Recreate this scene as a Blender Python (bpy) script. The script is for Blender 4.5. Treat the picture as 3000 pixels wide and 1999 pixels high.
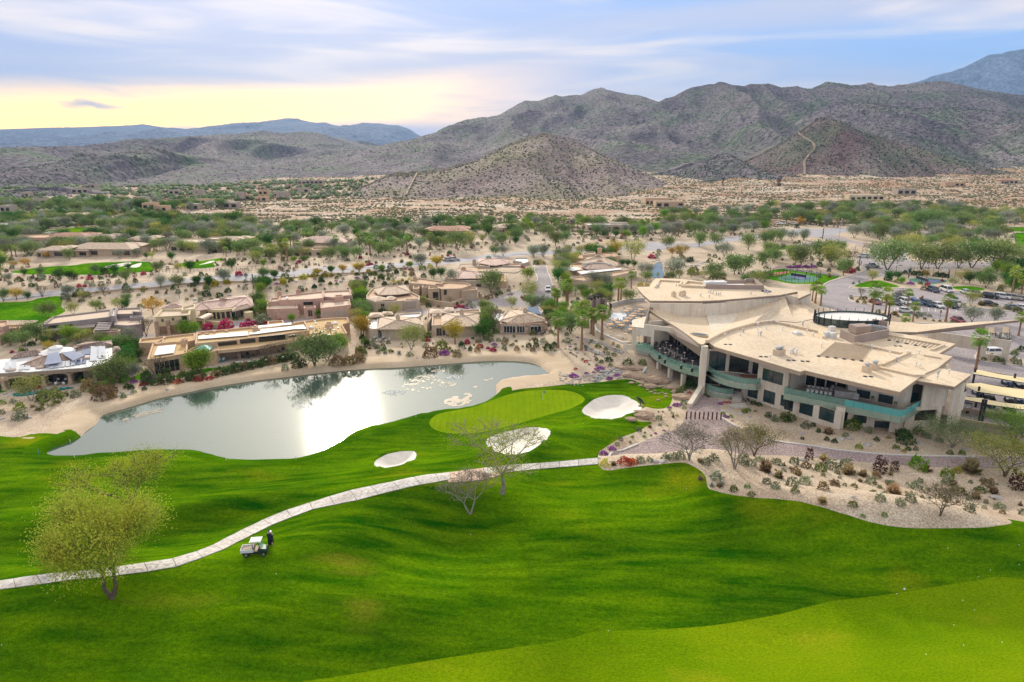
import bpy,bmesh,math,random
import numpy as np
from math import radians as R,sin,cos,pi
from mathutils import Vector,Matrix
for o in list(bpy.data.objects):bpy.data.objects.remove(o)
SC=bpy.context.scene
COL=SC.collection
random.seed(7);RS=np.random.RandomState(7)
# camera
H,TH,FPX=46.0,R(15.9),2000.0
cam=bpy.data.objects.new('camera',bpy.data.cameras.new('camera'))
COL.objects.link(cam)
cam.location=(0,0,H);cam.rotation_euler=(pi/2-TH,0,0)
cam.data.sensor_width=36;cam.data.lens=24;cam.data.clip_start=.5;cam.data.clip_end=60000
SC.camera=cam
SC.view_settings.view_transform='Standard';SC.view_settings.look='None'
SC.view_settings.gamma=1;SC.view_settings.use_curve_mapping=False
SC.view_settings.exposure=0.22
SC.render.engine='CYCLES'
SC.cycles.max_bounces=5;SC.cycles.diffuse_bounces=2;SC.cycles.glossy_bounces=3
SC.cycles.transmission_bounces=4;SC.cycles.volume_bounces=0;SC.cycles.transparent_max_bounces=6
SC.cycles.sample_clamp_indirect=4
# sky and sun
SUN_AZ,SUN_EL=R(-14.9),R(22.4)
world=bpy.data.worlds.new('World');SC.world=world;world.use_nodes=True
def build_world():
 nt=world.node_tree;nt.nodes.clear();L=nt.links.new;N=nt.nodes.new
 def M(op,a,b=None,c=None,clamp=False):
  n=N('ShaderNodeMath');n.operation=op;n.use_clamp=clamp
  for i,v in enumerate((a,b,c)):
   if v is None:continue
   if isinstance(v,(int,float)):n.inputs[i].default_value=v
   else:L(v,n.inputs[i])
  return n.outputs[0]
 def mixc(f,a,b):
  n=N('ShaderNodeMix');n.data_type='RGBA';n.clamp_factor=True
  for i,v in((0,f),(6,a),(7,b)):
   if isinstance(v,(int,float)):n.inputs[i].default_value=v
   elif isinstance(v,tuple):n.inputs[i].default_value=(*v,1)
   else:L(v,n.inputs[i])
  return n.outputs[2]
 def sstep(x,a,b):
  n=N('ShaderNodeMapRange');n.interpolation_type='SMOOTHSTEP'
  L(x,n.inputs[0]);n.inputs[1].default_value=a;n.inputs[2].default_value=b
  return n.outputs[0]
 tc=N('ShaderNodeTexCoord');sep=N('ShaderNodeSeparateXYZ');L(tc.outputs['Generated'],sep.inputs[0])
 X,Y,Z=sep.outputs
 az=M('MULTIPLY',M('ARCTAN2',X,Y),57.2958)
 el=M('MULTIPLY',M('ARCSINE',M('MINIMUM',M('MAXIMUM',Z,-1.),1.)),57.2958)
 def noise(sx,sy,seed,detail=4,rough=.5,dist=0.):
  cb=N('ShaderNodeCombineXYZ');L(M('MULTIPLY',az,sx),cb.inputs[0]);L(M('MULTIPLY',el,sy),cb.inputs[1]);cb.inputs[2].default_value=seed
  n=N('ShaderNodeTexNoise');n.inputs['Scale'].default_value=1;n.inputs['Detail'].default_value=detail
  n.inputs['Roughness'].default_value=rough;n.inputs['Distortion'].default_value=dist
  L(cb.outputs[0],n.inputs['Vector']);return n.outputs[0]
 n1=noise(.028,.24,3.1,5,.42,.5);n2=noise(.06,.50,8.7,5,.45,.6);n3=noise(.02,.11,1.3,3)
 tilt=M('SUBTRACT',el,M('MULTIPLY',az,.05))
 sky=N('ShaderNodeTexSky');sky.sky_type='NISHITA';sky.sun_disc=False
 sky.sun_elevation=SUN_EL;sky.sun_rotation=SUN_AZ;sky.altitude=200;sky.dust_density=2
 right=sstep(az,-20,34)
 gap=mixc(right,(.40,.50,.82),(.31,.54,.98))
 veil=mixc(sstep(n1,.38,.62),gap,(.57,.60,.80))
 pale=mixc(sstep(n2,.44,.76),veil,(.98,.87,.86))
 wob=M('MULTIPLY',M('SUBTRACT',n1,.5),4.5)
 e2=M('ADD',M('SUBTRACT',el,M('MULTIPLY',M('ADD',az,37.),.075)),wob)
 band=M('MULTIPLY',sstep(e2,-1.2,.6),M('SUBTRACT',1.,sstep(e2,2.4,4.6)))
 band=M('MULTIPLY',band,M('SUBTRACT',1.,sstep(az,-12,10)))
 streak=M('MULTIPLY',band,sstep(n2,.18,.5))
 warm=mixc(sstep(az,-30,6),(3.1,1.8,.36),(1.9,1.25,.78))
 c=mixc(streak,pale,warm)
 c=mixc(sstep(el,11.5,24),c,(.66,.63,.60))
 ex=M('DIVIDE',M('ADD',az,30.2),2.6);ey=M('DIVIDE',M('ADD',M('SUBTRACT',el,2.75),M('MULTIPLY',M('SUBTRACT',noise(.5,1.5,5.,4),.5),1.2)),.42)
 c=mixc(M('SUBTRACT',.85,M('ADD',M('MULTIPLY',ex,ex),M('MULTIPLY',ey,ey)),None,True),c,(.30,.42,.66))
 up=M('ADD',SKY[0],M('MULTIPLY',M('MAXIMUM',Z,0.),SKY[1]))
 sx,sy,sz=sin(SUN_AZ)*cos(SUN_EL),cos(SUN_AZ)*cos(SUN_EL),sin(SUN_EL)
 d=M('ADD',M('ADD',M('MULTIPLY',X,sx),M('MULTIPLY',Y,sy)),M('MULTIPLY',Z,sz))
 ang=M('MULTIPLY',M('ARCCOSINE',M('MINIMUM',d,1.)),57.2958)
 glow=M('MULTIPLY',M('EXPONENT',M('MULTIPLY',M('POWER',M('DIVIDE',ang,9.),1.5),-1.)),GLOW[0])
 halo=M('MULTIPLY',M('EXPONENT',M('MULTIPLY',M('POWER',M('DIVIDE',ang,34.),2.),-1.)),GLOW[1])
 gs=M('MULTIPLY',M('ADD',glow,halo),sstep(el,10.5,21))
 v1=N('ShaderNodeVectorMath');v1.operation='SCALE';L(c,v1.inputs[0]);L(up,v1.inputs['Scale'])
 v2=N('ShaderNodeVectorMath');v2.operation='SCALE';v2.inputs[0].default_value=(1.,.92,.76);L(gs,v2.inputs['Scale'])
 vm=N('ShaderNodeVectorMath');vm.operation='ADD';L(v1.outputs[0],vm.inputs[0]);L(v2.outputs[0],vm.inputs[1])
 bg1=N('ShaderNodeBackground');L(sky.outputs[0],bg1.inputs[0]);bg1.inputs[1].default_value=.08
 bg2=N('ShaderNodeBackground');L(vm.outputs[0],bg2.inputs[0]);bg2.inputs[1].default_value=1.0
 mx=N('ShaderNodeMixShader');mx.inputs[0].default_value=.9
 L(bg1.outputs[0],mx.inputs[1]);L(bg2.outputs[0],mx.inputs[2])
 out=N('ShaderNodeOutputWorld');L(mx.outputs[0],out.inputs[0])
GLOW=(2.4,.95);SKY=(.98,.45)
build_world()
sun=bpy.data.objects.new('sun',bpy.data.lights.new('sun','SUN'));COL.objects.link(sun)
sun.data.energy=3.6;sun.data.angle=R(4);sun.data.color=(1,.9,.74)
sun.rotation_euler=(pi/2-SUN_EL,0,pi-SUN_AZ)
sun.rotation_euler=Vector((sin(SUN_AZ)*cos(SUN_EL),cos(SUN_AZ)*cos(SUN_EL),sin(SUN_EL))).to_track_quat('Z','Y').to_euler()
# surveying: a direction in the photograph -> a place
FR={'F':(0,0,1.275),'A1':(1800,760,.28064),'A2':(2300,760,.34432),'A3':(0,840,.28064),'A4':(550,780,.26786),'A5':(1050,720,.31874),'B1':(1650,1050,.57374),'B2':(0,560,.31874),'B3':(750,560,.31874),'B4':(1500,560,.31874),'B5':(2250,500,.31874),'B6':(0,1300,.38249),'C1':(0,300,.53124),'C2':(1100,220,.42499),'C3':(2000,120,.42499),'C5':(1250,1050,.36124),'D1':(0,1020,.55249),'D2':(1650,820,.22962),'D3':(1820,960,.2125),'D4':(2550,900,.31892),'D5':(0,600,.2125),'D6':(0,1550,.63748),'D7':(1500,1450,.63748)}
def ray(f,x,y):
 a,b,s=FR[f];X=(a+x*s-1500)/FPX;Y=-(b+y*s-1000)/FPX
 c,s=cos(TH),sin(TH);return X,c+Y*s,-s+Y*c
def W(f,x,y,z=0.):
 d=ray(f,x,y);t=(z-H)/d[2];return Vector((d[0]*t,d[1]*t,z))
def onplane(P,Q,f,x,y):
 """where that direction meets the vertical plane through P and Q -> (metres along PQ, height)"""
 d=ray(f,x,y);ex,ey=Q[0]-P[0],Q[1]-P[1];l=math.hypot(ex,ey);ex/=l;ey/=l
 nx,ny=-ey,ex;t=(P[0]*nx+P[1]*ny)/(d[0]*nx+d[1]*ny)
 return(d[0]*t-P[0])*ex+(d[1]*t-P[1])*ey,H+d[2]*t
def zabove(p,f,x,y):
 d=ray(f,x,y);return H+d[2]*(p[1]/d[1])
 # object helpers
def link(o,parent=None):
 COL.objects.link(o)
 if parent is not None:o.parent=parent
 return o
def mesh(name,verts,faces,m=None,parent=None,smooth=False,mats=None,fm=None,loc=None):
 me=bpy.data.meshes.new(name);me.from_pydata([tuple(v)for v in verts],[],faces);me.update()
 for mm in(mats or([m]if m else[])):me.materials.append(mm)
 if fm is not None:me.polygons.foreach_set('material_index',fm)
 if smooth:me.polygons.foreach_set('use_smooth',[True]*len(me.polygons))
 o=bpy.data.objects.new(name,me)
 if loc is not None:o.location=loc
 return link(o,parent)
def tag(o,label=None,cat=None,group=None,kind=None):
 if label:o['label']=label
 if cat:o['category']=cat
 if group:o['group']=group
 if kind:o['kind']=kind
 return o
def empty(name,loc,label=None,cat=None,group=None,rz=0.):
 o=bpy.data.objects.new(name,None);o.location=loc;o.rotation_euler=(0,0,rz);o.empty_display_size=.5
 link(o);return tag(o,label,cat,group)
def copy_tree(o,parent=None):
 c=o.copy();COL.objects.link(c)
 if parent is not None:c.parent=parent
 for ch in[k for k in o.children]:copy_tree(ch,c)
 return c
class MB:
 """collects simple shapes; build() links them as one mesh"""
 def __init__(s):s.v=[];s.f=[];s.m=[]
 def add(s,vs,fs,mi=0):
  n=len(s.v);s.v+=[tuple(v)for v in vs];s.f+=[tuple(n+i for i in f)for f in fs];s.m+=[mi]*len(fs);return s
 def box(s,c,d,rz=0.,mi=0,ax=None):
  hx,hy,hz=d[0]/2,d[1]/2,d[2]/2;cr,sr=cos(rz),sin(rz);vs=[]
  for z in(-hz,hz):
   for x,y in((-hx,-hy),(hx,-hy),(hx,hy),(-hx,hy)):
    vs.append((c[0]+x*cr-y*sr,c[1]+x*sr+y*cr,c[2]+z))
  return s.add(vs,[(3,2,1,0),(4,5,6,7),(0,1,5,4),(1,2,6,5),(2,3,7,6),(3,0,4,7)],mi)
 def tube(s,a,b,r0,r1=None,n=8,mi=0,caps=True):
  r1=r0 if r1 is None else r1;a=Vector(a);b=Vector(b);d=(b-a)
  if d.length<1e-6:return s
  d.normalize();u=d.orthogonal().normalized();w=d.cross(u);vs=[]
  for p,r in((a,r0),(b,r1)):
   for k in range(n):
    t=2*pi*k/n;vs.append(p+u*cos(t)*r+w*sin(t)*r)
  fs=[(k,(k+1)%n,n+(k+1)%n,n+k)for k in range(n)]
  if caps:fs+=[tuple(range(n-1,-1,-1)),tuple(range(n,2*n))]
  return s.add(vs,fs,mi)
 def prism(s,poly,z0,z1,mi=0,top=None,bottom=True):
  n=len(poly);z0s=z0 if hasattr(z0,'__len__')else[z0]*n;z1s=z1 if hasattr(z1,'__len__')else[z1]*n
  vs=[(p[0],p[1],z)for p,z in zip(poly,z0s)]+[(p[0],p[1],z)for p,z in zip(poly,z1s)]
  s.add(vs,[(k,(k+1)%n,n+(k+1)%n,n+k)for k in range(n)],mi)
  s.add(vs[n:],[tuple(range(n))],mi if top is None else top)
  if bottom:s.add(vs[:n],[tuple(range(n-1,-1,-1))],mi)
  return s
 def lathe(s,c,prof,n=12,mi=0):
  vs=[(c[0]+r*cos(2*pi*k/n),c[1]+r*sin(2*pi*k/n),c[2]+z)for r,z in prof for k in range(n)]
  fs=[(j*n+k,j*n+(k+1)%n,(j+1)*n+(k+1)%n,(j+1)*n+k)for j in range(len(prof)-1)for k in range(n)]
  fs.append(tuple(range((len(prof)-1)*n,len(prof)*n)));fs.append(tuple(range(n-1,-1,-1)))
  return s.add(vs,fs,mi)
 def build(s,name,m,parent=None,smooth=False,loc=None):
  ms=m if isinstance(m,(list,tuple))else[m]
  return mesh(name,s.v,s.f,None,parent,smooth,ms,s.m if len(ms)>1 else None,loc)
def ccw(poly):
 a=sum(p[0]*q[1]-q[0]*p[1]for p,q in zip(poly,poly[1:]+poly[:1]))
 return poly if a>0 else poly[::-1]
def inset(poly,d):
 """inset of a counter-clockwise polygon"""
 n=len(poly);out=[]
 for i in range(n):
  a,b,c=(Vector(poly[(i+k)%n][:2])for k in(-1,0,1))
  e1=(b-a).normalized();e2=(c-b).normalized();n1=Vector((-e1.y,e1.x));n2=Vector((-e2.y,e2.x))
  m=(n1+n2);k=m.dot(n1)
  m=m/max(k,.35)if k>1e-3 else n1
  out.append(b+m*d)
 return out
def smooth_line(pts,k=4,closed=True):
 P=[Vector(p[:2])for p in pts];n=len(P);out=[]
 for i in range(n if closed else n-1):
  if closed:a,b,c,d=P[i-1],P[i],P[(i+1)%n],P[(i+2)%n]
  else:a,b,c,d=P[max(i-1,0)],P[i],P[i+1],P[min(i+2,n-1)]
  for j in range(k):
   t=j/k;out.append(.5*((2*b)+(c-a)*t+(2*a-5*b+4*c-d)*t*t+(3*b-a-3*c+d)*t**3))
 if not closed:out.append(P[-1])
 return out
 # materials
def mat(name,c1,c2=None,scale=1.,rough=.8,bump=0.,bscale=None,detail=4,metallic=0.,spec=.3,c3=None,stretch=None,objrand=0.,fine=None,wave=None,coord='Object',trans=0.,alpha=None,contrast=(.35,.65)):
 m=bpy.data.materials.new(name);m.use_nodes=True;nt=m.node_tree;L=nt.links.new;N=nt.nodes.new
 b=nt.nodes['Principled BSDF'];b.inputs['Roughness'].default_value=rough;b.inputs['Metallic'].default_value=metallic
 b.inputs['Specular IOR Level'].default_value=spec
 tc=N('ShaderNodeTexCoord');vec=tc.outputs[coord]
 if stretch:
  mp=N('ShaderNodeMapping');L(vec,mp.inputs[0]);mp.inputs['Scale'].default_value=stretch[:3]
  if len(stretch)>3:mp.inputs['Rotation'].default_value=(0,0,stretch[3])
  vec=mp.outputs[0]
 def noise(sc,det=detail,v=None):
  n=N('ShaderNodeTexNoise');n.inputs['Scale'].default_value=sc;n.inputs['Detail'].default_value=det
  L(v or vec,n.inputs['Vector']);return n.outputs[0]
 def mix(f,a,c,mode='MIX'):
  n=N('ShaderNodeMix');n.data_type='RGBA';n.blend_type=mode
  for i,v in((0,f),(6,a),(7,c)):
   if isinstance(v,(int,float)):n.inputs[i].default_value=v
   elif isinstance(v,tuple):n.inputs[i].default_value=(*v[:3],1)
   else:L(v,n.inputs[i])
  return n.outputs[2]
 def ramp(x,a,c):
  n=N('ShaderNodeMapRange');L(x,n.inputs[0]);n.inputs[1].default_value=a;n.inputs[2].default_value=c;return n.outputs[0]
 col=c1
 if c2:
  col=mix(ramp(noise(scale),*contrast),c1,c2)
  if c3:col=mix(ramp(noise(scale*.23+.01,3),.45,.7),col,c3)
 if fine:
  g=ramp(noise(fine[0],2),.3,.7)
  col=mix(fine[1],col,mix(g,(0.05,.05,.05),(1,1,1)),'OVERLAY')
 if wave:
  w=N('ShaderNodeTexWave');w.bands_direction=wave[1];w.inputs['Scale'].default_value=wave[0];w.inputs['Distortion'].default_value=.0
  L(tc.outputs[coord],w.inputs['Vector']);col=mix(wave[2],col,mix(ramp(w.outputs['Fac'],.0,.25),(.0,.0,.0),(1,1,1)),'MULTIPLY')
 if objrand:
  oi=N('ShaderNodeObjectInfo');hs=N('ShaderNodeHueSaturation')
  L(col,hs.inputs['Color'])if not isinstance(col,tuple)else setattr(hs.inputs['Color'],'default_value',(*col,1))
  L(ramp(oi.outputs['Random'],0,1),hs.inputs['Value'])
  r1=N('ShaderNodeMapRange');L(oi.outputs['Random'],r1.inputs[0]);r1.inputs[3].default_value=1-objrand;r1.inputs[4].default_value=1+objrand
  L(r1.outputs[0],hs.inputs['Value'])
  ml=N('ShaderNodeMath');ml.operation='MULTIPLY';L(oi.outputs['Random'],ml.inputs[0]);ml.inputs[1].default_value=7.31
  fr=N('ShaderNodeMath');fr.operation='FRACT';L(ml.outputs[0],fr.inputs[0])
  r2=N('ShaderNodeMapRange');L(fr.outputs[0],r2.inputs[0]);r2.inputs[3].default_value=.5-objrand*.09;r2.inputs[4].default_value=.5+objrand*.09
  L(r2.outputs[0],hs.inputs['Hue']);col=hs.outputs[0]
 if isinstance(col,tuple):b.inputs['Base Color'].default_value=(*col,1)
 else:L(col,b.inputs['Base Color'])
 if bump:
  bn=N('ShaderNodeBump');bn.inputs['Strength'].default_value=min(1,bump);bn.inputs['Distance'].default_value=max(.02,bump*.1)if bump<=1 else bump
  L(noise(bscale or scale*4,5),bn.inputs['Height']);L(bn.outputs[0],b.inputs['Normal'])
 if trans:
  t=N('ShaderNodeBsdfTranslucent');mx=N('ShaderNodeMixShader');mx.inputs[0].default_value=trans
  if isinstance(col,tuple):t.inputs[0].default_value=(*col,1)
  else:L(col,t.inputs[0])
  L(b.outputs[0],mx.inputs[1]);L(t.outputs[0],mx.inputs[2]);L(mx.outputs[0],nt.nodes['Material Output'].inputs[0])
 return m
 # region outlines (each given as directions, kept as ground outlines)
def fl(f,s):
 return[(f,*map(float,p.split(',')))for p in s.split()]
POND_Z=-0.9
OUT=[]
def outline(*parts,z=0.,k=3,closed=True,ground=None):
 pts=[]
 for p in parts:
  if ground and isinstance(p,tuple)and isinstance(p[0],str):pts+=[ground(f,x,y)for f,x,y in fl(*p)];continue
  if isinstance(p,tuple)and isinstance(p[0],str):pts+=[W(f,x,y,z)for f,x,y in fl(*p)]
  else:pts+=[Vector((q[0],q[1],z))for q in p]
 if k>1:pts=smooth_line(pts,k,closed)
 a=np.array([(p[0],p[1])for p in pts])
 if not ground:OUT.append((a,parts,z,k,closed))
 return a
pond=outline(('D1','230,560 250,540 300,520 370,495 410,478 440,445 490,410 520,370 550,348 620,330 720,300 850,262 960,240 1100,210 1250,185 1400,165 1550,148 1700,130 1850,115 2000,106'),('A5','400,1115 600,1100 800,1085 1000,1068 1200,1056 1350,1056 1500,1062 1600,1078 1680,1105 1720,1135 1755,1163 1785,1180 1740,1205 1500,1225 1400,1240 1320,1255 1290,1275 1285,1300 1290,1340 1288,1375'),('C5','540,330 480,370 400,400 250,430 120,440 0,465'),('D1','2260,355 2150,385 2050,415 1960,430 1870,462 1820,500 1770,530 1700,565 1640,585 1560,602 1450,607 1330,610 1220,602 1130,580 1050,560 960,552 880,553 750,560 600,568 450,582 350,587 280,583 240,572'),z=POND_Z)
turf=outline([(-420,60),(-200,141)],('D1','0,467 100,455 200,452 290,455 340,470 352,487 290,512 235,537 225,560 300,560 900,535 1300,590 1700,550 1880,430 2100,375 2290,330'),('C5','592,297 680,265 800,245 1000,228 1130,213 1270,205 1400,195 1500,180 1600,170 1680,180 1760,215 1850,240 1960,218 1985,235 1995,300 1982,365 1945,405 1880,412 1800,400 1745,410 1710,470 1720,515 1845,515 1800,545 1700,600 1600,635 1500,690 1430,740 1392,780 1390,812 1390,862 1445,913 1560,900 1700,880 2000,850 2100,850 2200,900 2255,945 2270,1000 2277,1045 2310,1080'),('B1','740,660 800,685 950,710 1150,725 1280,750 1380,780 1480,810 1580,840 1700,862 1850,870 2050,868 2200,860 2300,845 2360,836'),[(90,72),(140,80),(300,40),(300,0),(0,-10),(-300,0)])
fairway=outline(('D6','1250,790 1330,730 1400,700'),('D7','150,683 300,650 380,632 500,625 700,618 850,608 1000,590 1150,565 1250,545 1400,505 1500,485 1700,462 1850,440 2000,415 2150,395 2353,388'),[(80,60),(200,50),(200,8),(0,15)])
fair2=outline([(-250,110),(-120,138)],('D1','0,500 80,503 120,520 130,560 110,600 40,640 -50,660'),[(-250,90)])
green=outline(('C5','20,530 40,490 100,450 250,420 400,392 550,335 700,285 850,262 1000,258 1120,262 1220,285 1275,320 1277,350 1220,385 1100,430 900,485 700,540 550,580 400,605 250,612 120,600 50,570'))
bunker1=outline(('C5','1258,430 1280,395 1340,345 1420,310 1540,297 1620,310 1690,345 1730,375 1745,405 1710,430 1610,460 1560,485 1480,495 1380,490 1300,465'))
bunker2=outline(('C5','485,690 495,650 560,620 700,585 850,560 930,565 1000,590 1010,610 980,650 930,690 860,740 780,770 680,785 620,775 540,740'))
bunker3=outline(('D1','1985,612 2000,590 2060,560 2130,548 2190,545 2208,560 2200,590 2150,612 2080,630 2020,632 1990,625'))
plaza=outline(('B1','178,512 240,492 300,472 380,440 450,408 560,368 610,330 640,255 690,200 715,185 800,212 808,300 880,345 1000,400 1100,425 1250,445 1400,468 1600,488 1800,498 2110,503 2353,506'),[(140,92),(140,88)],('B1','2353,566 2100,565 1850,556 1700,545 1500,528 1300,513 1180,500 1000,495 800,505 600,515 400,525 230,532 182,541'),k=2)
roadm=outline([(-330,225)],('B2','0,985 320,945 560,910 1000,880 1300,845 1600,810 1990,780 2353,760'),('B3','400,725 900,690 1300,660 1600,640 1850,620 2080,592'),('B4','500,540 700,525 1000,500 1250,470 1500,475 1700,480 1950,432 2110,410'),('B5','300,535 480,538 690,530 900,515'),('B5','900,545 700,565 600,600 480,620 300,590'),('B4','1960,472 1700,522 1430,538 1260,552 1000,547 600,556 300,592'),('B3','2100,640 1850,662 1700,680 1400,702 1100,735 700,762 400,790 0,832'),('B2','2100,828 1700,852 1400,890 1000,917 700,940 560,960 300,985 0,1018'),[(-330,205)],k=1)
lot=outline(('B5','480,1250 490,1130 520,1045 620,1008 750,972 890,928 850,890 810,840 830,770 900,750 960,785 1010,830 1130,830 1210,770 1190,730 1255,730 1280,800 1330,835 1540,850 1900,842 2400,850 2400,890 1900,900 1600,910 1350,905 1240,950 1130,965 1000,985 900,1010 790,1055 755,1075 760,1088 1000,1080 1400,1090 1700,1110 2000,1128 2400,1155'),[(178,168),(150,95)],('D4','1411,1290 1280,1250 1000,1100 760,960 740,750 760,600 600,300 300,180'),('B5','900,1330 700,1310'),k=1)
entry=outline(('B5','490,600 640,600 800,650 960,678 1100,700 1200,735 1150,800 1000,800 930,770 940,690 700,660 480,628'),k=1)
isle1=outline(('B5','740,1172 780,1158 870,1160 960,1170 1100,1165 1100,1200 950,1235 850,1228 770,1205'))
isle2=outline(('B5','880,1312 1000,1292 1150,1300 1300,1335 1500,1362 1740,1402 1650,1412 1300,1400 1000,1360 900,1330'))
isle3=outline(('B5','1750,1215 2000,1235 2353,1255 2353,1300 2150,1290 1850,1250'))
isle4=outline(('D4','960,440 1000,400 1100,440 1290,460 1411,490 1411,545 1250,525 1100,510 970,480'))
lawn1=outline(('B5','800,1072 840,1042 900,1025 1000,1010 1060,1020 1195,1060 1195,1073 1000,1072'))
lawn2=outline(('B5','1690,1076 1760,1064 1900,1068 2000,1095 1900,1108 1750,1098'))
lawn3=outline(('B5','-10,930 100,908 200,905 330,922 500,945 640,968 650,985 560,1015 500,1045 400,1045 200,1040 60,1010 -60,985'))
court1=outline(('B5','75,990 260,940 480,985 430,1020 300,1035 150,1020'),k=1)
court2=outline(('B5','1285,1003 1400,982 1650,1008 1640,1030 1480,1052 1300,1020'),k=1)
clay=outline(('B5','-40,958 60,940 180,925 215,935 90,965 -30,975'),k=1)
street=outline(('A5','1612,190 1720,188 1755,280 1785,370 1772,430 1810,500 1890,540 1880,575 1700,585 1560,560 1150,562 1000,560 960,540 1100,510 1230,490 1400,432 1530,392 1560,350 1645,325 1632,260'),k=1)
farA=outline(('B2','90,745 300,712 550,690 800,665 1050,655 1250,648 1380,655 1410,700 1400,745 1250,752 1000,765 900,775 700,770 450,768 250,768'))
farA2=outline(('B2','1640,668 1850,645 2040,615 2035,640 1960,665 1975,700 1800,712 1690,702'))
farB=outline(('B2','400,380 500,355 820,335 960,365 1250,365 1420,418 1200,430 950,420 730,440 500,430 400,420'))
farC=outline(('B2','1000,268 1150,245 1400,218 1600,200 1570,225 1300,255 1130,290'))
farD=outline([(-260,200)],('B2','-20,1025 300,995 500,968 575,985 560,1060 600,1110 450,1175 380,1215 250,1232 -20,1192'),[(-250,160)])
farE=outline(('B5','2270,580 2353,572 2450,575 2450,730 2353,718 2285,700'))
farF=outline(('B5','60,708 150,692 260,695 200,718 90,730'))
farG=outline(('B5','2150,528 2353,520 2450,525 2400,560 2200,558'))
fb=[outline(('B2',s))for s in('950,702 1080,670 1208,657 1200,672 1100,697 1000,710','1130,720 1180,692 1290,660 1300,672 1250,706 1190,702','1800,683 1880,664 1965,640 1960,656 1850,677','405,385 440,375 520,378 600,385 540,400 440,398','1080,386 1130,363 1200,366 1270,386 1200,412 1090,401','1170,240 1230,232 1300,235 1200,248')]
fgreen=outline(('B2','540,366 640,352 740,360 680,376'))
terrace=outline(('D2','600,345 750,305 900,285 1040,272 1300,300 1300,600 1000,860 860,800 760,812 650,765 520,712 430,655 400,590 480,470'),z=3.,k=1)
lawnH=[outline((f,s))for f,s in(('A3','960,1020 1100,965 1170,940 1180,1040 1050,1045'),('A3','1340,980 1500,890 1600,880 1750,940 2138,870 2138,905 1700,965 1500,975'),('A4','0,1160 200,1120 500,1100 500,1115 250,1150 0,1190'),('A4','620,1085 900,1030 1130,1010 1135,1030 900,1055 640,1100'),('A3','-20,1080 60,1080 70,1110 -20,1120'))]
pool=outline(('A3','130,1120 300,1100 480,1085 620,1065 740,1055 760,1065 650,1085 500,1105 330,1135 170,1150'))
patio1=outline(('A3','-20,1060 300,1060 460,1040 700,1030 950,985 1100,960 980,1020 780,1055 500,1080 300,1095 130,1110 -20,1120'),k=1)
patio2=outline(('A4','190,1110 340,1010 560,985 740,960 1000,960 1200,950 1130,1010 900,1020 500,1065 480,1100 300,1120'),k=1)
drives=[outline((f,s),k=1)for f,s in(('A3','1270,540 1450,500 1640,500 2138,440 2138,480 1450,540 1340,640 1230,610'),('A4','-10,700 400,680 560,590 900,600 1400,570 1790,540 1790,600 1400,610 700,660 300,700 0,730'),('A5','430,570 560,570 600,600 1000,560 1120,530 1140,560 1060,600 600,640 430,620'),('A5','990,500 1130,490 1150,510 1080,545 1000,520'))]
def sdf(P,X,Y):
 d2=np.full(X.shape,1e18);ins=np.zeros(X.shape,bool);n=len(P)
 for i in range(n):
  ax,ay=P[i];bx,by=P[(i+1)%n];ex,ey=bx-ax,by-ay;l=ex*ex+ey*ey
  if l<1e-12:continue
  t=np.clip(((X-ax)*ex+(Y-ay)*ey)/l,0,1);dx=X-ax-ex*t;dy=Y-ay-ey*t
  d2=np.minimum(d2,dx*dx+dy*dy)
  if ay!=by:
   c=((ay>Y)!=(by>Y))&(X<ax+(Y-ay)/ey*ex);ins^=c
 return np.where(ins,-1,1)*np.sqrt(d2)
def sdf_box(P,X,Y,pad):
 out=np.full(X.shape,1e3);lo=P.min(0)-pad;hi=P.max(0)+pad
 m=(X>lo[0])&(X<hi[0])&(Y>lo[1])&(Y<hi[1])
 if m.any():out[m]=sdf(P,X[m],Y[m])
 return out
def sst(x,a,b):
 t=np.clip((x-a)/(b-a),0,1);return t*t*(3-2*t)
_T=RS.rand(256,256)
def vnoise(x,y):
 xi=np.floor(x).astype(int);yi=np.floor(y).astype(int);fx=x-xi;fy=y-yi;fx=fx*fx*(3-2*fx);fy=fy*fy*(3-2*fy)
 a=_T[xi&255,yi&255];b=_T[(xi+1)&255,yi&255];c=_T[xi&255,(yi+1)&255];d=_T[(xi+1)&255,(yi+1)&255]
 return(a*(1-fx)+b*fx)*(1-fy)+(c*(1-fx)+d*fx)*fy
def fbm(x,y,o=4,g=.5):
 s=0;a=1;t=0
 for i in range(o):s=s+a*vnoise(x*2**i+17.3*i,y*2**i+5.1*i);t+=a;a*=g
 return s/t
MOUNDS=[('F',1010,1195,2.6,12,5.5,.05),('F',1480,1125,2.6,16,7,-.1),('F',1660,1105,1.2,6,5,-.1),('F',1870,1235,2.6,18,5.5,-.15),('F',330,1395,2.0,13,5,.35),('F',80,1400,1.2,8,4,.1),('F',520,1185,1.5,12,3.2,.25),('F',100,1230,.9,9,3,.05),('F',800,1300,1.7,9,5.5,.35),('F',1330,1255,1.3,12,5,0),('F',1230,1085,1.,12,4,.1),('F',1330,1010,.8,9,2.6,.1),('F',900,1110,.7,14,3,.1),('F',1440,1040,.6,7,2.5,.3),('F',620,1440,1.2,12,5,.2),('F',1560,1330,.9,14,4.5,.1),('F',2180,1275,1.2,14,4,-.1),('F',240,1060,.5,16,4,0),('F',960,1430,.8,14,5,.1)]
MW=[(W(f,x,y),a,sx,sy,t)for f,x,y,a,sx,sy,t in MOUNDS]
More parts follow.
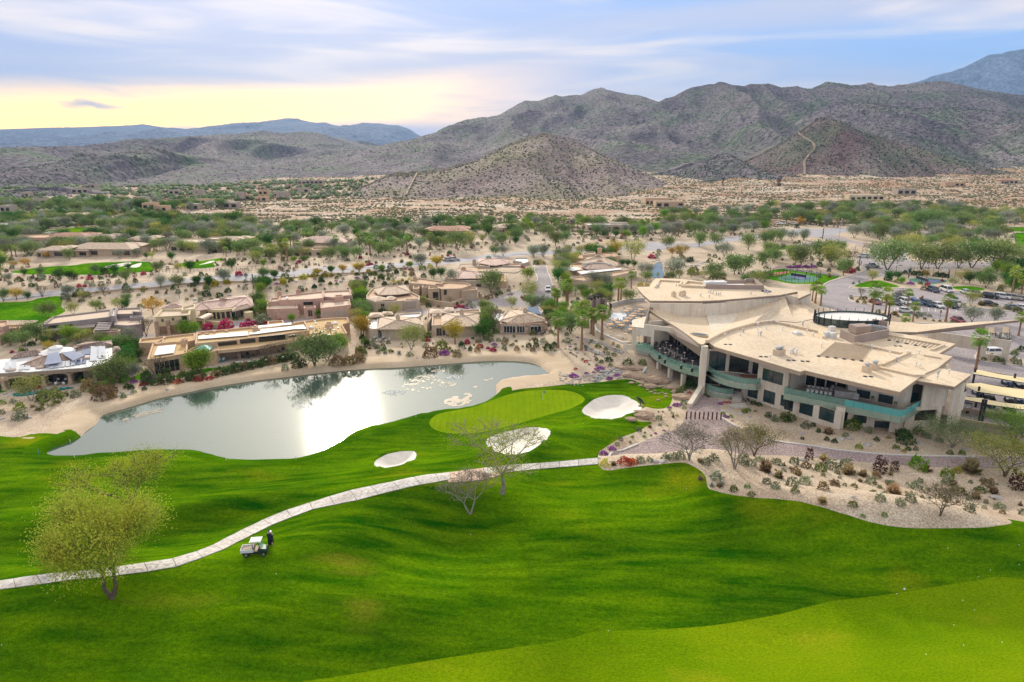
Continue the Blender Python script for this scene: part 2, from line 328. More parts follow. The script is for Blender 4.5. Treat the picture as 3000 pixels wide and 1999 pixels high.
def hfun(X,Y):
 X=np.asarray(X,float);Y=np.asarray(Y,float);h=np.zeros(np.broadcast(X,Y).shape)
 for p,a,sx,sy,t in MW:
  dx=X-p.x;dy=Y-p.y;u=dx*cos(t)+dy*sin(t);v=-dx*sin(t)+dy*cos(t)
  vs=np.where(v<0,sy*.95,sy*1.5)
  h=h+1.75*a*np.exp(-(u/sx)**2*.7-(v/vs)**2*.9)
 near=1-sst(Y,110,150)
 h=h+near*(fbm(X/22,Y/15,3)-.5)*2.0*(1-sst(sdf_box(fairway,X,Y,10)*-1,-3,5))
 dp=sdf_box(pond,X,Y,16)
 h=h*sst(dp,1.2,12)
 h=h-2.2*(1-sst(dp,-2.2,.9))
 for b in(bunker1,bunker2,bunker3):
  d=sdf_box(b,X,Y,8);h=h+np.where(d<1e2,.6*np.exp(-((d-.6)/1.1)**2)-1.05*(1-sst(d,-3,.4)),0)
 dt=sdf_box(terrace,X,Y,24);h=h+np.where(dt<500,3.0*(1-sst(dt,-.5,18)),0)
 dpl=sdf_box(plaza,X,Y,8);h=h*np.where(dpl<500,sst(dpl,0,7),1)
 k=(X*-.10)+Y
 h=h+3.2*sst(k,212,238)*(1-sst(X,0,40))*(1+.5*(fbm(X/14,Y/9,3)-.5))
 for dd,amp in((farD,1.4),(farA,1.)):
  q=sdf_box(dd,X,Y,10);h=h+np.where(q<3,amp*(fbm(X/16,Y/8,2)-.3)*(1-sst(q,-8,2)),0)
 ratio=X/np.maximum(Y,1)
 h=h+np.clip(Y-480,0,1600)*(.026*sst(ratio,-.1,.5)-.016*(1-sst(ratio,-.5,-.15)))
 h=h+sst(Y,350,600)*(fbm(X/60,Y/60,4)-.5)*5
 return h
def axis(lo,hi,c0,c1,s0,g):
 a=list(np.arange(c0,c1+.1,s0));s=s0
 while a[-1]<hi:s*=1+g;a.append(a[-1]+s)
 s=s0
 while a[0]>lo:s*=1+g;a.insert(0,a[0]-s)
 return np.array(a)
XS=axis(-14000,14000,-112,132,1.1,.014);YS=axis(-60,16000,44,190,1.1,.013)
GX,GY=np.meshgrid(XS,YS,indexing='ij');GZ=hfun(GX,GY)
def hz(x,y):
 """height of the built ground mesh"""
 i=min(max(np.searchsorted(XS,x)-1,0),len(XS)-2);j=min(max(np.searchsorted(YS,y)-1,0),len(YS)-2)
 u=(x-XS[i])/(XS[i+1]-XS[i]);v=(y-YS[j])/(YS[j+1]-YS[j]);a,b,c,d=GZ[i,j],GZ[i+1,j],GZ[i+1,j+1],GZ[i,j+1]
 return float(a+(b-a)*u+(c-b)*v)if u>v else float(a+(c-d)*u+(d-a)*v)
def G(f,x,y):
 d=ray(f,x,y)
 if d[2]<-.17:
  t0,t1=(9.-H)/d[2],(-3.-H)/d[2];n=26;p=t0
  for k in range(1,n+1):
   t=t0+(t1-t0)*k/n
   if H+d[2]*t<hz(d[0]*t,d[1]*t):
    lo_,hi_=p,t
    for _ in range(9):
     m=(lo_+hi_)/2
     if H+d[2]*m<hz(d[0]*m,d[1]*m):hi_=m
     else:lo_=m
    t=hi_;break
   p=t
  return Vector((d[0]*t,d[1]*t,hz(d[0]*t,d[1]*t)))
 z=0.
 for _ in range(14):
  p=W(f,x,y,z);z2=hz(p.x,p.y);z=z+(z2-z)*.8
  if p.y>5000 or p.y<0:break
 p=W(f,x,y,z);p.z=hz(p.x,p.y);return p
def redrape(m):
 for a,parts,z,k,closed in OUT:
  if z==0. and a is not plaza:a[:]=a*(1-m)+m*outline(*parts,k=k,closed=closed,ground=G)
for m in(1.,.6,.5):redrape(m);GZ=hfun(GX,GY)
redrape(1.)
M_sand=mat('sand_soil',(.47,.37,.27),(.57,.47,.36),.35,.95,.5,3.,fine=(5.,.45),c3=(.38,.29,.21))
M_desert=mat('desert_soil',(.36,.25,.165),(.47,.385,.30),.03,.95,0,fine=(.35,.7),c3=(.34,.19,.115),contrast=(.4,.6))
M_beach=mat('beach_sand',(.50,.385,.26),(.58,.46,.33),.18,.95,.3,2.2,fine=(7.,.25),stretch=(1,1.6,1))
def turf_mat(name,dark,mid,light,dry,sc=1.,streak=.12):
 m=bpy.data.materials.new(name);m.use_nodes=True;nt=m.node_tree;L=nt.links.new;N=nt.nodes.new;b=nt.nodes['Principled BSDF']
 b.inputs['Roughness'].default_value=1.;b.inputs['Specular IOR Level'].default_value=.0
 tc=N('ShaderNodeTexCoord')
 def ns(scale,st,det,lo,hi,rot=.1,dist=0.):
  mp=N('ShaderNodeMapping');L(tc.outputs['Object'],mp.inputs[0]);mp.inputs['Scale'].default_value=st;mp.inputs['Rotation'].default_value=(0,0,rot)
  n=N('ShaderNodeTexNoise');n.inputs['Scale'].default_value=scale*sc;n.inputs['Detail'].default_value=det;n.inputs['Distortion'].default_value=dist;L(mp.outputs[0],n.inputs[0])
  r=N('ShaderNodeMapRange');L(n.outputs[0],r.inputs[0]);r.inputs[1].default_value=lo;r.inputs[2].default_value=hi;return r.outputs[0],n.outputs[0]
 def mx(f,a,c,mode='MIX'):
  n=N('ShaderNodeMix');n.data_type='RGBA';n.blend_type=mode
  for i,v in((0,f),(6,a),(7,c)):
   if isinstance(v,(int,float)):n.inputs[i].default_value=v
   elif isinstance(v,tuple):n.inputs[i].default_value=(*v,1)
   else:L(v,n.inputs[i])
  return n.outputs[2]
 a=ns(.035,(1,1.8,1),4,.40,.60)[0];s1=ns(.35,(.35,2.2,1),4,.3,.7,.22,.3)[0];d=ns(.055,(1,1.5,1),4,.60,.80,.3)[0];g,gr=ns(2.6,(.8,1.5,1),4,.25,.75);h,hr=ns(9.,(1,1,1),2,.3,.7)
 def worn(f,x,y,rx,ry):
  p=G(f,x,y);v=N('ShaderNodeVectorMath');v.operation='SUBTRACT';L(tc.outputs['Object'],v.inputs[0]);v.inputs[1].default_value=p;v2_=N('ShaderNodeVectorMath');v2_.operation='MULTIPLY';L(v.outputs[0],v2_.inputs[0]);v2_.inputs[1].default_value=(1/rx,1/ry,0)
  ln=N('ShaderNodeVectorMath');ln.operation='LENGTH';L(v2_.outputs[0],ln.inputs[0]);ad=N('ShaderNodeMath');L(ln.outputs['Value'],ad.inputs[0]);nn=N('ShaderNodeMath');nn.operation='MULTIPLY';L(s1,nn.inputs[0]);nn.inputs[1].default_value=.8;L(nn.outputs[0],ad.inputs[1])
  r=N('ShaderNodeMapRange');r.interpolation_type='SMOOTHSTEP';L(ad.outputs[0],r.inputs[0]);r.inputs[1].default_value=1.4;r.inputs[2].default_value=.1;r.inputs[4].default_value=.5;return r.outputs[0]
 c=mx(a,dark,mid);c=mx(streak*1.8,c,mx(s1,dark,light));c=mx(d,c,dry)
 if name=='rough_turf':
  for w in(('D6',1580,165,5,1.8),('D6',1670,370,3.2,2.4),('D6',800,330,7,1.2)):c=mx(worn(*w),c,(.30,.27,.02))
 c=c;c=mx(.42,c,mx(g,(.15,.15,.15),(.88,.88,.88)),'OVERLAY');c=mx(.45,c,mx(h,(.15,.15,.15),(.9,.9,.9)),'OVERLAY')
 L(c,b.inputs['Base Color']);bn=N('ShaderNodeBump');bn.inputs['Strength'].default_value=.35;bn.inputs['Distance'].default_value=.12;L(gr,bn.inputs['Height']);L(bn.outputs[0],b.inputs['Normal']);return m
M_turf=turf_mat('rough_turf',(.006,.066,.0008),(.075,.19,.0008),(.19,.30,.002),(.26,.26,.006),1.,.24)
M_fair=turf_mat('fairway_turf',(.11,.215,.001),(.175,.275,.002),(.24,.31,.005),(.28,.29,.01),1.6,.1)
M_green=mat('green_turf',(.16,.27,.004),(.20,.30,.006),.25,.85,fine=(2.5,.12),wave=(.28,'X',.10),spec=0)
M_collar=turf_mat('collar_turf',(.018,.085,.0005),(.06,.16,.0005),(.13,.23,.002),(.15,.22,.003),1.3,.15)
M_bunk=mat('bunker_sand',(.72,.67,.61),(.81,.77,.71),.5,.9,.5,2.2,stretch=(1,2.2,1),fine=(4,.2))
M_paver=mat('paver_stone',(.26,.195,.19),(.36,.285,.275),.5,.85,.2,12,fine=(3.2,.55),c3=(.31,.24,.24))
M_asph=mat('asphalt',(.33,.32,.36),(.40,.385,.41),.2,.85,fine=(5,.2))
M_lotm=mat('parking_pavers',(.30,.27,.29),(.38,.335,.34),.2,.85,fine=(2.5,.35))
M_ftA=mat('far_fairway',(.04,.17,.002),(.11,.26,.004),.07,.9,fine=(.8,.35),spec=0)
M_court=mat('court_green',(.07,.20,.14),(.09,.24,.17),1,.8)
M_courtb=mat('court_blue',(.14,.17,.32),(.16,.19,.36),1,.8)
M_clay=mat('clay_red',(.38,.14,.08),(.44,.18,.1),1,.9)
M_terr=mat('terrace_gravel',(.36,.28,.21),(.48,.39,.30),2.5,.9,fine=(5,.5))
M_patio=mat('patio_paving',(.42,.35,.30),(.50,.43,.37),.8,.85,fine=(3,.3))
REG=[('sand_bunker',bunker1,M_bunk),('sand_bunker',bunker2,M_bunk),('sand_bunker',bunker3,M_bunk)]
REG+=[('sand_bunker',b,M_bunk)for b in fb]
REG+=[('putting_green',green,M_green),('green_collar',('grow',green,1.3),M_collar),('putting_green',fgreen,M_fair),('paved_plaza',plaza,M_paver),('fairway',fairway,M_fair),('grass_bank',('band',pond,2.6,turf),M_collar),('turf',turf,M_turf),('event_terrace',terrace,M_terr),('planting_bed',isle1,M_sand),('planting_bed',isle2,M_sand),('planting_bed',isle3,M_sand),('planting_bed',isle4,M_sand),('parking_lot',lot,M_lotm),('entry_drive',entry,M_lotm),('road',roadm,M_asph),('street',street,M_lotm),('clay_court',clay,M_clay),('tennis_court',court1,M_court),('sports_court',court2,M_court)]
REG+=[('lawn',l,M_ftA)for l in(lawn1,lawn2,lawn3)]
REG+=[('far_fairway',l,M_ftA)for l in(farA,farA2,farB,farC,farD,farE,farF,farG)]
REG+=[('garden_lawn',l,M_ftA)for l in lawnH]
REG+=[('patio',patio1,M_patio),('patio',patio2,M_patio)]
REG+=[('driveway',d,M_lotm)for d in drives]
def build_ground():
 nx,ny=GX.shape;V=np.stack([GX.ravel(),GY.ravel(),GZ.ravel()],1)
 idx=np.arange(nx*ny).reshape(nx,ny)
 a,b,c,d=idx[:-1,:-1].ravel(),idx[1:,:-1].ravel(),idx[1:,1:].ravel(),idx[:-1,1:].ravel()
 T=np.concatenate([np.stack([a,b,c],1),np.stack([a,c,d],1)])
 Vl=[V];nV=len(V)
 def emit(name,tris,m):
  nonlocal V
  u,inv=np.unique(tris,return_inverse=True);me=bpy.data.meshes.new(name)
  vv=V[u];me.vertices.add(len(vv));me.vertices.foreach_set('co',vv.ravel());n=len(tris)
  me.loops.add(n*3);me.loops.foreach_set('vertex_index',inv.ravel().astype(np.int32));me.polygons.add(n)
  me.polygons.foreach_set('loop_start',np.arange(0,n*3,3,dtype=np.int32));me.polygons.foreach_set('use_smooth',np.ones(n,bool))
  me.update(calc_edges=True);me.materials.append(m)
  o=bpy.data.objects.new(name,me);COL.objects.link(o);o['kind']='structure';return o
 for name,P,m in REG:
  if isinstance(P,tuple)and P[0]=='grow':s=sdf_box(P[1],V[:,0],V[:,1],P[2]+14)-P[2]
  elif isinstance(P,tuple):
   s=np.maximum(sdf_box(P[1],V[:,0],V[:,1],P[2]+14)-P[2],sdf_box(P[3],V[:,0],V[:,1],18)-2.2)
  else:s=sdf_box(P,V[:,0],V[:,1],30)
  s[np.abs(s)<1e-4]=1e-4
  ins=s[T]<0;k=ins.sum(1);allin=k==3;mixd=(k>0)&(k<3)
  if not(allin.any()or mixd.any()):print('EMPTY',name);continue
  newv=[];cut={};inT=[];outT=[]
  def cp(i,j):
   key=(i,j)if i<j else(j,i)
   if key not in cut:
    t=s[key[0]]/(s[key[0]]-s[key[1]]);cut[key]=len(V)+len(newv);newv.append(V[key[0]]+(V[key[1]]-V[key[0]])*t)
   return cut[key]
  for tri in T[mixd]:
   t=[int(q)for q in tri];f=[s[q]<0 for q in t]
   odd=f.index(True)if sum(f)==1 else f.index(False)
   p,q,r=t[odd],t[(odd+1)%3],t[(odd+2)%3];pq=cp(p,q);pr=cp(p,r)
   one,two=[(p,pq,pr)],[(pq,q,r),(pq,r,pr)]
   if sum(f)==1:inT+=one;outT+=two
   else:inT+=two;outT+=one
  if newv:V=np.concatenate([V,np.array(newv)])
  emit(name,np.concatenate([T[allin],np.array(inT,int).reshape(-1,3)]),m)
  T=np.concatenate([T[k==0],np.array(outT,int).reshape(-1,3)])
 cy=V[T].mean(1)[:,1];far=cy>420
 emit('desert_plain',T[far],M_desert)
 T=T[~far];c=V[T].mean(1);dpd=sdf_box(pond,c[:,0],c[:,1],60)
 bk=(dpd<5.5)
 emit('beach',T[bk],M_beach);emit('sandy_ground',T[~bk],M_sand)
build_ground()
def sheet(name,P,z,m,kind='structure'):
 o=mesh(name,[(p[0],p[1],z)for p in P],[tuple(range(len(P)))],m);o['kind']=kind;return o
M_water=mat('pond_water',(.06,.10,.075),None,rough=.07,spec=1.)
def water_mat(m,ior,bump,sc):
 nt=m.node_tree;b=nt.nodes['Principled BSDF'];b.inputs['IOR'].default_value=ior
 tc=nt.nodes.new('ShaderNodeTexCoord');n=nt.nodes.new('ShaderNodeTexNoise');n.inputs['Scale'].default_value=sc;n.inputs['Detail'].default_value=3
 bn=nt.nodes.new('ShaderNodeBump');bn.inputs['Strength'].default_value=bump;bn.inputs['Distance'].default_value=.05
 nt.links.new(tc.outputs['Object'],n.inputs['Vector']);nt.links.new(n.outputs[0],bn.inputs['Height']);nt.links.new(bn.outputs[0],b.inputs['Normal'])
water_mat(M_water,1.5,.045,1.4)
sheet('pond',np.array([tuple(p)for p in inset([Vector((*p,0))for p in ccw([tuple(q)for q in pond])],-1.2)]),POND_Z,M_water)
# mountains
def rockmat(name,a,b,c,scl):
 return mat(name,a,b,scl,.95,0,c3=c,detail=9,fine=(scl*32,.6),spec=.05)
M_mtn=rockmat('mountain_rock',(.105,.092,.115),(.20,.175,.185),(.12,.145,.11),.004)
M_mtr=rockmat('red_rock',(.145,.10,.10),(.20,.165,.16),(.125,.14,.10),.012)
M_mtf=rockmat('haze_tinted_far_rock',(.09,.125,.21),(.13,.17,.27),(.08,.12,.21),.0012)  # blue of the distant haze is painted into these rock colours
M_near=rockmat('pinkish_rock',(.20,.155,.15),(.31,.255,.235),(.23,.21,.14),.012)
def ridged(x,y,o=4):
 s=0;a=1.;t=0
 for i in range(o):s=s+a*(1-np.abs(2*vnoise(x*2**i+31.7*i,y*2**i+11.9*i)-1));t+=a;a*=.55
 return s/t
SCRUB=[]
def ridge(name,pts,Y0,Y1,foot,m,depth_pts=90,spur=.35,sx=1.,res=1.7,scrub=0,back=.5,seed=0.,crag=1.):
 """a range whose crest runs through the given directions at distance Y0..Y1, falling to the valley at distance `foot`"""
 D=[ray(*p)for p in pts];az=[d[0]/d[1]for d in D];te=[d[2]/d[1]for d in D]
 n=int(abs(az[-1]-az[0])*2000/res/(1.8));A=np.linspace(az[0],az[-1],n);TE=np.interp(A,az,te)
 YC=np.interp(A,np.linspace(az[0],az[-1],len(Y0)),Y0)if hasattr(Y0,'__len__')else np.interp(A,[az[0],az[-1]],[Y0,Y1]);YC=YC*(1+.05*(fbm(A*9+seed,A*0+seed,3)-.5))
 ZC=H+TE*YC;XC=A*YC
 step=YC.mean()*(A[1]-A[0])
 ZC=ZC+crag*(ridged(XC/(step*14)+seed,XC*0+seed,3)-.55)*step*2.2
 tt=np.concatenate([np.linspace(-back,0,14)[:-1],np.linspace(0,1,depth_pts)])
 f=np.array([foot*1.]*n)if not hasattr(foot,'__len__')else np.interp(A,np.linspace(az[0],az[-1],len(foot)),foot)
 TT,YY=np.meshgrid(tt,YC,indexing='xy');TT=TT.T;YY=YY.T
 Xg=np.tile(XC,(len(tt),1));L=(YC-f);Yg=YC[None]-TT*L[None]
 zb=hfun(Xg[-1],Yg[-1])-4
 rel=(ZC-zb)[None];a=np.abs(TT)
 prof=(1-a)**1.25
 lam=120*sx
 wx=Xg+(fbm(Xg/lam/2.5+seed,Yg/lam/2.5,2)-.5)*lam*1.1
 sp=ridged(wx/lam+seed*3,Yg/(lam*4)+seed,2)-.55;sp2=ridged(wx/(lam*.3)+seed,Yg/(lam*1.3),2)-.55
 env=np.clip(a*5,0,1)*np.clip((1-a)*3.5,0,1)
 Z=zb[None]+rel*np.clip(prof+env*(spur*1.2*sp+.10*sp2),-.02,None)
 Z=Z+env*(fbm(Xg/(lam*.08),Yg/(lam*.08),3)-.5)*lam*.035
 lim=H+TE[None]*Yg-3-rel*.06*np.clip(a*3,0,1)*(1+ridged(Xg/(lam*.5),Yg/(lam*1.5),2));Z=np.where(TT>.004,np.minimum(Z,lim+.12*(np.maximum(Z,lim)-lim)*0),Z)
 Z[-1]=zb-6
 r,c=Z.shape;idx=np.arange(r*c).reshape(r,c)
 q=np.stack([idx[:-1,:-1].ravel(),idx[:-1,1:].ravel(),idx[1:,1:].ravel(),idx[1:,:-1].ravel()],1)
 o=mesh(name,np.stack([Xg.ravel(),Yg.ravel(),Z.ravel()],1),[tuple(int(k)for k in t[::-1])for t in q],m,smooth=True);o['kind']='structure'
 if scrub:SCRUB.append((Xg,Yg,Z,scrub))
 return o
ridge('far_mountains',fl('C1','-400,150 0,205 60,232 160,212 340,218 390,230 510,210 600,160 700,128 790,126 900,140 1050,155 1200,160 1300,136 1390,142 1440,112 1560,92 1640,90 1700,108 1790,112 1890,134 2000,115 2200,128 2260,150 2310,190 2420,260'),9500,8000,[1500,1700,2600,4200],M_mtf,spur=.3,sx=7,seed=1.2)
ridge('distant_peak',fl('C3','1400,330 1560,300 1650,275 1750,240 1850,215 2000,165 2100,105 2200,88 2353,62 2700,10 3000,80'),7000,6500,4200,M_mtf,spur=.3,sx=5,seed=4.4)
ridge('hazy_ridge',fl('C1','560,350 640,305 760,265 850,230 940,232 1040,188 1180,190 1300,178 1440,162 1560,172 1665,163 1790,178 1870,212 1960,236 2010,236 2150,256 2353,300'),2200,3000,[760,860],M_mtn,spur=.62,sx=1.6,scrub=3200,seed=2.7)
ridge('left_hill',fl('C1','-300,395 0,378 150,370 215,345 270,358 340,337 410,362 520,345 640,305 760,265 830,242 900,262 1000,300 1100,350 1180,400'),950,1350,[560,700],M_mtn,spur=.35,sx=.7,scrub=1500,seed=5.2)
ridge('main_ridge',fl('C2','-150,520 0,505 150,480 300,430 480,385 570,325 620,310 740,295 770,300 860,275 940,225 1030,180 1120,180 1245,137 1300,150 1410,140 1480,105 1565,85 1620,110 1665,125 1810,140 1945,187 2200,260'),2500,2700,[900,1400],M_mtn,spur=.40,sx=2.0,scrub=3000,seed=3.1)
ridge('main_ridge',fl('C2','600,620 900,480 1170,400 1350,340 1550,262 1750,250 1900,215 1945,187 2050,150 2180,90 2353,57')+fl('C3','80,320 265,283 330,310 420,318 470,300 590,293 680,325 770,315 890,333 1000,285 1110,295 1190,312 1275,290 1420,317 1580,295 1800,280 1900,300 2050,340 2353,380 2700,430'),1900,2300,[980,1300],M_mtn,spur=.42,sx=1.6,scrub=5200,seed=5.9)
ridge('right_foothills',fl('C3','750,620 820,560 880,510 950,470 1050,430 1200,412 1400,440 1600,455 1850,455 2000,462 2200,500 2353,545 2700,600'),1550,1750,[960,1150],M_mtn,spur=.45,sx=1.1,scrub=3600,seed=6.3)
ridge('near_ridge',fl('C1','1700,590 1760,580 1850,540 1950,490 2060,440 2140,400 2200,388 2250,396')+fl('C2','110,700 170,680 280,672 390,660 500,640 600,610 700,580 760,550 830,520 910,480 1000,450 1080,425 1170,400 1230,415 1300,430 1380,450 1450,490 1600,560 1700,600 1800,660 1900,720 2000,790'),650,1050,[545,615],M_near,spur=.35,sx=.62,scrub=2300,seed=7.7)
ridge('red_knoll',fl('C3','200,985 240,930 300,885 420,830 560,765 680,700 800,625 860,575 920,540 1000,530 1060,548 1120,580 1200,615 1350,665 1500,705 1650,760 1750,805 1850,870 1950,930'),1080,1120,[830,880],M_mtr,spur=.25,sx=.5,scrub=1500,seed=8.2)
ridge('low_foothill',fl('C2','1500,860 1560,830 1640,800 1760,740 1880,690 2050,650 2200,600 2353,562')+fl('C3','40,830 150,800 300,768 360,800 420,850 500,900'),980,1000,[760,820],M_mtn,spur=.35,sx=.5,scrub=900,seed=9.1)
ridge('low_foothill',fl('C1','-100,520 40,490 160,470 330,470 420,488 520,500 640,520 740,560 800,590'),690,680,[570,580],M_mtn,spur=.4,sx=.5,scrub=500,seed=1.7)
ridge('rocky_outcrop',fl('C2','1010,840 1060,780 1120,730 1200,700 1280,690 1340,740 1400,790 1480,840'),690,710,[575,585],M_near,spur=.3,sx=.25,scrub=350,seed=2.2)
ridge('rocky_outcrop',fl('D5','150,155 200,100 260,68 330,62 400,85 460,130 520,160'),640,640,[570,570],M_mtn,spur=.3,sx=.2,scrub=60,seed=3.2)
def blobs(name,P,Rr,m,flat=.75,label=None):
 n=len(P);base=np.array([(1,0,0),(.31,.95,0),(-.81,.59,0),(-.81,-.59,0),(.31,-.95,0),(0,0,1),(0,0,-.35)]);F=np.array([(0,1,5),(1,2,5),(2,3,5),(3,4,5),(4,0,5),(1,0,6),(2,1,6),(3,2,6),(4,3,6),(0,4,6)])
 a=RS.rand(n)*6.28;ca,sa=np.cos(a),np.sin(a);B=np.tile(base,(n,1,1))*(1+.35*(RS.rand(n,7,1)-.5))
 X=B[:,:,0]*ca[:,None]-B[:,:,1]*sa[:,None];Y=B[:,:,0]*sa[:,None]+B[:,:,1]*ca[:,None]
 V=np.stack([X,Y,B[:,:,2]*flat],2)*Rr[:,None,None]+P[:,None,:]
 FF=(F[None]+(np.arange(n)*7)[:,None,None]).reshape(-1,3);V=V.reshape(-1,3)
 me=bpy.data.meshes.new(name);me.vertices.add(len(V));me.vertices.foreach_set('co',V.ravel());k=len(FF)
 me.loops.add(k*3);me.loops.foreach_set('vertex_index',FF.ravel().astype(np.int32));me.polygons.add(k);me.polygons.foreach_set('loop_start',np.arange(0,k*3,3,dtype=np.int32))
 me.update(calc_edges=True);me.materials.append(m);o=bpy.data.objects.new(name,me);COL.objects.link(o);o['kind']='stuff';return o
M_scrub=mat('desert_scrub',(.12,.14,.06),(.20,.20,.09),.02,.95,contrast=(.4,.6),fine=(.9,.6),c3=(.17,.14,.09))
M_scrub2=mat('mountain_scrub',(.028,.05,.03),(.055,.075,.04),.01,.95)
def bilin(A,r,c):
 i=r.astype(int);j=c.astype(int);u=r-i;v=c-j
 return(A[i,j]*(1-u)+A[i+1,j]*u)*(1-v)+(A[i,j+1]*(1-u)+A[i+1,j+1]*u)*v
for Xg,Yg,Z,n in SCRUB:
 n=int(n*2.6)
 r=13.1+(Z.shape[0]-14.3)*RS.rand(n)**.9;c=RS.rand(n)*(Z.shape[1]-1.01)
 P=np.stack([bilin(Xg,r,c),bilin(Yg,r,c),bilin(Z,r,c)],1)
 ci=c.astype(int);Ls=(Yg[13]-Yg[-1])*Yg[13];P=P[RS.rand(n)<np.clip(Ls[ci]/Ls.max()*1.3,.04,1)];n=len(P)
 blobs('mountain_scrub',P,(.7+1.1*RS.rand(n)**2)*(P[:,1]/1000)**.45,M_scrub2)
def plain_points(n,y0,y1,x0=-1.0,x1=1.0,keep=None):
 u=RS.rand(n);y=y0*(y1/y0)**u;x=y*(x0+(x1-x0)*RS.rand(n))
 if keep is not None:k=keep(x,y);x,y=x[k],y[k]
 return x,y
ROADY=lambda x:262+x*.28
def keep(x,y):
 k=vnoise(x/9,y/9)>.30
 lim=np.interp(x/y,[-.8,-.56,-.48,-.3,-.2,0,.2,.45,.8],[900,760,440,392,378,365,372,420,430])
 k&=y>lim
 k&=~((vnoise(x/55+9,y/16)>.78)&(y>420))
 for d in(farB,farC,farE,farG,roadm):k&=sdf_box(d,x,y,10)>3
 return k
x,y=plain_points(95000,350,1250,-.62,.8,keep)
z=hfun(x,y);blobs('desert_scrub',np.stack([x,y,z+.1],1),(.42+.7*RS.rand(len(x))**2)*(y/500)**.25,M_scrub,.8)
M_wood=[mat('far_tree_canopy',a,b,.05,.9,contrast=(.4,.6),fine=(.7,.5))for a,b in(((.11,.17,.06),(.19,.25,.10)),((.17,.20,.12),(.25,.27,.18)),((.07,.13,.04),(.13,.20,.07)))]
def wkeep(x,y):
 r=x/y;k=np.interp(r,[-.8,-.5,-.3,-.2,-.1],[1,1,.8,.35,0])>RS.rand(len(x));k&=(y>np.interp(r,[-.8,-.54,-.47,-.3,-.1],[330,350,560,610,640]))&(y<960);k&=vnoise(x/26,y/26)>.36
 for d in(farB,farC,roadm)+tuple(fb):k&=sdf_box(d,x,y,14)>4
 return k
x,y=plain_points(9000,330,1250,-.85,.0,wkeep);z=hfun(x,y)
for i in range(3):blobs('distant_woods',np.stack([x,y,z+1.],1)[i::3],(1.7+2.2*RS.rand(len(x))[i::3])*(y[i::3]/700)**.4,M_wood[i],.8)
def trail(f,s,w,label):
 bpy.context.view_layer.update();dg=bpy.context.evaluated_depsgraph_get();P=[]
 pl=smooth_line([Vector(q[1:])for q in fl(f,s)],6,False)
 for q in pl:
  ok,loc,nrm,_,_,_=SC.ray_cast(dg,Vector((0,0,H)),Vector(ray(f,q.x,q.y)).normalized())
  if ok and(not P or abs(loc.y-P[-1][0].y)<160):P.append((loc.copy(),nrm))
 V=[];F=[]
 for i,(p,nr)in enumerate(P):
  a=P[max(i-1,0)][0];b=P[min(i+1,len(P)-1)][0];d=(b-a).normalized();sd=Vector((1,0,0))if abs(d.x)<.7 else Vector((0,.6,.5));up=Vector((0,-.5,.8));V+=[p+sd*w+up*1.6,p-sd*w+up*1.6,p-sd*w-up*2,p+sd*w-up*2]
 for i in range(len(P)-1):a,b=4*i,4*i+4;F+=[(a,b,b+1,a+1),(a+1,b+1,b+2,a+2),(a+3,a,b,b+3)]if 0 else[(a,b,b+1,a+1),(a+1,b+1,b+2,a+2),(a,a+3,b+3,b)]
 if len(P)>2:o=mesh('hiking_trail',V,F,M_trail);o['kind']='structure'
M_trail=mat('trail_dust',(.32,.25,.18),(.38,.30,.22),.1,.95)
trail('C3','890,570 830,610 802,640 830,665 870,690 905,720 905,750 870,790 845,820 838,850 842,890 838,925',1.3,'')
trail('C2','290,680 270,715 250,755 230,795 212,835',.7,'')
for sg in(-1,1):
 n=5200;y=95+560*RS.rand(n)**1.1;x=sg*(y*.78+6+RS.rand(n)*170)
 k=(vnoise(x/17,y/17)>.42)
 for d in(turf,lot,roadm,plaza,pond,farD):k&=sdf_box(d,x,y,12)>2
 x,y=x[k],y[k];z=hfun(x,y)
 for i in range(3):blobs('distant_shrubs',np.stack([x,y,z+.2],1)[i::3],np.where(RS.rand(len(x[i::3]))<.3,1.6+1.6*RS.rand(len(x[i::3])),.4+.7*RS.rand(len(x[i::3]))),M_wood[i],.85)
 # materials of buildings
M_trav=mat('travertine',(.68,.60,.49),(.76,.69,.58),1.4,.7,.15,14,stretch=(2.6,2.6,.22),c3=(.60,.51,.40),contrast=(.3,.7),fine=(5,.22))
M_roofc=mat('cream_roof_membrane',(.67,.53,.37),(.73,.60,.44),.16,.85,fine=(2.2,.2),c3=(.57,.47,.36),wave=(.42,'X',.04))
M_fasc=mat('fascia_bronze',(.30,.23,.185),None,rough=.5)
M_fascl=mat('fascia_tan',(.42,.32,.23),(.46,.36,.26),1.,.6)
M_frame=mat('dark_frame',(.03,.03,.035),rough=.4,spec=.5)
M_glass=mat('window_glass',(.018,.05,.055),rough=.06,spec=.9)
M_glassd=mat('dark_glass',(.012,.018,.022),rough=.08,spec=.8)
M_mech=mat('mechanical_brown',(.36,.28,.24),(.39,.31,.27),.5,.8)
M_metal=mat('galvanised_metal',(.55,.56,.57),(.45,.46,.48),3,.4,metallic=.6)
M_white=mat('white_paint',(.78,.78,.76),(.72,.72,.70),2,.6)
M_deck=mat('deck_tile',(.42,.37,.34),(.47,.42,.38),1.2,.7,fine=(3,.2))
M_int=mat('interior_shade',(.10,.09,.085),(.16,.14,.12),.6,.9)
M_curt=mat('curtain',(.45,.42,.36),None,rough=.9)
M_black=mat('black_metal',(.02,.02,.024),rough=.5,spec=.4)
M_dfab=mat('charcoal_fabric',(.05,.05,.06),(.08,.08,.09),4,.9)
M_orange=mat('orange_fabric',(.75,.16,.03),rough=.85)
M_stonel=mat('pale_stone',(.50,.46,.42),(.60,.56,.51),2,.85,.5,6)
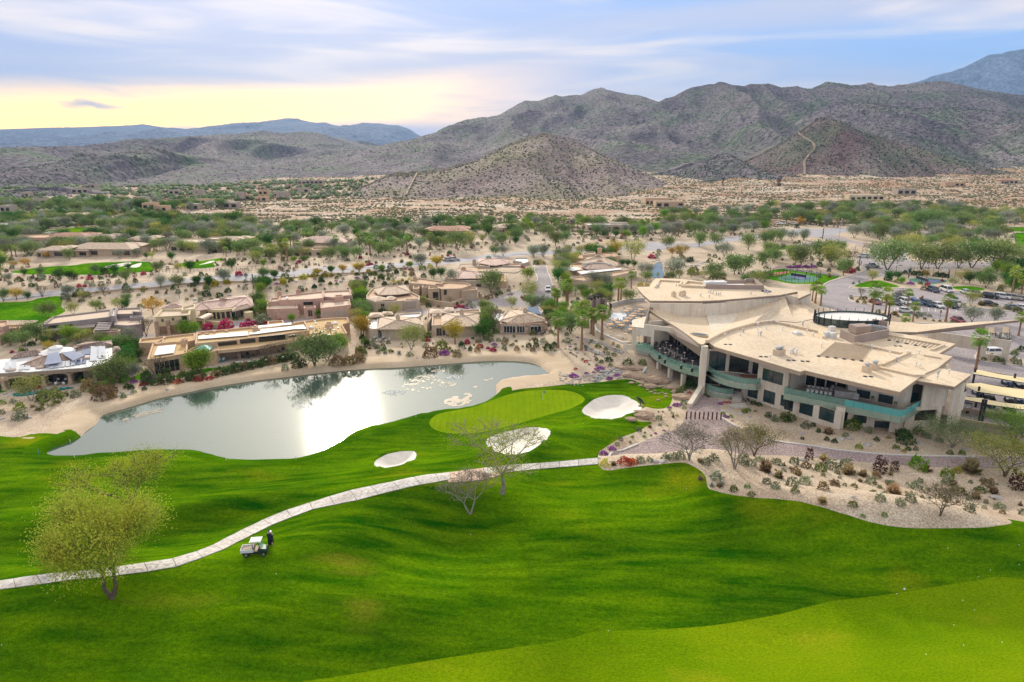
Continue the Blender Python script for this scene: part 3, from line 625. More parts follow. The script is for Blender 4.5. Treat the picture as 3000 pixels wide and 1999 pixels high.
def glass_rail(name,tint):
 m=bpy.data.materials.new(name);m.use_nodes=True;nt=m.node_tree;b=nt.nodes['Principled BSDF']
 b.inputs['Base Color'].default_value=(*tint,1);b.inputs['Roughness'].default_value=.08
 t=nt.nodes.new('ShaderNodeBsdfTransparent');t.inputs[0].default_value=(.72,.90,.84,1);mx=nt.nodes.new('ShaderNodeMixShader');mx.inputs[0].default_value=.30
 nt.links.new(t.outputs[0],mx.inputs[1]);nt.links.new(b.outputs[0],mx.inputs[2]);nt.links.new(mx.outputs[0],nt.nodes['Material Output'].inputs[0]);return m
M_rail=glass_rail('rail_glass',(.38,.60,.52));M_railt=glass_rail('aqua_rail_glass',(.16,.60,.58))
M_railt.node_tree.nodes['Mix Shader'].inputs[0].default_value=.72
M_band=mat('green_glass_fascia',(.29,.39,.31),(.33,.43,.34),.4,.2,spec=.7)
def wall(name,P,Q,z0,z1,m,parent,ops=(),t=.3,reveal=.22):
 """a wall from P to Q with openings (s0, s1, za, zb), open to the air behind; reveals are built"""
 P=Vector((P[0],P[1]));Q=Vector((Q[0],Q[1]));e=(Q-P);l=e.length;e/=l;nrm=Vector((e.y,-e.x))
 if nrm.dot(P)>0:nrm=-nrm
 ss=sorted({0.,l,*[min(max(o[i],0),l)for o in ops for i in(0,1)]});zs=sorted({z0,z1,*[min(max(o[i],z0),z1)for o in ops for i in(2,3)]})
 def solid(i,j):
  if i<0 or j<0 or i>=len(ss)-1 or j>=len(zs)-1:return None
  cs,cz=(ss[i]+ss[i+1])/2,(zs[j]+zs[j+1])/2
  return not any(o[0]<cs<o[1]and o[2]<cz<o[3]for o in ops)
 def pt(s,z,d):q=P+e*s-nrm*d;return(q.x,q.y,z)
 mb=MB()
 for i in range(len(ss)-1):
  for j in range(len(zs)-1):
   a,b,c,d=ss[i],ss[i+1],zs[j],zs[j+1]
   if b-a<1e-4 or d-c<1e-4:continue
   if solid(i,j):
    mb.add([pt(a,c,0),pt(b,c,0),pt(b,d,0),pt(a,d,0)],[(0,1,2,3)]);mb.add([pt(a,c,t),pt(b,c,t),pt(b,d,t),pt(a,d,t)],[(3,2,1,0)])
    for(k,q,r)in((solid(i-1,j),pt(a,c,0),(pt(a,d,0),pt(a,d,t),pt(a,c,t))),(solid(i+1,j),pt(b,c,0),(pt(b,d,0),pt(b,d,t),pt(b,c,t))),(solid(i,j-1),pt(a,c,0),(pt(b,c,0),pt(b,c,t),pt(a,c,t))),(solid(i,j+1),pt(a,d,0),(pt(b,d,0),pt(b,d,t),pt(a,d,t)))):
     if not k:mb.add([q,*r],[(0,1,2,3)])
 return mb.build(name,m,parent),P,e,nrm
def window(P,e,nrm,o,parent,n=2,m=None,fr=None,dep=.18,name='window',bars=0,fw=.07):
 """frame and panes set back in an opening (s0, s1, za, zb)"""
 s0,s1,za,zb=o;mb=MB();rz=math.atan2(e.y,e.x)
 def bx(sa,sb,a,b,d,th,M=mb):
  c=P+e*((sa+sb)/2)-nrm*d;M.box((c.x,c.y,(a+b)/2),(sb-sa,th,b-a),rz)
 bx(s0,s1,za,za+fw,dep,.09);bx(s0,s1,zb-fw,zb,dep,.09)
 for k in range(n+1):
  x=s0+(s1-s0)*k/n;x0=min(max(x-fw/2,s0),s1-fw);bx(x0,x0+fw,za+fw+.002,zb-fw-.002,dep,.09)
 for k in range(1,bars+1):zz=za+(zb-za)*k/(bars+1);bx(s0+fw+.01,s1-fw-.01,zz-.02,zz+.02,dep-.01,.05)
 w=mb.build(name,fr or M_frame,parent)
 for k in range(n):
  a=s0+(s1-s0)*k/n+fw/2+.005;b=s0+(s1-s0)*(k+1)/n-fw/2-.005;g=MB();bx(a,b,za+fw+.003,zb-fw-.003,dep+.02,.03,g);g.build('pane',m or M_glass,w)
 return w
def op(P,Q,f,x0,y0,x1,y1):
 """opening from two corners seen in the photograph, on the wall plane PQ"""
 a=onplane(P,Q,f,x0,y0);b=onplane(P,Q,f,x1,y1)
 return(min(a[0],b[0]),max(a[0],b[0]),min(a[1],b[1]),max(a[1],b[1]))
 # clubhouse
cl=empty('clubhouse',(60,130,0),'sprawling modern clubhouse with swooping cream roofs, pale stone walls and green glass balconies','clubhouse')
C0=cl.location.copy()
def cb(mb,name,m,smooth=False,parent=None):
 o=mb.build(name,m,None,smooth);o.parent=parent or cl;o.matrix_parent_inverse=Matrix.Translation(-C0);return o
def keepworld(o,root,loc):o.matrix_parent_inverse=Matrix.Translation(-Vector(loc));return o
ZR=9.35
roofA=[W('A1',1050,915,ZR),W('A1',1500,1045,ZR),W('A1',1940,1175,ZR),W('A1',1985,1160,ZR),W('A2',300,978,ZR),W('A2',650,1058,ZR),W('A2',975,1130,ZR),W('A2',1185,975,ZR),W('A2',1300,925,ZR),W('A2',1425,828,ZR),W('A2',1308,805,ZR),W('A2',1450,720,ZR),W('A2',1150,660,ZR),W('A2',880,618,ZR),W('A2',600,560,ZR),W('A2',300,500,ZR),W('A2',100,515,ZR),W('A1',1790,640,ZR),W('A1',1660,645,ZR),W('A1',1450,672,ZR),W('A1',1200,745,ZR),W('A1',1000,830,ZR),W('A1',985,870,ZR)]
pA=ccw([(p.x,p.y)for p in roofA])
mb=MB();mb.prism(pA,ZR-.12,ZR);cb(mb,'roof',M_roofc)
mb=MB();mb.prism([tuple(q)for q in inset(pA,.06)],ZR-.75,ZR-.123);cb(mb,'fascia',M_fascl)
mb=MB();mb.prism([tuple(q)for q in inset(pA,.75)],ZR-.95,ZR-.753);cb(mb,'soffit',M_fasc)
roofB=[W('A2',1120,1036,ZR-.4),W('A2',1440,1090,ZR-.4),W('A2',1585,985,ZR-.4),W('A2',1300,928,ZR-.4),W('A2',1150,960,ZR-.4)]
pB=ccw([(p.x,p.y)for p in roofB])
mb=MB();mb.prism(pB,ZR-.42,ZR-.30);cb(mb,'roof',M_roofc)
mb=MB();mb.prism([tuple(q)for q in inset(pB,.07)],ZR-.95,ZR-.423);cb(mb,'fascia',M_fasc)
def kerb(pts,z0,h,w=.45,m=None,closed=False):
 m=m or M_roofc;P=[Vector((p[0],p[1]))for p in pts];mb=MB()
 n=len(P);rng=range(n if closed else n-1)
 for i in rng:
  a,b=P[i],P[(i+1)%n];d=(b-a);
  if d.length<.05:continue
  c=(a+b)/2;mb.box((c.x,c.y,z0+h/2+.001*i),(d.length+w*.5,w,h),math.atan2(d.y,d.x))
 return cb(mb,'roof_kerb',m)
kerb([W('A1',x,y,ZR+.5)for x,y in((965,848),(1010,820),(1100,775),(1200,735),(1320,700),(1450,668),(1560,650),(1660,642))],ZR,.6,.6)
kerb([W('A1',1660,642,ZR+.5),W('A1',2138,745,ZR+.5),W('A2',330,655,ZR+.5)],ZR,.5,.6)
kerb([W('A2',600,705,ZR+.4),W('A2',985,790,ZR+.4)],ZR,.4,.8)
kerb([W('A2',825,890,ZR+.4),W('A2',1060,785,ZR+.4)],ZR,.4,.5)
kerb([W('A2',775,905,ZR+.4),W('A2',1090,975,ZR+.4),W('A2',1180,975,ZR+.4)],ZR,.35,.7)
kerb([W('A2',1190,810,ZR+.3),W('A2',1320,832,ZR+.3)],ZR,.25,.5)
kerb([W('A2',870,640,ZR+.3),W('A2',1350,725,ZR+.3),W('A2',1250,765,ZR+.3)],ZR,.3,.5)
for quad,n in(([(430,705),(745,745),(650,865),(285,825)],16),([(890,655),(1340,722),(1265,762),(885,690)],13)):
 q=[W('A2',x,y,ZR+.05)for x,y in quad];g=MB()
 for k in range(n):
  t=(k+.5)/n
  if n==16:a=q[0].lerp(q[3],t);b=q[1].lerp(q[2],t)
  else:a=q[0].lerp(q[1],t);b=q[3].lerp(q[2],t)
  g.tube((a.x,a.y,ZR+.06),(b.x,b.y,ZR+.06),.05,n=5)
 for a,b in((q[0],q[3]),(q[1],q[2])):g.tube((a.x,a.y,ZR+.1),(b.x,b.y,ZR+.1),.04,n=5)
 cb(g,'roof_pipe_grid',M_fascl)
 for k in range(6):
  a=q[3].lerp(q[2],k/5);s=MB();s.lathe((a.x,a.y,ZR),[(.34,0),(.34,.1),(.2,.16)],8);cb(s,'roof_drain',M_black)
for f,x,y,k in(('A1',1152,805,0),('A1',1315,795,0),('A1',1348,762,1),('A1',1500,792,0),('A1',1527,792,1),('A1',1495,740,0),('A1',1497,695,0),('A1',1585,730,0),('A1',1752,740,0),('A1',1632,668,0),('A1',1663,660,0),('A1',2075,795,0),('A1',2010,765,0),('A1',1840,975,0),('A1',1865,972,1),('A1',1905,970,0),('A1',1625,1035,0),('A2',890,810,0),('A2',1040,810,0),('A2',1110,832,0),('A2',1140,805,0),('A2',1115,905,0),('A2',1145,925,0),('A2',1300,990,1),('A2',1395,970,0),('A2',1295,1020,0),('A2',740,757,0),('A2',310,745,0),('A2',240,650,0),('A2',150,560,1),('A2',950,870,1),('A2',45,800,0),('A2',65,795,0),('A2',98,800,0)):
 p=W(f,x,y,ZR+.1);v=MB();hh=.55+.15*k
 v.tube((p.x,p.y,ZR-.05),(p.x,p.y,ZR+hh),.10+.04*k,n=7);v.lathe((p.x,p.y,ZR+hh),[(.2+.06*k,0),(.22+.06*k,.12),(.08,.24)],8);cb(v,'roof_vent',M_metal if k else M_white)
for f,x,y in(('A1',1185,892),('A1',1555,1020),('A1',1990,1068),('A2',170,870),('A2',705,1000),('A2',960,740),('A2',50,862)):
 p=W(f,x,y,ZR)
 for dx in(-.45,.45):
  s=MB();s.lathe((p.x+dx,p.y-.1*dx,ZR),[(.36,0),(.36,.06),(.2,.1)],8);cb(s,'roof_drain',M_black)
for f,x,y in(('A1',1700,985),('A1',1738,978),('A2',695,945),('A2',762,925)):
 p=W(f,x,y,ZR+.3);v=MB();v.box((p.x,p.y,ZR+.5),(1.15,1.1,1.1),.5);o=cb(v,'chimney',M_roofc)
 v=MB();v.tube((p.x,p.y,ZR+1.05),(p.x,p.y,ZR+1.35),.34,n=10);v.lathe((p.x,p.y,ZR+1.35),[(.5,0),(.5,.18),(.2,.3)],10);q=cb(v,'chimney_cap',M_metal,parent=None);q.parent=o;q.matrix_parent_inverse=Matrix.Identity(4)
for f,x,y in(('A2',103,638),):
 p=W(f,x,y,ZR);v=MB();v.box((p.x,p.y,ZR+.2),(1.7,1.1,.4),.3);v.lathe((p.x,p.y,ZR+.4),[(.7,0),(.5,.15),(.2,.22)],10);cb(v,'skylight',M_white)
def surf(rowsP,name,m,thick=.25,smooth=True,edge=None):
 r,c=len(rowsP),len(rowsP[0]);V=[p for row in rowsP for p in row];n=len(V)
 F=[(i*c+j,i*c+j+1,(i+1)*c+j+1,(i+1)*c+j)for i in range(r-1)for j in range(c-1)]
 V2=[(p[0],p[1],p[2]-thick)for p in V];F2=[tuple(n+k for k in f[::-1])for f in F]
 B=[(0,j)for j in range(c)]+[(i,c-1)for i in range(1,r)]+[(r-1,j)for j in range(c-2,-1,-1)]+[(i,0)for i in range(r-2,0,-1)]
 B=[i*c+j for i,j in B];S=[(B[k],B[(k+1)%len(B)],n+B[(k+1)%len(B)],n+B[k])for k in range(len(B))]
 mb=MB();mb.add(V+V2,F+F2,0);mb.add(V+V2,S,1 if edge else 0)
 return cb(mb,name,[m,edge]if edge else m,smooth)
def drop(f,xt,yt,zt,xb,yb):
 p=W(f,xt,yt,zt);p.z=zabove(p,f,xb,yb);return p
ZT=11.75
topfront=[(375,438,310,500),(520,440,420,540),(680,441,600,590),(850,443,760,602),(1000,437,900,600),(1150,428,1080,590),(1300,412,1230,558),(1450,397,1360,520),(1580,383,1500,470),(1700,372,1620,430),(1790,362,1740,397)]
crv=[]
for xt,yt,xb,yb in topfront:
 p=W('A1',xt,yt,ZT);crv.append(p)
arcb=[Vector((p.x,p.y,zabove(p,'A1',xb,yb)))for p,(xt,yt,xb,yb)in zip(crv,topfront)]
zlow=[max(7.9,min(ZT-.35,p.z))for p in arcb]
arcb=[Vector((p.x,p.y,z))for p,z in zip(arcb,zlow)]
prow_pts=[W('A1',313,500,9.9),W('A1',420,572,9.75),W('A1',560,655,9.6),W('A1',700,745,9.6),W('A1',815,828,9.65),W('A1',908,890,9.8),W('A1',985,850,9.5),W('A1',1200,742,9.45),W('A1',1450,670,9.45),W('A1',1660,643,9.5),W('A1',1900,660,9.45)]
n=11;rows=[]
lead=smooth_line([(p.x,p.y)for p in arcb],3,False);lz=np.interp(np.linspace(0,10,len(lead)),range(11),zlow)
tl=smooth_line([(p.x,p.y)for p in prow_pts],3,False);tz=np.interp(np.linspace(0,10,len(tl)),range(11),[p.z for p in prow_pts])
A_=[Vector((p.x,p.y,z))for p,z in zip(lead,lz)];B_=[Vector((p.x,p.y,z))for p,z in zip(tl,tz)]
for k in range(9):
 t=k/8;rows.append([tuple(a.lerp(b,t)+Vector((0,0,-.55*sin(pi*t))))for a,b in zip(A_,B_)])
surf(rows,'saddle_roof',M_roofc,.45,edge=M_fascl)
wingR=[[tuple(arcb[-1]),tuple(W('A1',1835,385,10.6)),tuple(W('A1',1990,470,9.9)),tuple(W('A1',2138,565,9.6)),tuple(W('A2',290,462,9.8))],[tuple(arcb[-2].lerp(arcb[-1],.5)),tuple(W('A1',1790,470,9.2)),tuple(W('A1',1900,540,9.2)),tuple(W('A1',2050,590,9.3)),tuple(W('A2',230,492,9.5))],[tuple(B_[-7]),tuple(B_[-5]),tuple(B_[-3]),tuple(B_[-1]),tuple(W('A1',2138,612,9.4))]]
surf(wingR,'side_roof',M_roofc,.4,edge=M_fasc)
wp=[W('D3',575,30,7.6),W('D3',690,12,8.8),W('D3',1090,285,9.0),W('D3',1090,405,7.2)]
mb=MB();mb.add([*wp,*[(p.x+.2,p.y+.9,p.z+.5)for p in wp]],[(0,1,2,3),(7,6,5,4),(0,4,5,1),(1,5,6,2),(2,6,7,3),(3,7,4,0)]);cb(mb,'canopy_soffit',M_fasc)
mb=MB();L2=[Vector((p.x,p.y))for p in lead];no=len(L2)
for i in range(no-1):
 a,b=L2[i],L2[i+1];za,zb_=lz[i]-.5,lz[i+1]-.5
 mb.add([(a.x,a.y,za),(b.x,b.y,zb_),(b.x,b.y,ZT-.55),(a.x,a.y,ZT-.55)],[(0,1,2,3)])
cb(mb,'curved_wall',M_trav)
topo=[W('A1',x,y,ZT)for x,y in((372,433),(300,370),(255,320),(240,290),(365,288),(395,235),(435,200),(700,206),(900,232),(1000,236),(1350,232),(1480,228),(1600,292),(1850,312),(2055,352),(1915,412),(1912,338),(1730,373),(1500,393),(1300,410),(1100,427),(900,436),(650,435))]
pt_=ccw([(p.x,p.y)for p in topo]);mb=MB();mb.prism(pt_,ZT-.14,ZT);cb(mb,'top_roof',M_roofc)
mb=MB();mb.prism([tuple(q)for q in inset(pt_,.05)],ZT-.55,ZT-.143);cb(mb,'fascia',M_fasc)
kerb([W('A1',x,y,ZT+.4)for x,y in((430,285),(470,215),(705,228),(680,262),(900,272))],ZT,.4,.5)
kerb([W('A1',x,y,ZT+.4)for x,y in((720,265),(760,228),(930,245),(935,285),(700,275))],ZT,.5,.5)
enc=[W('A1',x,y,ZT)for x,y in((965,308),(1550,318),(1460,250),(1370,248),(1350,262),(945,258))]
kerb([(p.x,p.y)for p in enc],ZT,1.1,.35,M_mech,closed=True)
q=W('A1',1045,292,ZT);mb=MB();mb.box((q.x,q.y,ZT+.75),(5.5,2.2,1.5),.1);mb.tube((q.x-1,q.y,ZT+1.5),(q.x-1,q.y,ZT+1.62),.7,n=12);cb(mb,'air_handler',M_white)
q=W('A1',1225,290,ZT);mb=MB();mb.box((q.x,q.y,ZT+.35),(6.5,1.6,.5),.05);cb(mb,'skylight',M_white)
for x,y in((620,380),(698,375),(722,368)):
 p=W('A1',x,y,ZT+.3);v=MB();v.box((p.x,p.y,ZT+.5),(.9,.9,1.),.3);v.lathe((p.x,p.y,ZT+1.),[(.3,0),(.42,.1),(.42,.3),(.1,.4)],9);cb(v,'chimney',M_roofc)
for x,y in((437,292),(460,290),(645,285),(985,350),(1005,355),(1028,365),(1063,375),(1085,375),(1103,376),(900,390),(990,400),(1425,368),(1570,360),(1600,362)):
 p=W('A1',x,y,ZT);v=MB();v.tube((p.x,p.y,ZT-.05),(p.x,p.y,ZT+.55),.1,n=6);v.lathe((p.x,p.y,ZT+.55),[(.18,0),(.18,.12),(.05,.2)],7);cb(v,'roof_vent',M_metal)
q=W('A1',1585,338,ZT);mb=MB();mb.lathe((q.x,q.y,ZT),[(1.2,0),(1.25,.12),(.2,.2)],16);cb(mb,'oval_skylight',M_glassd)
q=B_[14].lerp(A_[14],.25);p=W('A1',885,785,9.35);mb=MB()
mb.lathe((0,0,0),[(1.0,0),(1.0,.4),(.85,.42)],20);o=cb(mb,'oval_skylight_kerb',M_fascl);o.matrix_parent_inverse=Matrix.Translation(-C0);o.location=(p.x,p.y,8.95);o.scale=(1.9,1.15,1);o.rotation_euler=(0,0,-.5)
mb=MB();mb.lathe((0,0,.43),[(.84,0),(.5,.08)],20);o2=cb(mb,'oval_skylight',M_glassd);o2.location=o.location;o2.scale=o.scale;o2.rotation_euler=o.rotation_euler
sb=[W('A1',1912,415,11.2),W('A1',2055,352,11.2)]
wallR=MB();a,b=[Vector((q.x,q.y))for q in sb]
for u,v in((a,b),(Vector((crv[-1].x,crv[-1].y)),a)):
 wallR.add([(u.x,u.y,7),(v.x,v.y,7),(v.x,v.y,ZT-.2),(u.x,u.y,ZT-.2)],[(0,1,2,3)])
cb(wallR,'side_wall',M_trav)
SO=ZR-.95
DK=3.95
def facade(name,P,Q,z0,z1,wins=(),opens=(),panes=2,m=None,gm=None):
 ops=[op(P,Q,*w)for w in wins];ho=[op(P,Q,*w)for w in opens]
 o,p,e,nn=wall(name,P,Q,z0,z1,m or M_trav,None,ops+ho)
 o.parent=cl;o.matrix_parent_inverse=Matrix.Translation(-C0)
 for w in ops:
  k=window(p,e,nn,w,None,panes,gm or M_glass);k.parent=cl;k.matrix_parent_inverse=Matrix.Translation(-C0)
 return p,e,nn
pp=W('D3',1100,905);pq=Vector((pp.x,pp.y))
mb=MB();mb.prism(ccw([tuple(pq+Vector(d))for d in((-.75,-.35),(.5,-.5),(.7,.5),(-.5,.8))]),-.3,9.5)
cb(mb,'pillar',M_trav)
f1=W('D3',940,1100);mb=MB();d=Vector((f1.x-pq.x,f1.y-pq.y));n_=Vector((-d.y,d.x)).normalized()*.45;mb.add([(pq.x+n_.x,pq.y+n_.y,-.3),(pq.x-n_.x,pq.y-n_.y,-.3),(f1.x-n_.x,f1.y-n_.y,-.3),(f1.x+n_.x,f1.y+n_.y,-.3),(pq.x+n_.x,pq.y+n_.y,1.7),(pq.x-n_.x,pq.y-n_.y,1.7),(f1.x-n_.x,f1.y-n_.y,.7),(f1.x+n_.x,f1.y+n_.y,.7)],[(0,1,2,3)[::-1],(4,5,6,7),(0,1,5,4),(1,2,6,5),(2,3,7,6),(3,0,4,7)])
cb(mb,'pillar_foot',M_trav)
P1=W('A1',1320,1440);Q1=W('A2',460,1470,-.4)
facade('lower_wall',P1,Q1,-1.5,DK-.9,wins=[('A1',1395,1335,1490,1465),('A1',1560,1358,1668,1525),('A1',1740,1415,1858,1568),('A2',0,1168,62,1300),('A2',128,1200,230,1345),('A2',295,1250,410,1400)])
P2=W('A1',1510,1130,DK+.0);P2=Vector((P1.x,P1.y,0)).lerp(Vector((Q1.x,Q1.y,0)),.12);e1=(Vector((Q1.x,Q1.y))-Vector((P1.x,P1.y))).normalized();nf=Vector((e1.y,-e1.x));nf=nf if nf.dot(Vector((P1.x,P1.y)))<0 else-nf
def onf(P,Q,f,x,y):s,z=onplane(P,Q,f,x,y);e=(Vector((Q[0],Q[1]))-Vector((P[0],P[1]))).normalized();return Vector((P[0],P[1]))+e*s,z
s_a=onf(P1,Q1,'A1',1508,1200)[0];s_b=onf(P1,Q1,'A1',1825,1300)[0]
facade('upper_wall',s_a,s_b,DK-.9,SO+.15,wins=[('A1',1552,1135,1752,1322)])
endf=W('A2',600,1200,DK)
s_c=onf(P1,Q1,'A2',600,1180)[0]
back=-nf*5.2
def slab(pts,z0,z1,name,m):mb=MB();mb.prism(ccw([(p[0],p[1])for p in pts]),z0,z1);return cb(mb,name,m)
def vwall(a,b,z0,z1,name,m,wins=0,gm=None,t=.25):
 o,p,e,nn=wall(name,a,b,z0,z1,m,None,[((Vector(b)-Vector(a)).length*(k+.08)/wins,(Vector(b)-Vector(a)).length*(k+.92)/wins,z0+.15,z1-.35)for k in range(wins)],t)
 o.parent=cl;o.matrix_parent_inverse=Matrix.Translation(-C0)
 for k in range(wins):
  l=(Vector(b)-Vector(a)).length;w=window(p,e,nn,(l*(k+.08)/wins,l*(k+.92)/wins,z0+.15,z1-.35),None,2,gm or M_glassd);w.parent=cl;w.matrix_parent_inverse=Matrix.Translation(-C0)
vwall(s_b+back,v2(W('A2',535,1166,DK))+back*.35 if False else Vector(W('A2',535,1166,DK)[:2])-nf*3,DK,SO,'terrace_back_wall',M_trav,5)
vwall(s_b,s_b+back,DK,SO,'terrace_side_wall',M_trav)
v2=lambda p:Vector((p.x,p.y))
P3b=v2(W('A2',535,1166,DK));Q3=v2(W('A2',1000,1262,DK))
facade('upper_wall',P3b,Q3,DK,SO,wins=[('A2',610,1105,718,1195),('A2',798,1145,912,1240)])
vwall(P3b,P3b-nf*5,DK,SO,'terrace_side_wall',M_trav)
R3=v2(W('A2',1188,1208,DK))
facade('upper_wall',Q3,R3,DK,SO,wins=[('A2',1090,1070,1180,1198)])
P4=Q1;Q4=W('A2',960,1512,-.8)
facade('lower_wall',Vector((Q1.x,Q1.y))-nf*2.2,Vector((Q4.x,Q4.y))-nf*1.2,-1.5,DK-.9,wins=[('A2',585,1325,690,1400),('A2',765,1375,885,1450)])
for f,x,y,w_ in(('A2',460,1468,1.1),('A2',725,1440,1.0),('A2',935,1510,1.25)):
 p=W(f,x,y,-.6);mb=MB();mb.box((p.x,p.y+.5,1.0),(w_*1.3,w_,DK-.9+2.6-.003),-.5);cb(mb,'column',M_trav)
P5=W('A2',1000,1500,-.8);Q5=W('A2',1300,1470,-.5)
facade('lower_wall',P5,Q5,-1.5,DK+.2,opens=[('A2',1112,1290,1280,1372)])
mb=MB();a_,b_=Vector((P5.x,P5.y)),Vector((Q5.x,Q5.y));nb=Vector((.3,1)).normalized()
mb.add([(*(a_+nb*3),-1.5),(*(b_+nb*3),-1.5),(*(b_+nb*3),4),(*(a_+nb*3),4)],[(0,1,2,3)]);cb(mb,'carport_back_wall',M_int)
P6=Vector((P5.x,P5.y)).lerp(Vector((Q5.x,Q5.y)),.62)
P6=onf(P5,Q5,'A2',1200,1400)[0];Q6=Vector((Q5.x,Q5.y))
facade('upper_wall',P6+Vector((-1.3,.1)),Q6+Vector((.6,.2)),DK+.2,SO-.1)
tower=[W('A2',1300,1470,-.5),W('A2',1390,1400,0),W('A2',1415,1330,0)]
ce=Vector((Q6.x+1.3,Q6.y+3.6));mb=MB();N_=14;r_=3.9;ang=[R(-95)+R(100)*k/N_ for k in range(N_+1)]
for k in range(N_):
 for z0,z1,keepit in((-1.5,6.5,not(6<=k<=9)),(-1.5,-.6,6<=k<=9),(3.2,6.5,6<=k<=9),(6.5,SO-.1,not(5<=k<=11))):
  if not keepit:continue
  a,b=ang[k],ang[k+1];mb.add([(ce.x+r_*cos(a),ce.y+r_*sin(a),z0),(ce.x+r_*cos(b),ce.y+r_*sin(b),z0),(ce.x+r_*cos(b),ce.y+r_*sin(b),z1),(ce.x+r_*cos(a),ce.y+r_*sin(a),z1)],[(0,1,2,3)])
cb(mb,'round_end_wall',M_trav)
mb=MB()
for k in range(5,12):
 a,b=ang[k],ang[k+1];mb.add([(ce.x+3.75*cos(a),ce.y+3.75*sin(a),6.4),(ce.x+3.75*cos(b),ce.y+3.75*sin(b),6.4),(ce.x+3.75*cos(b),ce.y+3.75*sin(b),SO),(ce.x+3.75*cos(a),ce.y+3.75*sin(a),SO)],[(0,1,2,3)])
for k in range(6,10):
 a,b=ang[k],ang[k+1];mb.add([(ce.x+3.6*cos(a),ce.y+3.6*sin(a),-.7),(ce.x+3.6*cos(b),ce.y+3.6*sin(b),-.7),(ce.x+3.6*cos(b),ce.y+3.6*sin(b),3.3),(ce.x+3.6*cos(a),ce.y+3.6*sin(a),3.3)],[(0,1,2,3)])
cb(mb,'curved_window',M_glass)
core=[Vector((pq.x+3.4,pq.y+4.6)),s_a-nf*5.2,P3b-nf*4,Q3-nf*3.+e1*-2,R3+Vector((-1,1.2)),Vector((b_.x+.5,b_.y+3.4)),Vector((ce.x+3,ce.y+2)),Vector((80,124)),Vector((78,140)),Vector((60,168)),Vector((48,168))]
mb=MB();mb.prism(ccw([tuple(q)for q in core]),-1.4,SO-.03);cb(mb,'core_wall',M_trav)
def balcony(line,zd,zb,zt,inner,step=1.25,clear=M_rail,band=M_band,aqua=None):
 """line: front edge (plan); one clear pane and one fascia plate per step"""
 L=[Vector((p[0],p[1]))for p in line]
 mb=MB();mb.prism(ccw([tuple(p)for p in L]+[tuple(p)for p in inner]),zd-.3,zd);dk=cb(mb,'balcony_deck',M_deck)
 cum=[0.]
 for a,b in zip(L,L[1:]):cum.append(cum[-1]+(b-a).length)
 n=max(1,int(cum[-1]/step));S=np.linspace(0,cum[-1],n+1);X=np.interp(S,cum,[p.x for p in L]);Y=np.interp(S,cum,[p.y for p in L])
 me_cache=None
 for k in range(n):
  a=Vector((X[k],Y[k]));b=Vector((X[k+1],Y[k+1]));d=b-a;c=(a+b)/2;rz=math.atan2(d.y,d.x);w=d.length-.035
  for nm,z0,z1,m in(('balcony_plate',zb,zd-.02,band),('balcony_pane',zd-.015,zt,aqua if(aqua and S[k]>aqua[1])else clear)):
   if isinstance(m,tuple):m=m[0]
   g=MB();g.box((c.x,c.y,(z0+z1)/2),(w,.03,z1-z0),rz)
   if nm=='balcony_plate':
    nn=Vector((d.y,-d.x)).normalized();nn=nn if nn.dot(c)<0 else-nn
    for zz in(z0+(z1-z0)*.25,z0+(z1-z0)*.75):
     for s_ in(-.32,.32):q=c+d*s_+nn*.02;g.box((q.x,q.y,zz),(.09,.05,.09),rz)
   q=g.build(nm,m);q.parent=dk;q.matrix_parent_inverse=Matrix.Translation(-C0).inverted()@Matrix.Translation(-C0)
 return dk
def curve(f,s,z,k=4):return[Vector((p.x,p.y))for p in smooth_line([W(f,x,y,z)for _,x,y in fl(f,s)],k,False)]
cv=curve('D3','385,300 420,345 500,405 600,462 700,508 800,545 900,575 1000,602 1078,620',DK,4)
balcony(cv,DK,2.95,DK+1.12,[pq+Vector((0,.6)),pq+Vector((6,8)),Vector((48,146)),Vector((37,152)),cv[0]+Vector((-.3,4.5))])
cvl=curve('D3','455,600 520,668 600,715 660,735',.35,3)
mb=MB();mb.prism(ccw([tuple(p)for p in cvl]+[(46,140),(40,147)]),-.6,.35);cb(mb,'lower_patio',M_deck)
for x,y in((512,640),(668,722),(848,805)):
 p=W('D3',x,y,0);mb=MB();mb.box((p.x,p.y,1.1),(.85,.6,3.0),.4);cb(mb,'column',M_trav)
bk0=W('D3',640,240,DK);bk1=W('D3',1085,520,DK)
lw0=W('D2',760,1060);lw1=Vector((cv[0].x,cv[0].y))+Vector((-.2,.6))
bl=Vector((bk0.x,bk0.y));
vwall(Vector((cv[0].x+.2,cv[0].y+3.6)),bl+Vector((.5,1.5)),DK,9.2,'dining_wall',M_trav)
vwall(bl+Vector((.5,1.5)),Vector((pq.x+3.6,pq.y+4.4)),DK,8.6,'dining_glass_wall',M_fasc,7)
Pw=Vector((lw0.x,lw0.y));dw=Vector((cv[0].x,cv[0].y))-Pw;Qw=Pw+dw
h1_=zabove(Pw,'D2',762,820)
facade('left_wall',Pw,Qw,-1.0,h1_,opens=[('D2',815,893,905,980)])
s1,z1=onplane(Pw,Qw,'D2',868,820);wA=Pw+dw.normalized()*s1
h2_=zabove(wA,'D2',870,605)
facade('left_wall',wA,Qw+dw.normalized()*.9,h1_+.003,h2_,opens=[('D2',930,706,1112,850)])
s2,_=onplane(Pw,Qw,'D2',1030,600);wB=Pw+dw.normalized()*s2
facade('left_wall',wB,Qw+dw.normalized()*4.5,h2_+.003,9.3);print('left heights',h1_,h2_)
tl_=Vector((crv[0].x,crv[0].y));mb=MB()
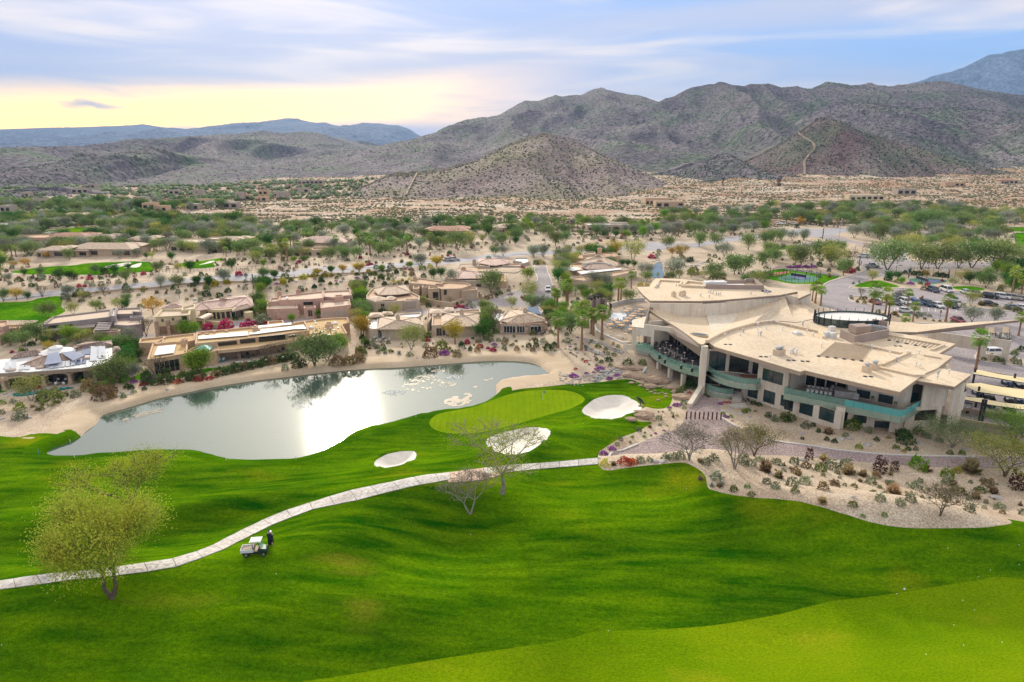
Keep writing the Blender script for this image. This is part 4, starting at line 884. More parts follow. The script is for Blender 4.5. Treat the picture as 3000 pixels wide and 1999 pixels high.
mb.add([(wB.x,wB.y,2),(tl_.x,tl_.y,2),(tl_.x,tl_.y,ZT-.6),(wB.x,wB.y,9.4)],[(0,1,2,3)]);mb.add([(wB.x,wB.y,h2_),(wA.x,wA.y,h2_),(wA.x+1,wA.y+6,h2_),(tl_.x,tl_.y,h2_)],[(0,1,2,3)]);cb(mb,'left_return_wall',M_trav)
sb_=[Qw+Vector((-3.2,-.9)),Qw+Vector((-.1,-1.2))]
balcony([Qw+dw.normalized()*-3.3-Vector((-.2,.9)),Qw+Vector((.1,-1.0))],DK+.35,3.2,DK+1.4,[Qw+Vector((0,.3)),Qw+dw.normalized()*-3.3+Vector((0,.3))])
cv2=curve('D3','1150,545 1220,620 1300,668 1400,710 1500,740 1620,765 1750,782 1860,790 1920,772',DK,4)
balcony(cv2,DK,2.85,DK+1.12,[s_a,s_a-nf*6,pq+Vector((3.6,4.4)),pq+Vector((.6,.8))])
vwall(pq+Vector((1.2,1.6)),pq+Vector((4.9,1.0)),DK,SO,'lounge_wall',M_trav,1,M_glass)
vwall(pq+Vector((4.9,1.0)),s_a-nf*5.0,DK,SO,'lounge_wall',M_trav,2)
vwall(s_a,s_a-nf*5.0,DK,SO,'lounge_wall',M_trav)
cv3=curve('D3','1112,790 1150,830 1250,880 1350,905 1450,918 1545,920',.95,4)
balcony(cv3,.95,-.1,2.0,[Vector((P1.x,P1.y)),Vector((P1.x,P1.y))-nf*4,pq+Vector((3.2,3.4)),pq+Vector((.7,.3))])
vwall(pq+Vector((1.0,2.6)),Vector((P1.x,P1.y))-nf*3.6,.95,DK-.9,'lower_glass_wall',M_trav,3)
la=onf(P1,Q1,'A2',30,1140)[0]+nf*1.5;lc=W('A2',995,1345,DK);le=W('A2',1190,1225,DK);lcc=Vector((lc.x,lc.y));lee=Vector((le.x,le.y))
balcony([la-nf*1.4,la,lcc,lee],DK,2.85,DK+1.12,[R3,Q3,P3b,P3b-nf*5,s_b-nf*5.1,s_b],1.35,aqua=(M_railt,(lcc-la).length*.5+1.4))
ec=W('A2',590,560,ZR);ec=Vector((ec.x,ec.y+1.5));ra,rb=7.7,4.6
mb=MB();N_=36
for k in range(N_):
 a,b=2*pi*k/N_,2*pi*(k+1)/N_;mb.add([(ec.x+ra*cos(a),ec.y+rb*sin(a),ZR-1),(ec.x+ra*cos(b),ec.y+rb*sin(b),ZR-1),(ec.x+ra*cos(b),ec.y+rb*sin(b),ZR+1.7),(ec.x+ra*cos(a),ec.y+rb*sin(a),ZR+1.7)],[(0,1,2,3)])
cb(mb,'lantern_glass',M_glass)
mb=MB();mb.prism([(ec.x+ra*.97*cos(2*pi*k/N_),ec.y+rb*.97*sin(2*pi*k/N_))for k in range(N_)],ZR+1.1,ZR+1.3);cb(mb,'lantern_roof',M_white)
for k in range(26):
 a=2*pi*k/26;tall=.2+.6*abs(cos(a));mb=MB();mb.box((ec.x+(ra+.18)*cos(a),ec.y+(rb+.18)*sin(a),ZR+.9+tall/2),(.08+.14*abs(cos(a))**4,.09,2.0+tall),a);cb(mb,'lantern_post',M_black)
q1=[W('A2',470,668,ZR),W('A2',590,722,ZR),W('A2',868,668,ZR),W('A2',868,600,ZR),W('A2',740,575,ZR)]
kerb([(p.x,p.y)for p in q1],ZR,1.7,.3,M_mech)
q=W('A2',650,640,ZR);mb=MB();mb.box((q.x,q.y+1,ZR+.95),(3.4,2.4,1.5),.2);cb(mb,'air_handler',M_mech)
for k in range(6):
 g=MB();u=W('A2',725+22*k,620+3*k,ZR);g.box((u.x,u.y,ZR+.9),(.9,1.6,1.1),.2);g.tube((u.x,u.y,ZR+1.45),(u.x,u.y,ZR+1.55),.35,n=8);cb(g,'air_conditioner',M_metal)
for x,y in((355,660),(405,668),(395,612)):
 u=W('A2',x,y,ZR);g=MB();g.box((u.x,u.y,ZR+.5),(1.2,.9,1.0),.2);g.tube((u.x,u.y,ZR+1.),(u.x,u.y,ZR+1.08),.35,n=8);cb(g,'air_conditioner',M_white)
ZC=7.6
bl_=[W('A2',60,300,9.2),W('A2',300,405,8.6),W('A2',600,470,8.2),W('A2',880,528,7.8),W('A2',1180,552,7.6),W('A2',1450,545,8.0),W('A2',1990,517,9.4)]
br_=[W('A2',60,500,9.2),W('A2',300,520,8.6),W('A2',600,600,8.2),W('A2',870,618,7.9),W('A2',1120,622,7.7),W('A2',1450,578,8.0),W('A2',1995,519,9.4)]
surf([[tuple(p)for p in bl_],[tuple(p.lerp(q,.5)+Vector((0,0,.1)))for p,q in zip(bl_,br_)],[tuple(p)for p in br_]],'canopy_roof',M_roofc,.5,edge=M_fasc)
mb=MB();u=W('A2',900,640,6.9);v=W('A2',1730,580,7.3);mb.add([(u.x,u.y+1,6.0),(v.x,v.y+1,6.8),(v.x,v.y+1,7.9),(u.x,u.y+1,7.4)],[(0,1,2,3)]);cb(mb,'canopy_beam',M_mech)
Pp=W('A2',1150,668,3.4);Pp=Vector((Pp.x+1,Pp.y));Qp=W('A2',1890,872,0);Qp=Vector((Qp.x,Qp.y));Mp=W('A2',1650,840,0);Mp=Vector((Mp.x,Mp.y))
facade('porch_wall',Mp,Qp,-.5,zabove(Mp,'A2',1660,665),opens=[('A2',1722,735,1840,822)])
facade('porch_wall',Pp+Vector((2,2)),Mp,-.5,zabove(Mp,'A2',1660,665)-.3,opens=[('A2',1180,705,1620,900)])
mb=MB();a_,b_=Mp,Qp;d=(b_-a_).normalized();nn=Vector((-d.y,d.x));hz_=zabove(Mp,'A2',1660,665);mb.add([(b_.x,b_.y,-.5),(b_.x+nn.x*1.2,b_.y+nn.y*1.2,-.5),(b_.x+nn.x*1.2,b_.y+nn.y*1.2,hz_),(b_.x,b_.y,hz_)],[(0,1,2,3)]);cb(mb,'porch_return_wall',M_trav)
# houses
def stucco(n,c,d):return mat(n,c,tuple(min(1,k*1.12)for k in c),.8,.9,.2,8,c3=d,fine=(4,.15))
S_tan=stucco('tan_stucco',(.50,.38,.27),(.46,.34,.24));S_pink=stucco('pink_stucco',(.52,.345,.27),(.48,.31,.24));S_grey=stucco('mauve_stucco',(.33,.28,.27),(.29,.25,.245))
S_cream=stucco('cream_stucco',(.62,.53,.34),(.56,.47,.30));S_oran=stucco('orange_stucco',(.58,.41,.27),(.54,.37,.24));S_beige=stucco('beige_stucco',(.54,.44,.34),(.50,.40,.30));S_gr2=stucco('stone_grey_stucco',(.44,.37,.31),(.40,.33,.27))
F_tan=mat('flat_roof_tan',(.56,.38,.25),(.60,.42,.28),.3,.9,fine=(3,.15));F_gold=mat('flat_roof_gold',(.54,.37,.17),(.60,.42,.22),.3,.9,fine=(3,.15));F_pale=mat('flat_roof_pale',(.62,.49,.38),(.66,.53,.42),.3,.9,fine=(3,.15))
T_pink=mat('roof_tile_pink',(.55,.38,.32),(.63,.46,.40),1.2,.8,wave=(1.05,'Y',.30),fine=(2.5,.35));T_tan=mat('roof_tile_tan',(.54,.41,.30),(.62,.48,.37),1.2,.8,wave=(1.05,'X',.30),fine=(2.5,.35));T_brown=mat('roof_tile_brown',(.40,.29,.24),(.48,.36,.30),1.2,.8,wave=(1.0,'Y',.35),fine=(2.5,.35));T_red=mat('roof_tile_red',(.42,.22,.15),(.50,.29,.21),1.2,.8,fine=(2.5,.35))
M_wood=mat('dark_wood',(.15,.08,.05),(.20,.11,.07),3,.7,stretch=(1,1,4));M_wood2=mat('brown_garage_wood',(.26,.15,.10),(.31,.19,.13),3,.7)
M_copper=mat('copper_patina',(.18,.45,.40),(.24,.50,.44),1,.5);M_solar=mat('solar_panel',(.16,.20,.34),(.22,.26,.40),.6,.25,spec=.8);M_solarw=mat('pale_collector',(.62,.64,.70),(.68,.70,.75),.6,.3)
M_brick=mat('ledge_stone',(.36,.24,.18),(.50,.37,.29),1.6,.9,.4,6,contrast=(.42,.58),fine=(5,.5))
M_wroof=mat('white_roof',(.72,.72,.72),(.78,.78,.78),.5,.6)
CUR=[None,None]
def house(name,label,f,x,y,group=None,cat='house'):
 p=G(f,x,y);e=empty(name,p,label,cat,group);CUR[0]=e;CUR[1]=p.copy();return e
def put(o,parent=None):o.parent=parent or CUR[0];o.matrix_parent_inverse=Matrix.Translation(-CUR[1])if parent is None else Matrix.Identity(4);return o
def putc(o,parent):o.parent=parent;o.matrix_parent_inverse=Matrix.Identity(4);return o
ZK=.78;FOOT=[]
def block(f,s,z,m,r=None,par=.4,z0=-1.5,rim=None,name='wall'):
 z*=ZK
 pts=[W(f,x,y,z)for _,x,y in fl(f,s)];P=[(p.x,p.y)for p in pts];FOOT.append(np.array(P));orig=[Vector(p)for p in P];C=ccw(P);n=len(C)
 I=[tuple(q)for q in inset(C,.35)];mb=MB()
 mb.add([(*p,z0)for p in C]+[(*p,z)for p in C]+[(*p,z)for p in I]+[(*p,z-par)for p in I],[(k,(k+1)%n,n+(k+1)%n,n+k)for k in range(n)]+[(n+k,n+(k+1)%n,2*n+(k+1)%n,2*n+k)for k in range(n)]+[(2*n+k,2*n+(k+1)%n,3*n+(k+1)%n,3*n+k)for k in range(n)])
 w=put(mb.build(name,m));mb=MB();mb.add([(*p,z-par+.004)for p in I],[tuple(range(n))]);q=put(mb.build('roof',r or F_tan))
 if rim:
  k=MB()
  for i in range(n):
   a,b=Vector(C[i]),Vector(C[(i+1)%n]);d=b-a;c=(a+b)/2;k.box((c.x,c.y,z+.06),(d.length+.1,.42,.12),math.atan2(d.y,d.x))
  put(k.build('cornice',rim))
 return orig
def hip(f,s,ze,rs,zr,m,th=.22,fm=None):
 ze*=ZK;zr*=ZK
 E_=[W(f,x,y,ze)for _,x,y in fl(f,s)];Rr=[W(f,x,y,zr)for _,x,y in fl(f,rs)]
 FOOT.append(np.array([(p.x,p.y)for p in E_]));a=sum(p.x*q.y-q.x*p.y for p,q in zip(E_,E_[1:]+E_[:1]))
 if a<0:E_=E_[::-1]
 n=len(E_);near=[min(range(len(Rr)),key=lambda k:(Rr[k].xy-e.xy).length)for e in E_]
 V=E_+Rr+[Vector((e.x,e.y,e.z-th))for e in E_];F=[]
 for i in range(n):
  j=(i+1)%n;F.append((i,j,n+near[j],n+near[i])if near[i]!=near[j]else(i,j,n+near[i]));F.append((n+len(Rr)+i,n+len(Rr)+j,j,i))
 F.append(tuple(n+len(Rr)+i for i in range(n-1,-1,-1)))
 o=put(mesh('tile_roof',V,F,m));
 if len(Rr)>1:
  k=MB();k.tube(Rr[0]+Vector((0,0,.05)),Rr[1]+Vector((0,0,.05)),.14,n=6)
  for i in range(n):k.tube(E_[i]+Vector((0,0,.04)),Rr[near[i]]+Vector((0,0,.04)),.11,n=5)
  putc(k.build('ridge_cap',m),o)
 return o
def core(f,s,z,m,d=.7):
 z*=ZK;P=[(p.x,p.y)for p in(W(f,x,y,z)for _,x,y in fl(f,s))];C=ccw(P);I=[tuple(q)for q in inset(C,d)]
 mb=MB();mb.prism(I,-1,z-.01);put(mb.build('wall',m));return[Vector(q)for q in(I if C is P or C==P else I[::-1])]
def wn(P,Q,f,x0,y0,x1,y1,n=2,m=None,fr=None,bars=0,name='window'):
 P=Vector(P[:2]);Q=Vector(Q[:2]);o=op(P,Q,f,x0,y0,x1,y1);e=(Q-P).normalized();nn=Vector((e.y,-e.x));nn=-nn if nn.dot(P)>0 else nn
 if o[1]-o[0]<.15 or o[3]-o[2]<.15:return
 w=window(P,e,nn,o,None,n,m or M_glassd,fr,dep=-.05,name=name,bars=bars);put(w);return w
def door(P,Q,f,x0,y0,x1,y1,m,name='garage_door',seams=4):
 P=Vector(P[:2]);Q=Vector(Q[:2]);o=op(P,Q,f,x0,y0,x1,y1);e=(Q-P).normalized();nn=Vector((e.y,-e.x));nn=-nn if nn.dot(P)>0 else nn;mb=MB()
 for k in range(seams):
  za=o[2]+(o[3]-o[2])*k/seams;zb_=o[2]+(o[3]-o[2])*(k+1)/seams-.05;c=P+e*((o[0]+o[1])/2)+nn*.06;mb.box((c.x,c.y,(za+zb_)/2),(o[1]-o[0],.1,zb_-za),math.atan2(e.y,e.x))
 put(mb.build(name,m))
def slabq(f,s,z,m,name='solar_panel',th=.08,tilt=0):
 z*=ZK
 P=[W(f,x,y,z)for _,x,y in fl(f,s)];C=ccw([(p.x,p.y)for p in P]);ys=[p[1]for p in C];lo=min(ys)
 mb=MB();mb.prism(C,[z+(p[1]-lo)*tilt for p in C],[z+th+(p[1]-lo)*tilt for p in C]);return put(mb.build(name,m))
def chim(f,x,y,z,w,d,h,m,cap=None,rz=.1):
 z*=ZK;h*=.8;w*=.85;d*=.85
 p=W(f,x,y,z);mb=MB();mb.box((p.x,p.y,z+h/2-.5),(w,d,h+1),rz);o=put(mb.build('chimney',m));mb=MB();mb.box((p.x,p.y,z+h+.06),(w+.25,d+.25,.12),rz);mb.box((p.x,p.y,z+h+.25),(w*.6,d*.6,.3),rz);putc(mb.build('chimney_cap',cap or m),o)
def tube_z(x,y,z0,z1,r,m,name='column',n=10,r1=None):mb=MB();mb.tube((x,y,z0),(x,y,z1),r,r1,n=n);return put(mb.build(name,m))
house('arcade_house','low tan house with a row of wide arches, its white roof full of solar panels','A3',465,1040)
P1h=[W('A3',x,y,3.35)for x,y in((-120,905),(60,903),(200,886),(290,893),(430,881),(600,868),(720,858),(850,850),(980,830),(1100,795),(1170,752),(1172,640),(1000,655),(750,668),(440,695),(100,755),(-120,775))]
c=ccw([(p.x,p.y)for p in P1h]);mb=MB();mb.prism(c,3.22,3.35);put(mb.build('roof',M_wroof));mb=MB();mb.prism([tuple(q)for q in inset(c,.08)],2.55,3.217);put(mb.build('fascia',mat('fascia_taupe',(.38,.28,.21),(.42,.32,.24),1)))
mb=MB();mb.prism([tuple(q)for q in inset(c,3.4)],-1,2.547);put(mb.build('wall',S_tan))
colp=[W('A3',x,y,0)for x,y in((-150,1100),(48,1082),(335,1052),(465,1038),(740,1010),(995,972),(1120,905))]
for a in colp[1:]:
 mb=MB();mb.lathe((a.x,a.y,-.3),[(.55,0),(.55,.5),(.38,.8),(.32,1.9),(.45,2.3),(.5,2.55)],12);put(mb.build('column',S_tan,smooth=True))
for a,b in zip(colp,colp[1:]):
 d=(b-a);L=d.length;N_=12;e=d/L;mb=MB();nn=Vector((e.y,-e.x,0))*.28
 for k in range(N_):
  t0,t1=.3/L+(1-.6/L)*k/N_,.3/L+(1-.6/L)*(k+1)/N_;z0,z1=[1.45+.85*math.sqrt(max(0,1-(2*t-1)**2))for t in(t0,t1)]
  p,q=a+d*t0,a+d*t1
  for s_ in(-1,1):
   mb.add([(p.x+nn.x*s_,p.y+nn.y*s_,z0),(q.x+nn.x*s_,q.y+nn.y*s_,z1),(q.x+nn.x*s_,q.y+nn.y*s_,2.56),(p.x+nn.x*s_,p.y+nn.y*s_,2.56)],[(0,1,2,3)])
  mb.add([(p.x-nn.x,p.y-nn.y,z0),(q.x-nn.x,q.y-nn.y,z1),(q.x+nn.x,q.y+nn.y,z1),(p.x+nn.x,p.y+nn.y,z0)],[(0,1,2,3)])
 put(mb.build('arch',S_tan))
 ii=inset(c,3.2)
iw=[Vector((p.x,p.y))+Vector((.3,2.4))for p in colp]
for k,(x0,y0,x1,y1)in enumerate(((80,930,290,1040),(330,925,440,1010),(495,905,700,1005),(760,870,950,975))):
 a,b=iw[min(k+1,5)],iw[min(k+2,6)]
 if k>=1:a,b=iw[2 if k==1 else k+1],iw[3 if k==1 else k+2]
 wn(a,b,'A3',x0,y0,x1,y1,4)
hip('A3','205,828 400,838 640,792 890,735 700,700 420,705',4.45,'450,735 640,705',5.8,T_brown);hip('A3','115,748 445,702 440,662 150,690',4.7,'220,690 380,668',5.8,T_brown);hip('A3','755,660 1175,612 1165,565 900,582 765,615',4.7,'860,612 1060,580',5.9,T_brown);hip('A3','1175,690 1265,660 1240,620 1180,625',4.0,'1215,640',4.9,T_brown)
p=W('A3',590,690,3.6);mb=MB();mb.lathe((p.x,p.y,3.4),[(3.2,0),(3.2,.5),(1.4,1.0),(1.3,1.4),(.1,1.8)],20);put(mb.build('dome_skylight',M_wroof))
slabq('A3','457,825 650,802 615,722 510,740',5.2,M_solar,tilt=.12);slabq('A3','640,715 765,778 893,735 770,700',5.3,M_solar,tilt=.1);slabq('A3','640,708 770,700 850,722 700,740',5.4,M_solarw)
for s in('865,676 945,671 940,711 863,714','955,665 1040,670 1030,732 945,730','1036,672 1106,672 1100,750 1029,752','945,745 1015,742 1012,778 938,782','700,668 795,672 780,696 700,694','120,815 180,805 168,858 108,862','60,820 110,815 100,868 48,870','205,845 258,840 245,870 198,874','268,842 320,846 310,868 262,870','515,826 572,822 560,856 508,860','575,815 630,812 622,848 565,852','636,808 685,806 676,840 630,846','690,802 735,798 728,834 684,838','748,796 795,790 785,822 740,828','803,788 848,784 842,816 796,820','858,780 905,778 900,806 850,810'):slabq('A3',s,4.4,M_solarw if s[0]!='8' else M_solar,tilt=.18)
for x,y in((425,848),(115,877),(915,750)):p=W('A3',x,y,3.4);mb=MB();mb.lathe((p.x,p.y,3.35),[(.9,0),(.9,.2),(.6,.3)],14);put(mb.build('round_skylight',M_mech))
house('mauve_house','low mauve-grey modern house with flat tan roofs and an open pergola','A3',1130,560)
a=block('A3','447,398 552,313 1165,238 1148,318',5.0,S_grey,F_pale);wn(a[0],a[3],'A3',497,412,618,432,2);wn(a[0],a[3],'A3',675,402,760,412,2);wn(a[0],a[3],'A3',1035,372,1140,384,2)
block('A3','1148,308 1170,226 1218,224 1205,310',6.0,S_grey,M_wroof);block('A3','1206,290 1218,228 1477,219 1475,268 1390,262 1385,285',5.2,S_grey,F_pale)
b=block('A3','1190,400 1215,340 1470,332 1480,392 1330,408',4.0,S_grey,F_pale);door(b[0],b[3],'A3',1270,425,1440,530,S_gr2);block('A3','1355,325 1360,310 1495,300 1495,318',4.7,S_grey,F_pale)
mb=MB();mb.prism(ccw([(q.x,q.y)for q in(W('A3',x,y,2.6)for x,y in((418,470),(445,440),(1000,385),(985,420)))]),2.35,2.6);put(mb.build('porch_roof',S_grey))
q0,q1=W('A3',430,530),W('A3',620,530);mb=MB();mb.box((q0.x,q0.y,1.15),(.6,.6,2.35));put(mb.build('column',S_grey));wn((q0.x,q0.y+2.5),(q1.x+6,q1.y+4),'A3',450,485,620,545,3)
for k in range(4):x=1005+k*42;slabq('A3',f'{x},{460-k*2} {x+10},{458-k*2} {x+48},{385-k*3} {x+38},{387-k*3}',3.7,S_grey,'pergola_beam',.3)
for k in range(5):slabq('A3',f'{985+9*k},{462-17*k} {990+9*k},{452-17*k} {1140+8*k},{448-17*k} {1138+8*k},{456-17*k}',3.99,S_grey,'pergola_beam',.2)
b=block('A3','972,478 985,440 1258,445 1250,468',3.6,M_brick,S_grey);door(b[0],b[3],'A3',1030,480,1118,552,M_wood,'door',3)
house('cream_house','two-storey cream house with three brown garage doors set in stone piers','A3',1770,495)
a=block('A3','1622,322 1690,240 1985,240 1975,300',6.2,S_cream,F_pale,rim=S_cream);wn(a[0],a[3],'A3',1680,340,1712,372,2,fr=M_fascl);wn(a[0],a[3],'A3',1790,325,1822,356,2,fr=M_fascl);wn(a[0],a[3],'A3',1895,312,1955,345,2)
for x0,x1,y0,y1 in((1665,1757,418,497),(1775,1870,405,488),(1887,1977,392,475)):door(a[0],a[3],'A3',x0,y0,x1,y1,M_wood2,seams=5)
e=(a[3]-a[0]).normalized();nn=Vector((e.y,-e.x));nn=-nn if nn.dot(a[0])>0 else nn
for x in(1640,1765,1878,1987):
 s_,_=onplane(a[0],a[3],'A3',x,450);q=a[0]+e*s_+nn*.35;mb=MB();mb.box((q.x,q.y,1.6),(.75,.6,4.6),math.atan2(e.y,e.x));put(mb.build('stone_pier',M_brick))
block('A3','1893,250 1900,215 2035,182 2035,235',6.6,S_cream,F_pale);hip('A3','1665,245 1900,210 1870,178 1760,185',6.2,'1790,190 1830,186',7.2,T_pink)
house('conservatory_house','cream house under one broad pink tile roof with a curved glass conservatory','A4',400,600)
E4=[W('A4',x,y,3.9)for x,y in((70,490),(245,470),(395,460),(490,450),(495,495),(715,440),(700,318),(350,365),(60,405))]
hip('A4','60,492 245,470 490,452 715,440 705,312 400,345 60,408',3.9,'150,400 640,345',5.3,T_pink);hip('A4','490,497 718,442 690,385 480,440',3.6,'560,440 640,420',4.5,T_tan)
cc_=core('A4','85,488 250,470 400,460 500,450 700,435 690,330 90,400',3.7,S_cream,1.0)
p=W('A4',320,590,0);mb=MB();N_=8
arcp=[Vector((p.x-4.6+9.2*k/N_,p.y+.9-2.2*sin(pi*k/N_)+1.2))for k in range(N_+1)]
for k in range(N_):
 u,v=arcp[k],arcp[k+1];e=(v-u).normalized();nn=Vector((e.y,-e.x));put(window(u,e,nn,(.03,(v-u).length-.03,.1,2.3),None,1,M_glassd,S_cream,dep=0,fw=.16))
c2=[tuple(q+Vector((0,-.3)))for q in arcp]+[(arcp[-1].x,arcp[-1].y+1.5),(arcp[0].x,arcp[0].y+1.5)];mb=MB();mb.prism(ccw(c2),2.3,2.9);put(mb.build('curved_parapet',S_cream))
chim('A4',390,400,4.4,1.9,1.4,1.4,M_brick)
wa,wb=W('A4',85,560),W('A4',720,545)
for x in(400,440,570):wn(cc_[2],cc_[4],'A4',x,480,x+38,545,1,fr=S_cream)
p=W('A4',663,500,2.1);tube_z(p.x,p.y,-.5,2.1,1.2,S_cream,'round_tower',18)
p=W('A4',145,590,3);mb=MB();u0=W('A4',140,670,0)
for k in range(8):
 a0,a1=pi*k/8,pi*(k+1)/8;w_=1.25;mb.add([(u0.x-w_*cos(a0),u0.y-.2,1.9+w_*.6*sin(a0)),(u0.x-w_*cos(a1),u0.y-.2,1.9+w_*.6*sin(a1)),(u0.x-w_*cos(a1)+.4,u0.y+5,1.9+w_*.6*sin(a1)),(u0.x-w_*cos(a0)+.4,u0.y+5,1.9+w_*.6*sin(a0))],[(0,1,2,3)])
put(mb.build('barrel_vault',M_fascl));mb=MB();mb.box((u0.x,u0.y+.3,.7),(2.4,.5,2.4));put(mb.build('gate_wall',S_cream));mb=MB();mb.box((u0.x,u0.y,.85),(1.2,.16,1.7));put(mb.build('door',M_wood))
for x0,y0,x1,y1 in((40,640,105,650),(190,625,360,640),(620,560,700,570),(360,640,480,655)):
 u,v=W('A4',x0,y0+22),W('A4',x1,y1+22);d=v-u;mb=MB();mb.box(((u.x+v.x)/2,(u.y+v.y)/2,.4),(d.length,.3,1.8),math.atan2(d.y,d.x));put(mb.build('garden_wall',S_cream))
house('pink_adobe_house','pink adobe house of stepped flat-roofed blocks with a double garage','A4',1340,560)
a=block('A4','998,372 1003,328 1480,275 1485,350 1350,362',5.6,S_pink,F_pale);b=block('A4','1485,335 1482,276 1775,262 1795,320 1605,330 1600,345',5.3,S_pink,F_pale)
block('A4','890,390 905,352 995,345 998,385',5.0,S_pink,F_pale);c_=block('A4','862,470 868,400 1195,405 1205,462',3.9,S_pink,F_pale);block('A4','925,492 935,470 1112,458 1120,485',3.2,S_pink,F_pale)
block('A4','975,530 990,500 1215,482 1225,505',2.3,S_pink,F_pale);d_=block('A4','1268,462 1272,440 1395,432 1400,455',3.9,S_pink,F_pale);wn(d_[0],d_[3],'A4',1312,482,1368,550,2,fr=M_fascl)
e_=block('A4','1452,462 1452,385 1570,378 1770,360 1785,425 1570,448',4.4,S_pink,F_pale);g_=block('A4','1565,462 1570,450 1755,437 1762,452',3.9,S_pink,F_pale);door(g_[0],g_[3],'A4',1588,488,1755,552,S_gr2);door(e_[0],e_[5],'A4',1480,490,1562,552,S_gr2)
wn(a[0],a[4],'A4',1265,395,1370,425,3);block('A4','1600,345 1605,318 1700,312 1700,330',5.9,S_pink,F_pale)
chim('A4',1005,312,5.6,1.2,1.0,.9,S_pink);chim('A4',1208,292,5.6,1.3,1.0,.9,S_pink);slabq('A4','1075,362 1098,360 1096,348 1076,350',5.4,M_white,'skylight',.3)
p=W('A4',845,548,0);q=W('A4',930,478,2.5);u=W('A4',935,575,0);mb=MB();mb.prism(ccw([(p.x,p.y),(u.x,u.y),(u.x+.4,u.y+2),(q.x,q.y+.5)]),-1,[.5,2.0,2.3,2.3]);put(mb.build('battered_wall',S_pink))
house('long_orange_house','very long orange-tan flat-roofed house with white skylight strips, facing the pond','A4',560,1000)
a=block('A3','1535,765 1592,590 1955,575 1960,690 1900,705',4.3,S_oran,F_gold);block('A3','1447,590 1462,545 1722,518 1705,580',4.1,S_oran,F_gold);block('A3','1590,600 1730,520 2040,485 2035,560 1955,575',4.3,S_oran,F_gold)
wn(a[0],a[4],'A3',1605,795,1885,890,5,fr=M_fascl);slabq('A3','1608,725 1650,632 1838,612 1815,698',4.1,M_wroof,'skylight',.15);chim('A3',1925,600,4.2,1.1,2.0,1.2,S_oran)
b=block('A4','78,850 95,722 725,662 735,700 1280,600 1330,702 1100,735 560,800',5.2,S_oran,F_gold)
for x0,y0,x1,y1 in((330,838,540,855),(570,806,742,832),(775,775,1070,808),(1105,758,1180,772)):wn(b[0],b[7]if len(b)>7 else b[5],'A4',x0,y0,x1,y1,3)
for s in('115,805 120,770 300,760 310,750 655,720 662,762','670,755 675,735 790,718 800,700 1265,652 1300,690 1160,695 770,745','725,672 760,660 1135,625 1135,645 760,682'):slabq('A4',s,5.0,M_wroof,'skylight_strip',.14)
c_=block('A4','325,925 330,870 1190,778 1195,800 1000,830 760,880',3.75,S_oran,F_gold,par=.12,z0=2.2);q0,q1=W('A4',330,1000),W('A4',1000,950)
wn(b[0],b[5],'A4',345,945,550,1003,4);wn(b[0],b[5],'A4',595,915,750,985,3,M_glass);wn(b[0],b[5],'A4',800,890,1000,960,4)
d_=block('A4','1245,740 1155,612 1520,570 1750,560 1770,615 1690,640 1745,735 1620,750 1265,785',4.0,S_oran,F_gold);wn(d_[7],d_[6],'A4',1600,850,1700,890,3,fr=M_fascl);block('A4','1498,640 1505,612 1580,610 1590,635',4.9,S_oran,F_gold);block('A4','870,640 875,605 1040,590 1055,625',4.6,S_oran,F_gold)
p=W('A4',178,905,3.1);mb=MB();mb.lathe((p.x,p.y,-1),[(3.2,0),(3.2,4.0),(2.9,4.0),(2.9,3.75)],24);put(mb.build('round_wall',S_oran));mb=MB()
hp=[(p.x+2.3*cos(R(45+90*k)+.2),p.y+2.3*sin(R(45+90*k)+.2),3.1)for k in range(4)];mb.add(hp+[(p.x,p.y,4.0)],[(k,(k+1)%4,4)for k in range(4)]);put(mb.build('copper_pyramid_roof',M_copper))
chim('A4',742,700,5.1,1.0,2.2,.9,S_oran)
for x,y in((1350,672),(1565,665),(1610,625)):p=W('A4',x,y,3.0);mb=MB();mb.lathe((p.x,p.y,2.75),[(.75,0),(.7,.3),(.3,.55)],12);put(mb.build('dome_skylight',M_wroof))
for x,y in((1388,605),(1400,628),(1470,722),(1510,688),(1545,752),(1645,678),(1290,610),(1595,700),(1380,730)):p=W('A4',x,y,2.85);mb=MB();mb.box((p.x,p.y,2.85),(.5,.5,.25));put(mb.build('roof_vent',M_white))
for x,y in((210,745),(128,745),(295,720),(425,712)):p=W('A4',x,y,3.85);mb=MB();mb.box((p.x,p.y,3.85),(.7,.6,.4));put(mb.build('roof_vent',S_oran))
for x,y0 in((560,1005),(760,960)):p=W('A4',x,y0+10);mb=MB();mb.box((p.x,p.y+.5,.8),(.7,.6,2.8));put(mb.build('stone_column',M_brick))
house('beige_garage_house','beige house with tan hipped roof and a wide garage door, behind the front row','A5',480,570)
a=block('A5','72,455 125,395 190,400 490,425 500,435 565,465 560,500 430,505 300,515 160,520 75,490',3.9,S_beige,F_tan);hip('A5','135,400 185,455 365,450 490,432 430,362 260,370',4.6,'258,375 340,372',6.2,T_tan)
hip('A5','100,490 160,512 255,500 250,478 175,462 110,470',4.0,'180,470',4.8,T_tan);hip('A5','250,500 320,500 355,480 300,462 260,470',4.0,'300,470',4.7,T_tan)
g_=block('A5','420,512 425,490 555,485 565,500',3.8,S_beige,F_tan);door(g_[0],g_[3],'A5',430,520,550,572,S_gr2,seams=6);wn(a[7],a[6],'A5',278,515,335,540,2,fr=M_fascl);wn(a[8],a[7],'A5',205,535,238,562,2,fr=M_fascl);chim('A5',298,365,6.0,1.3,1.1,.9,S_beige)
house('pond_villa','beige pond-side villa with white flat roof corner, half behind a pale feathery tree','A5',230,880)
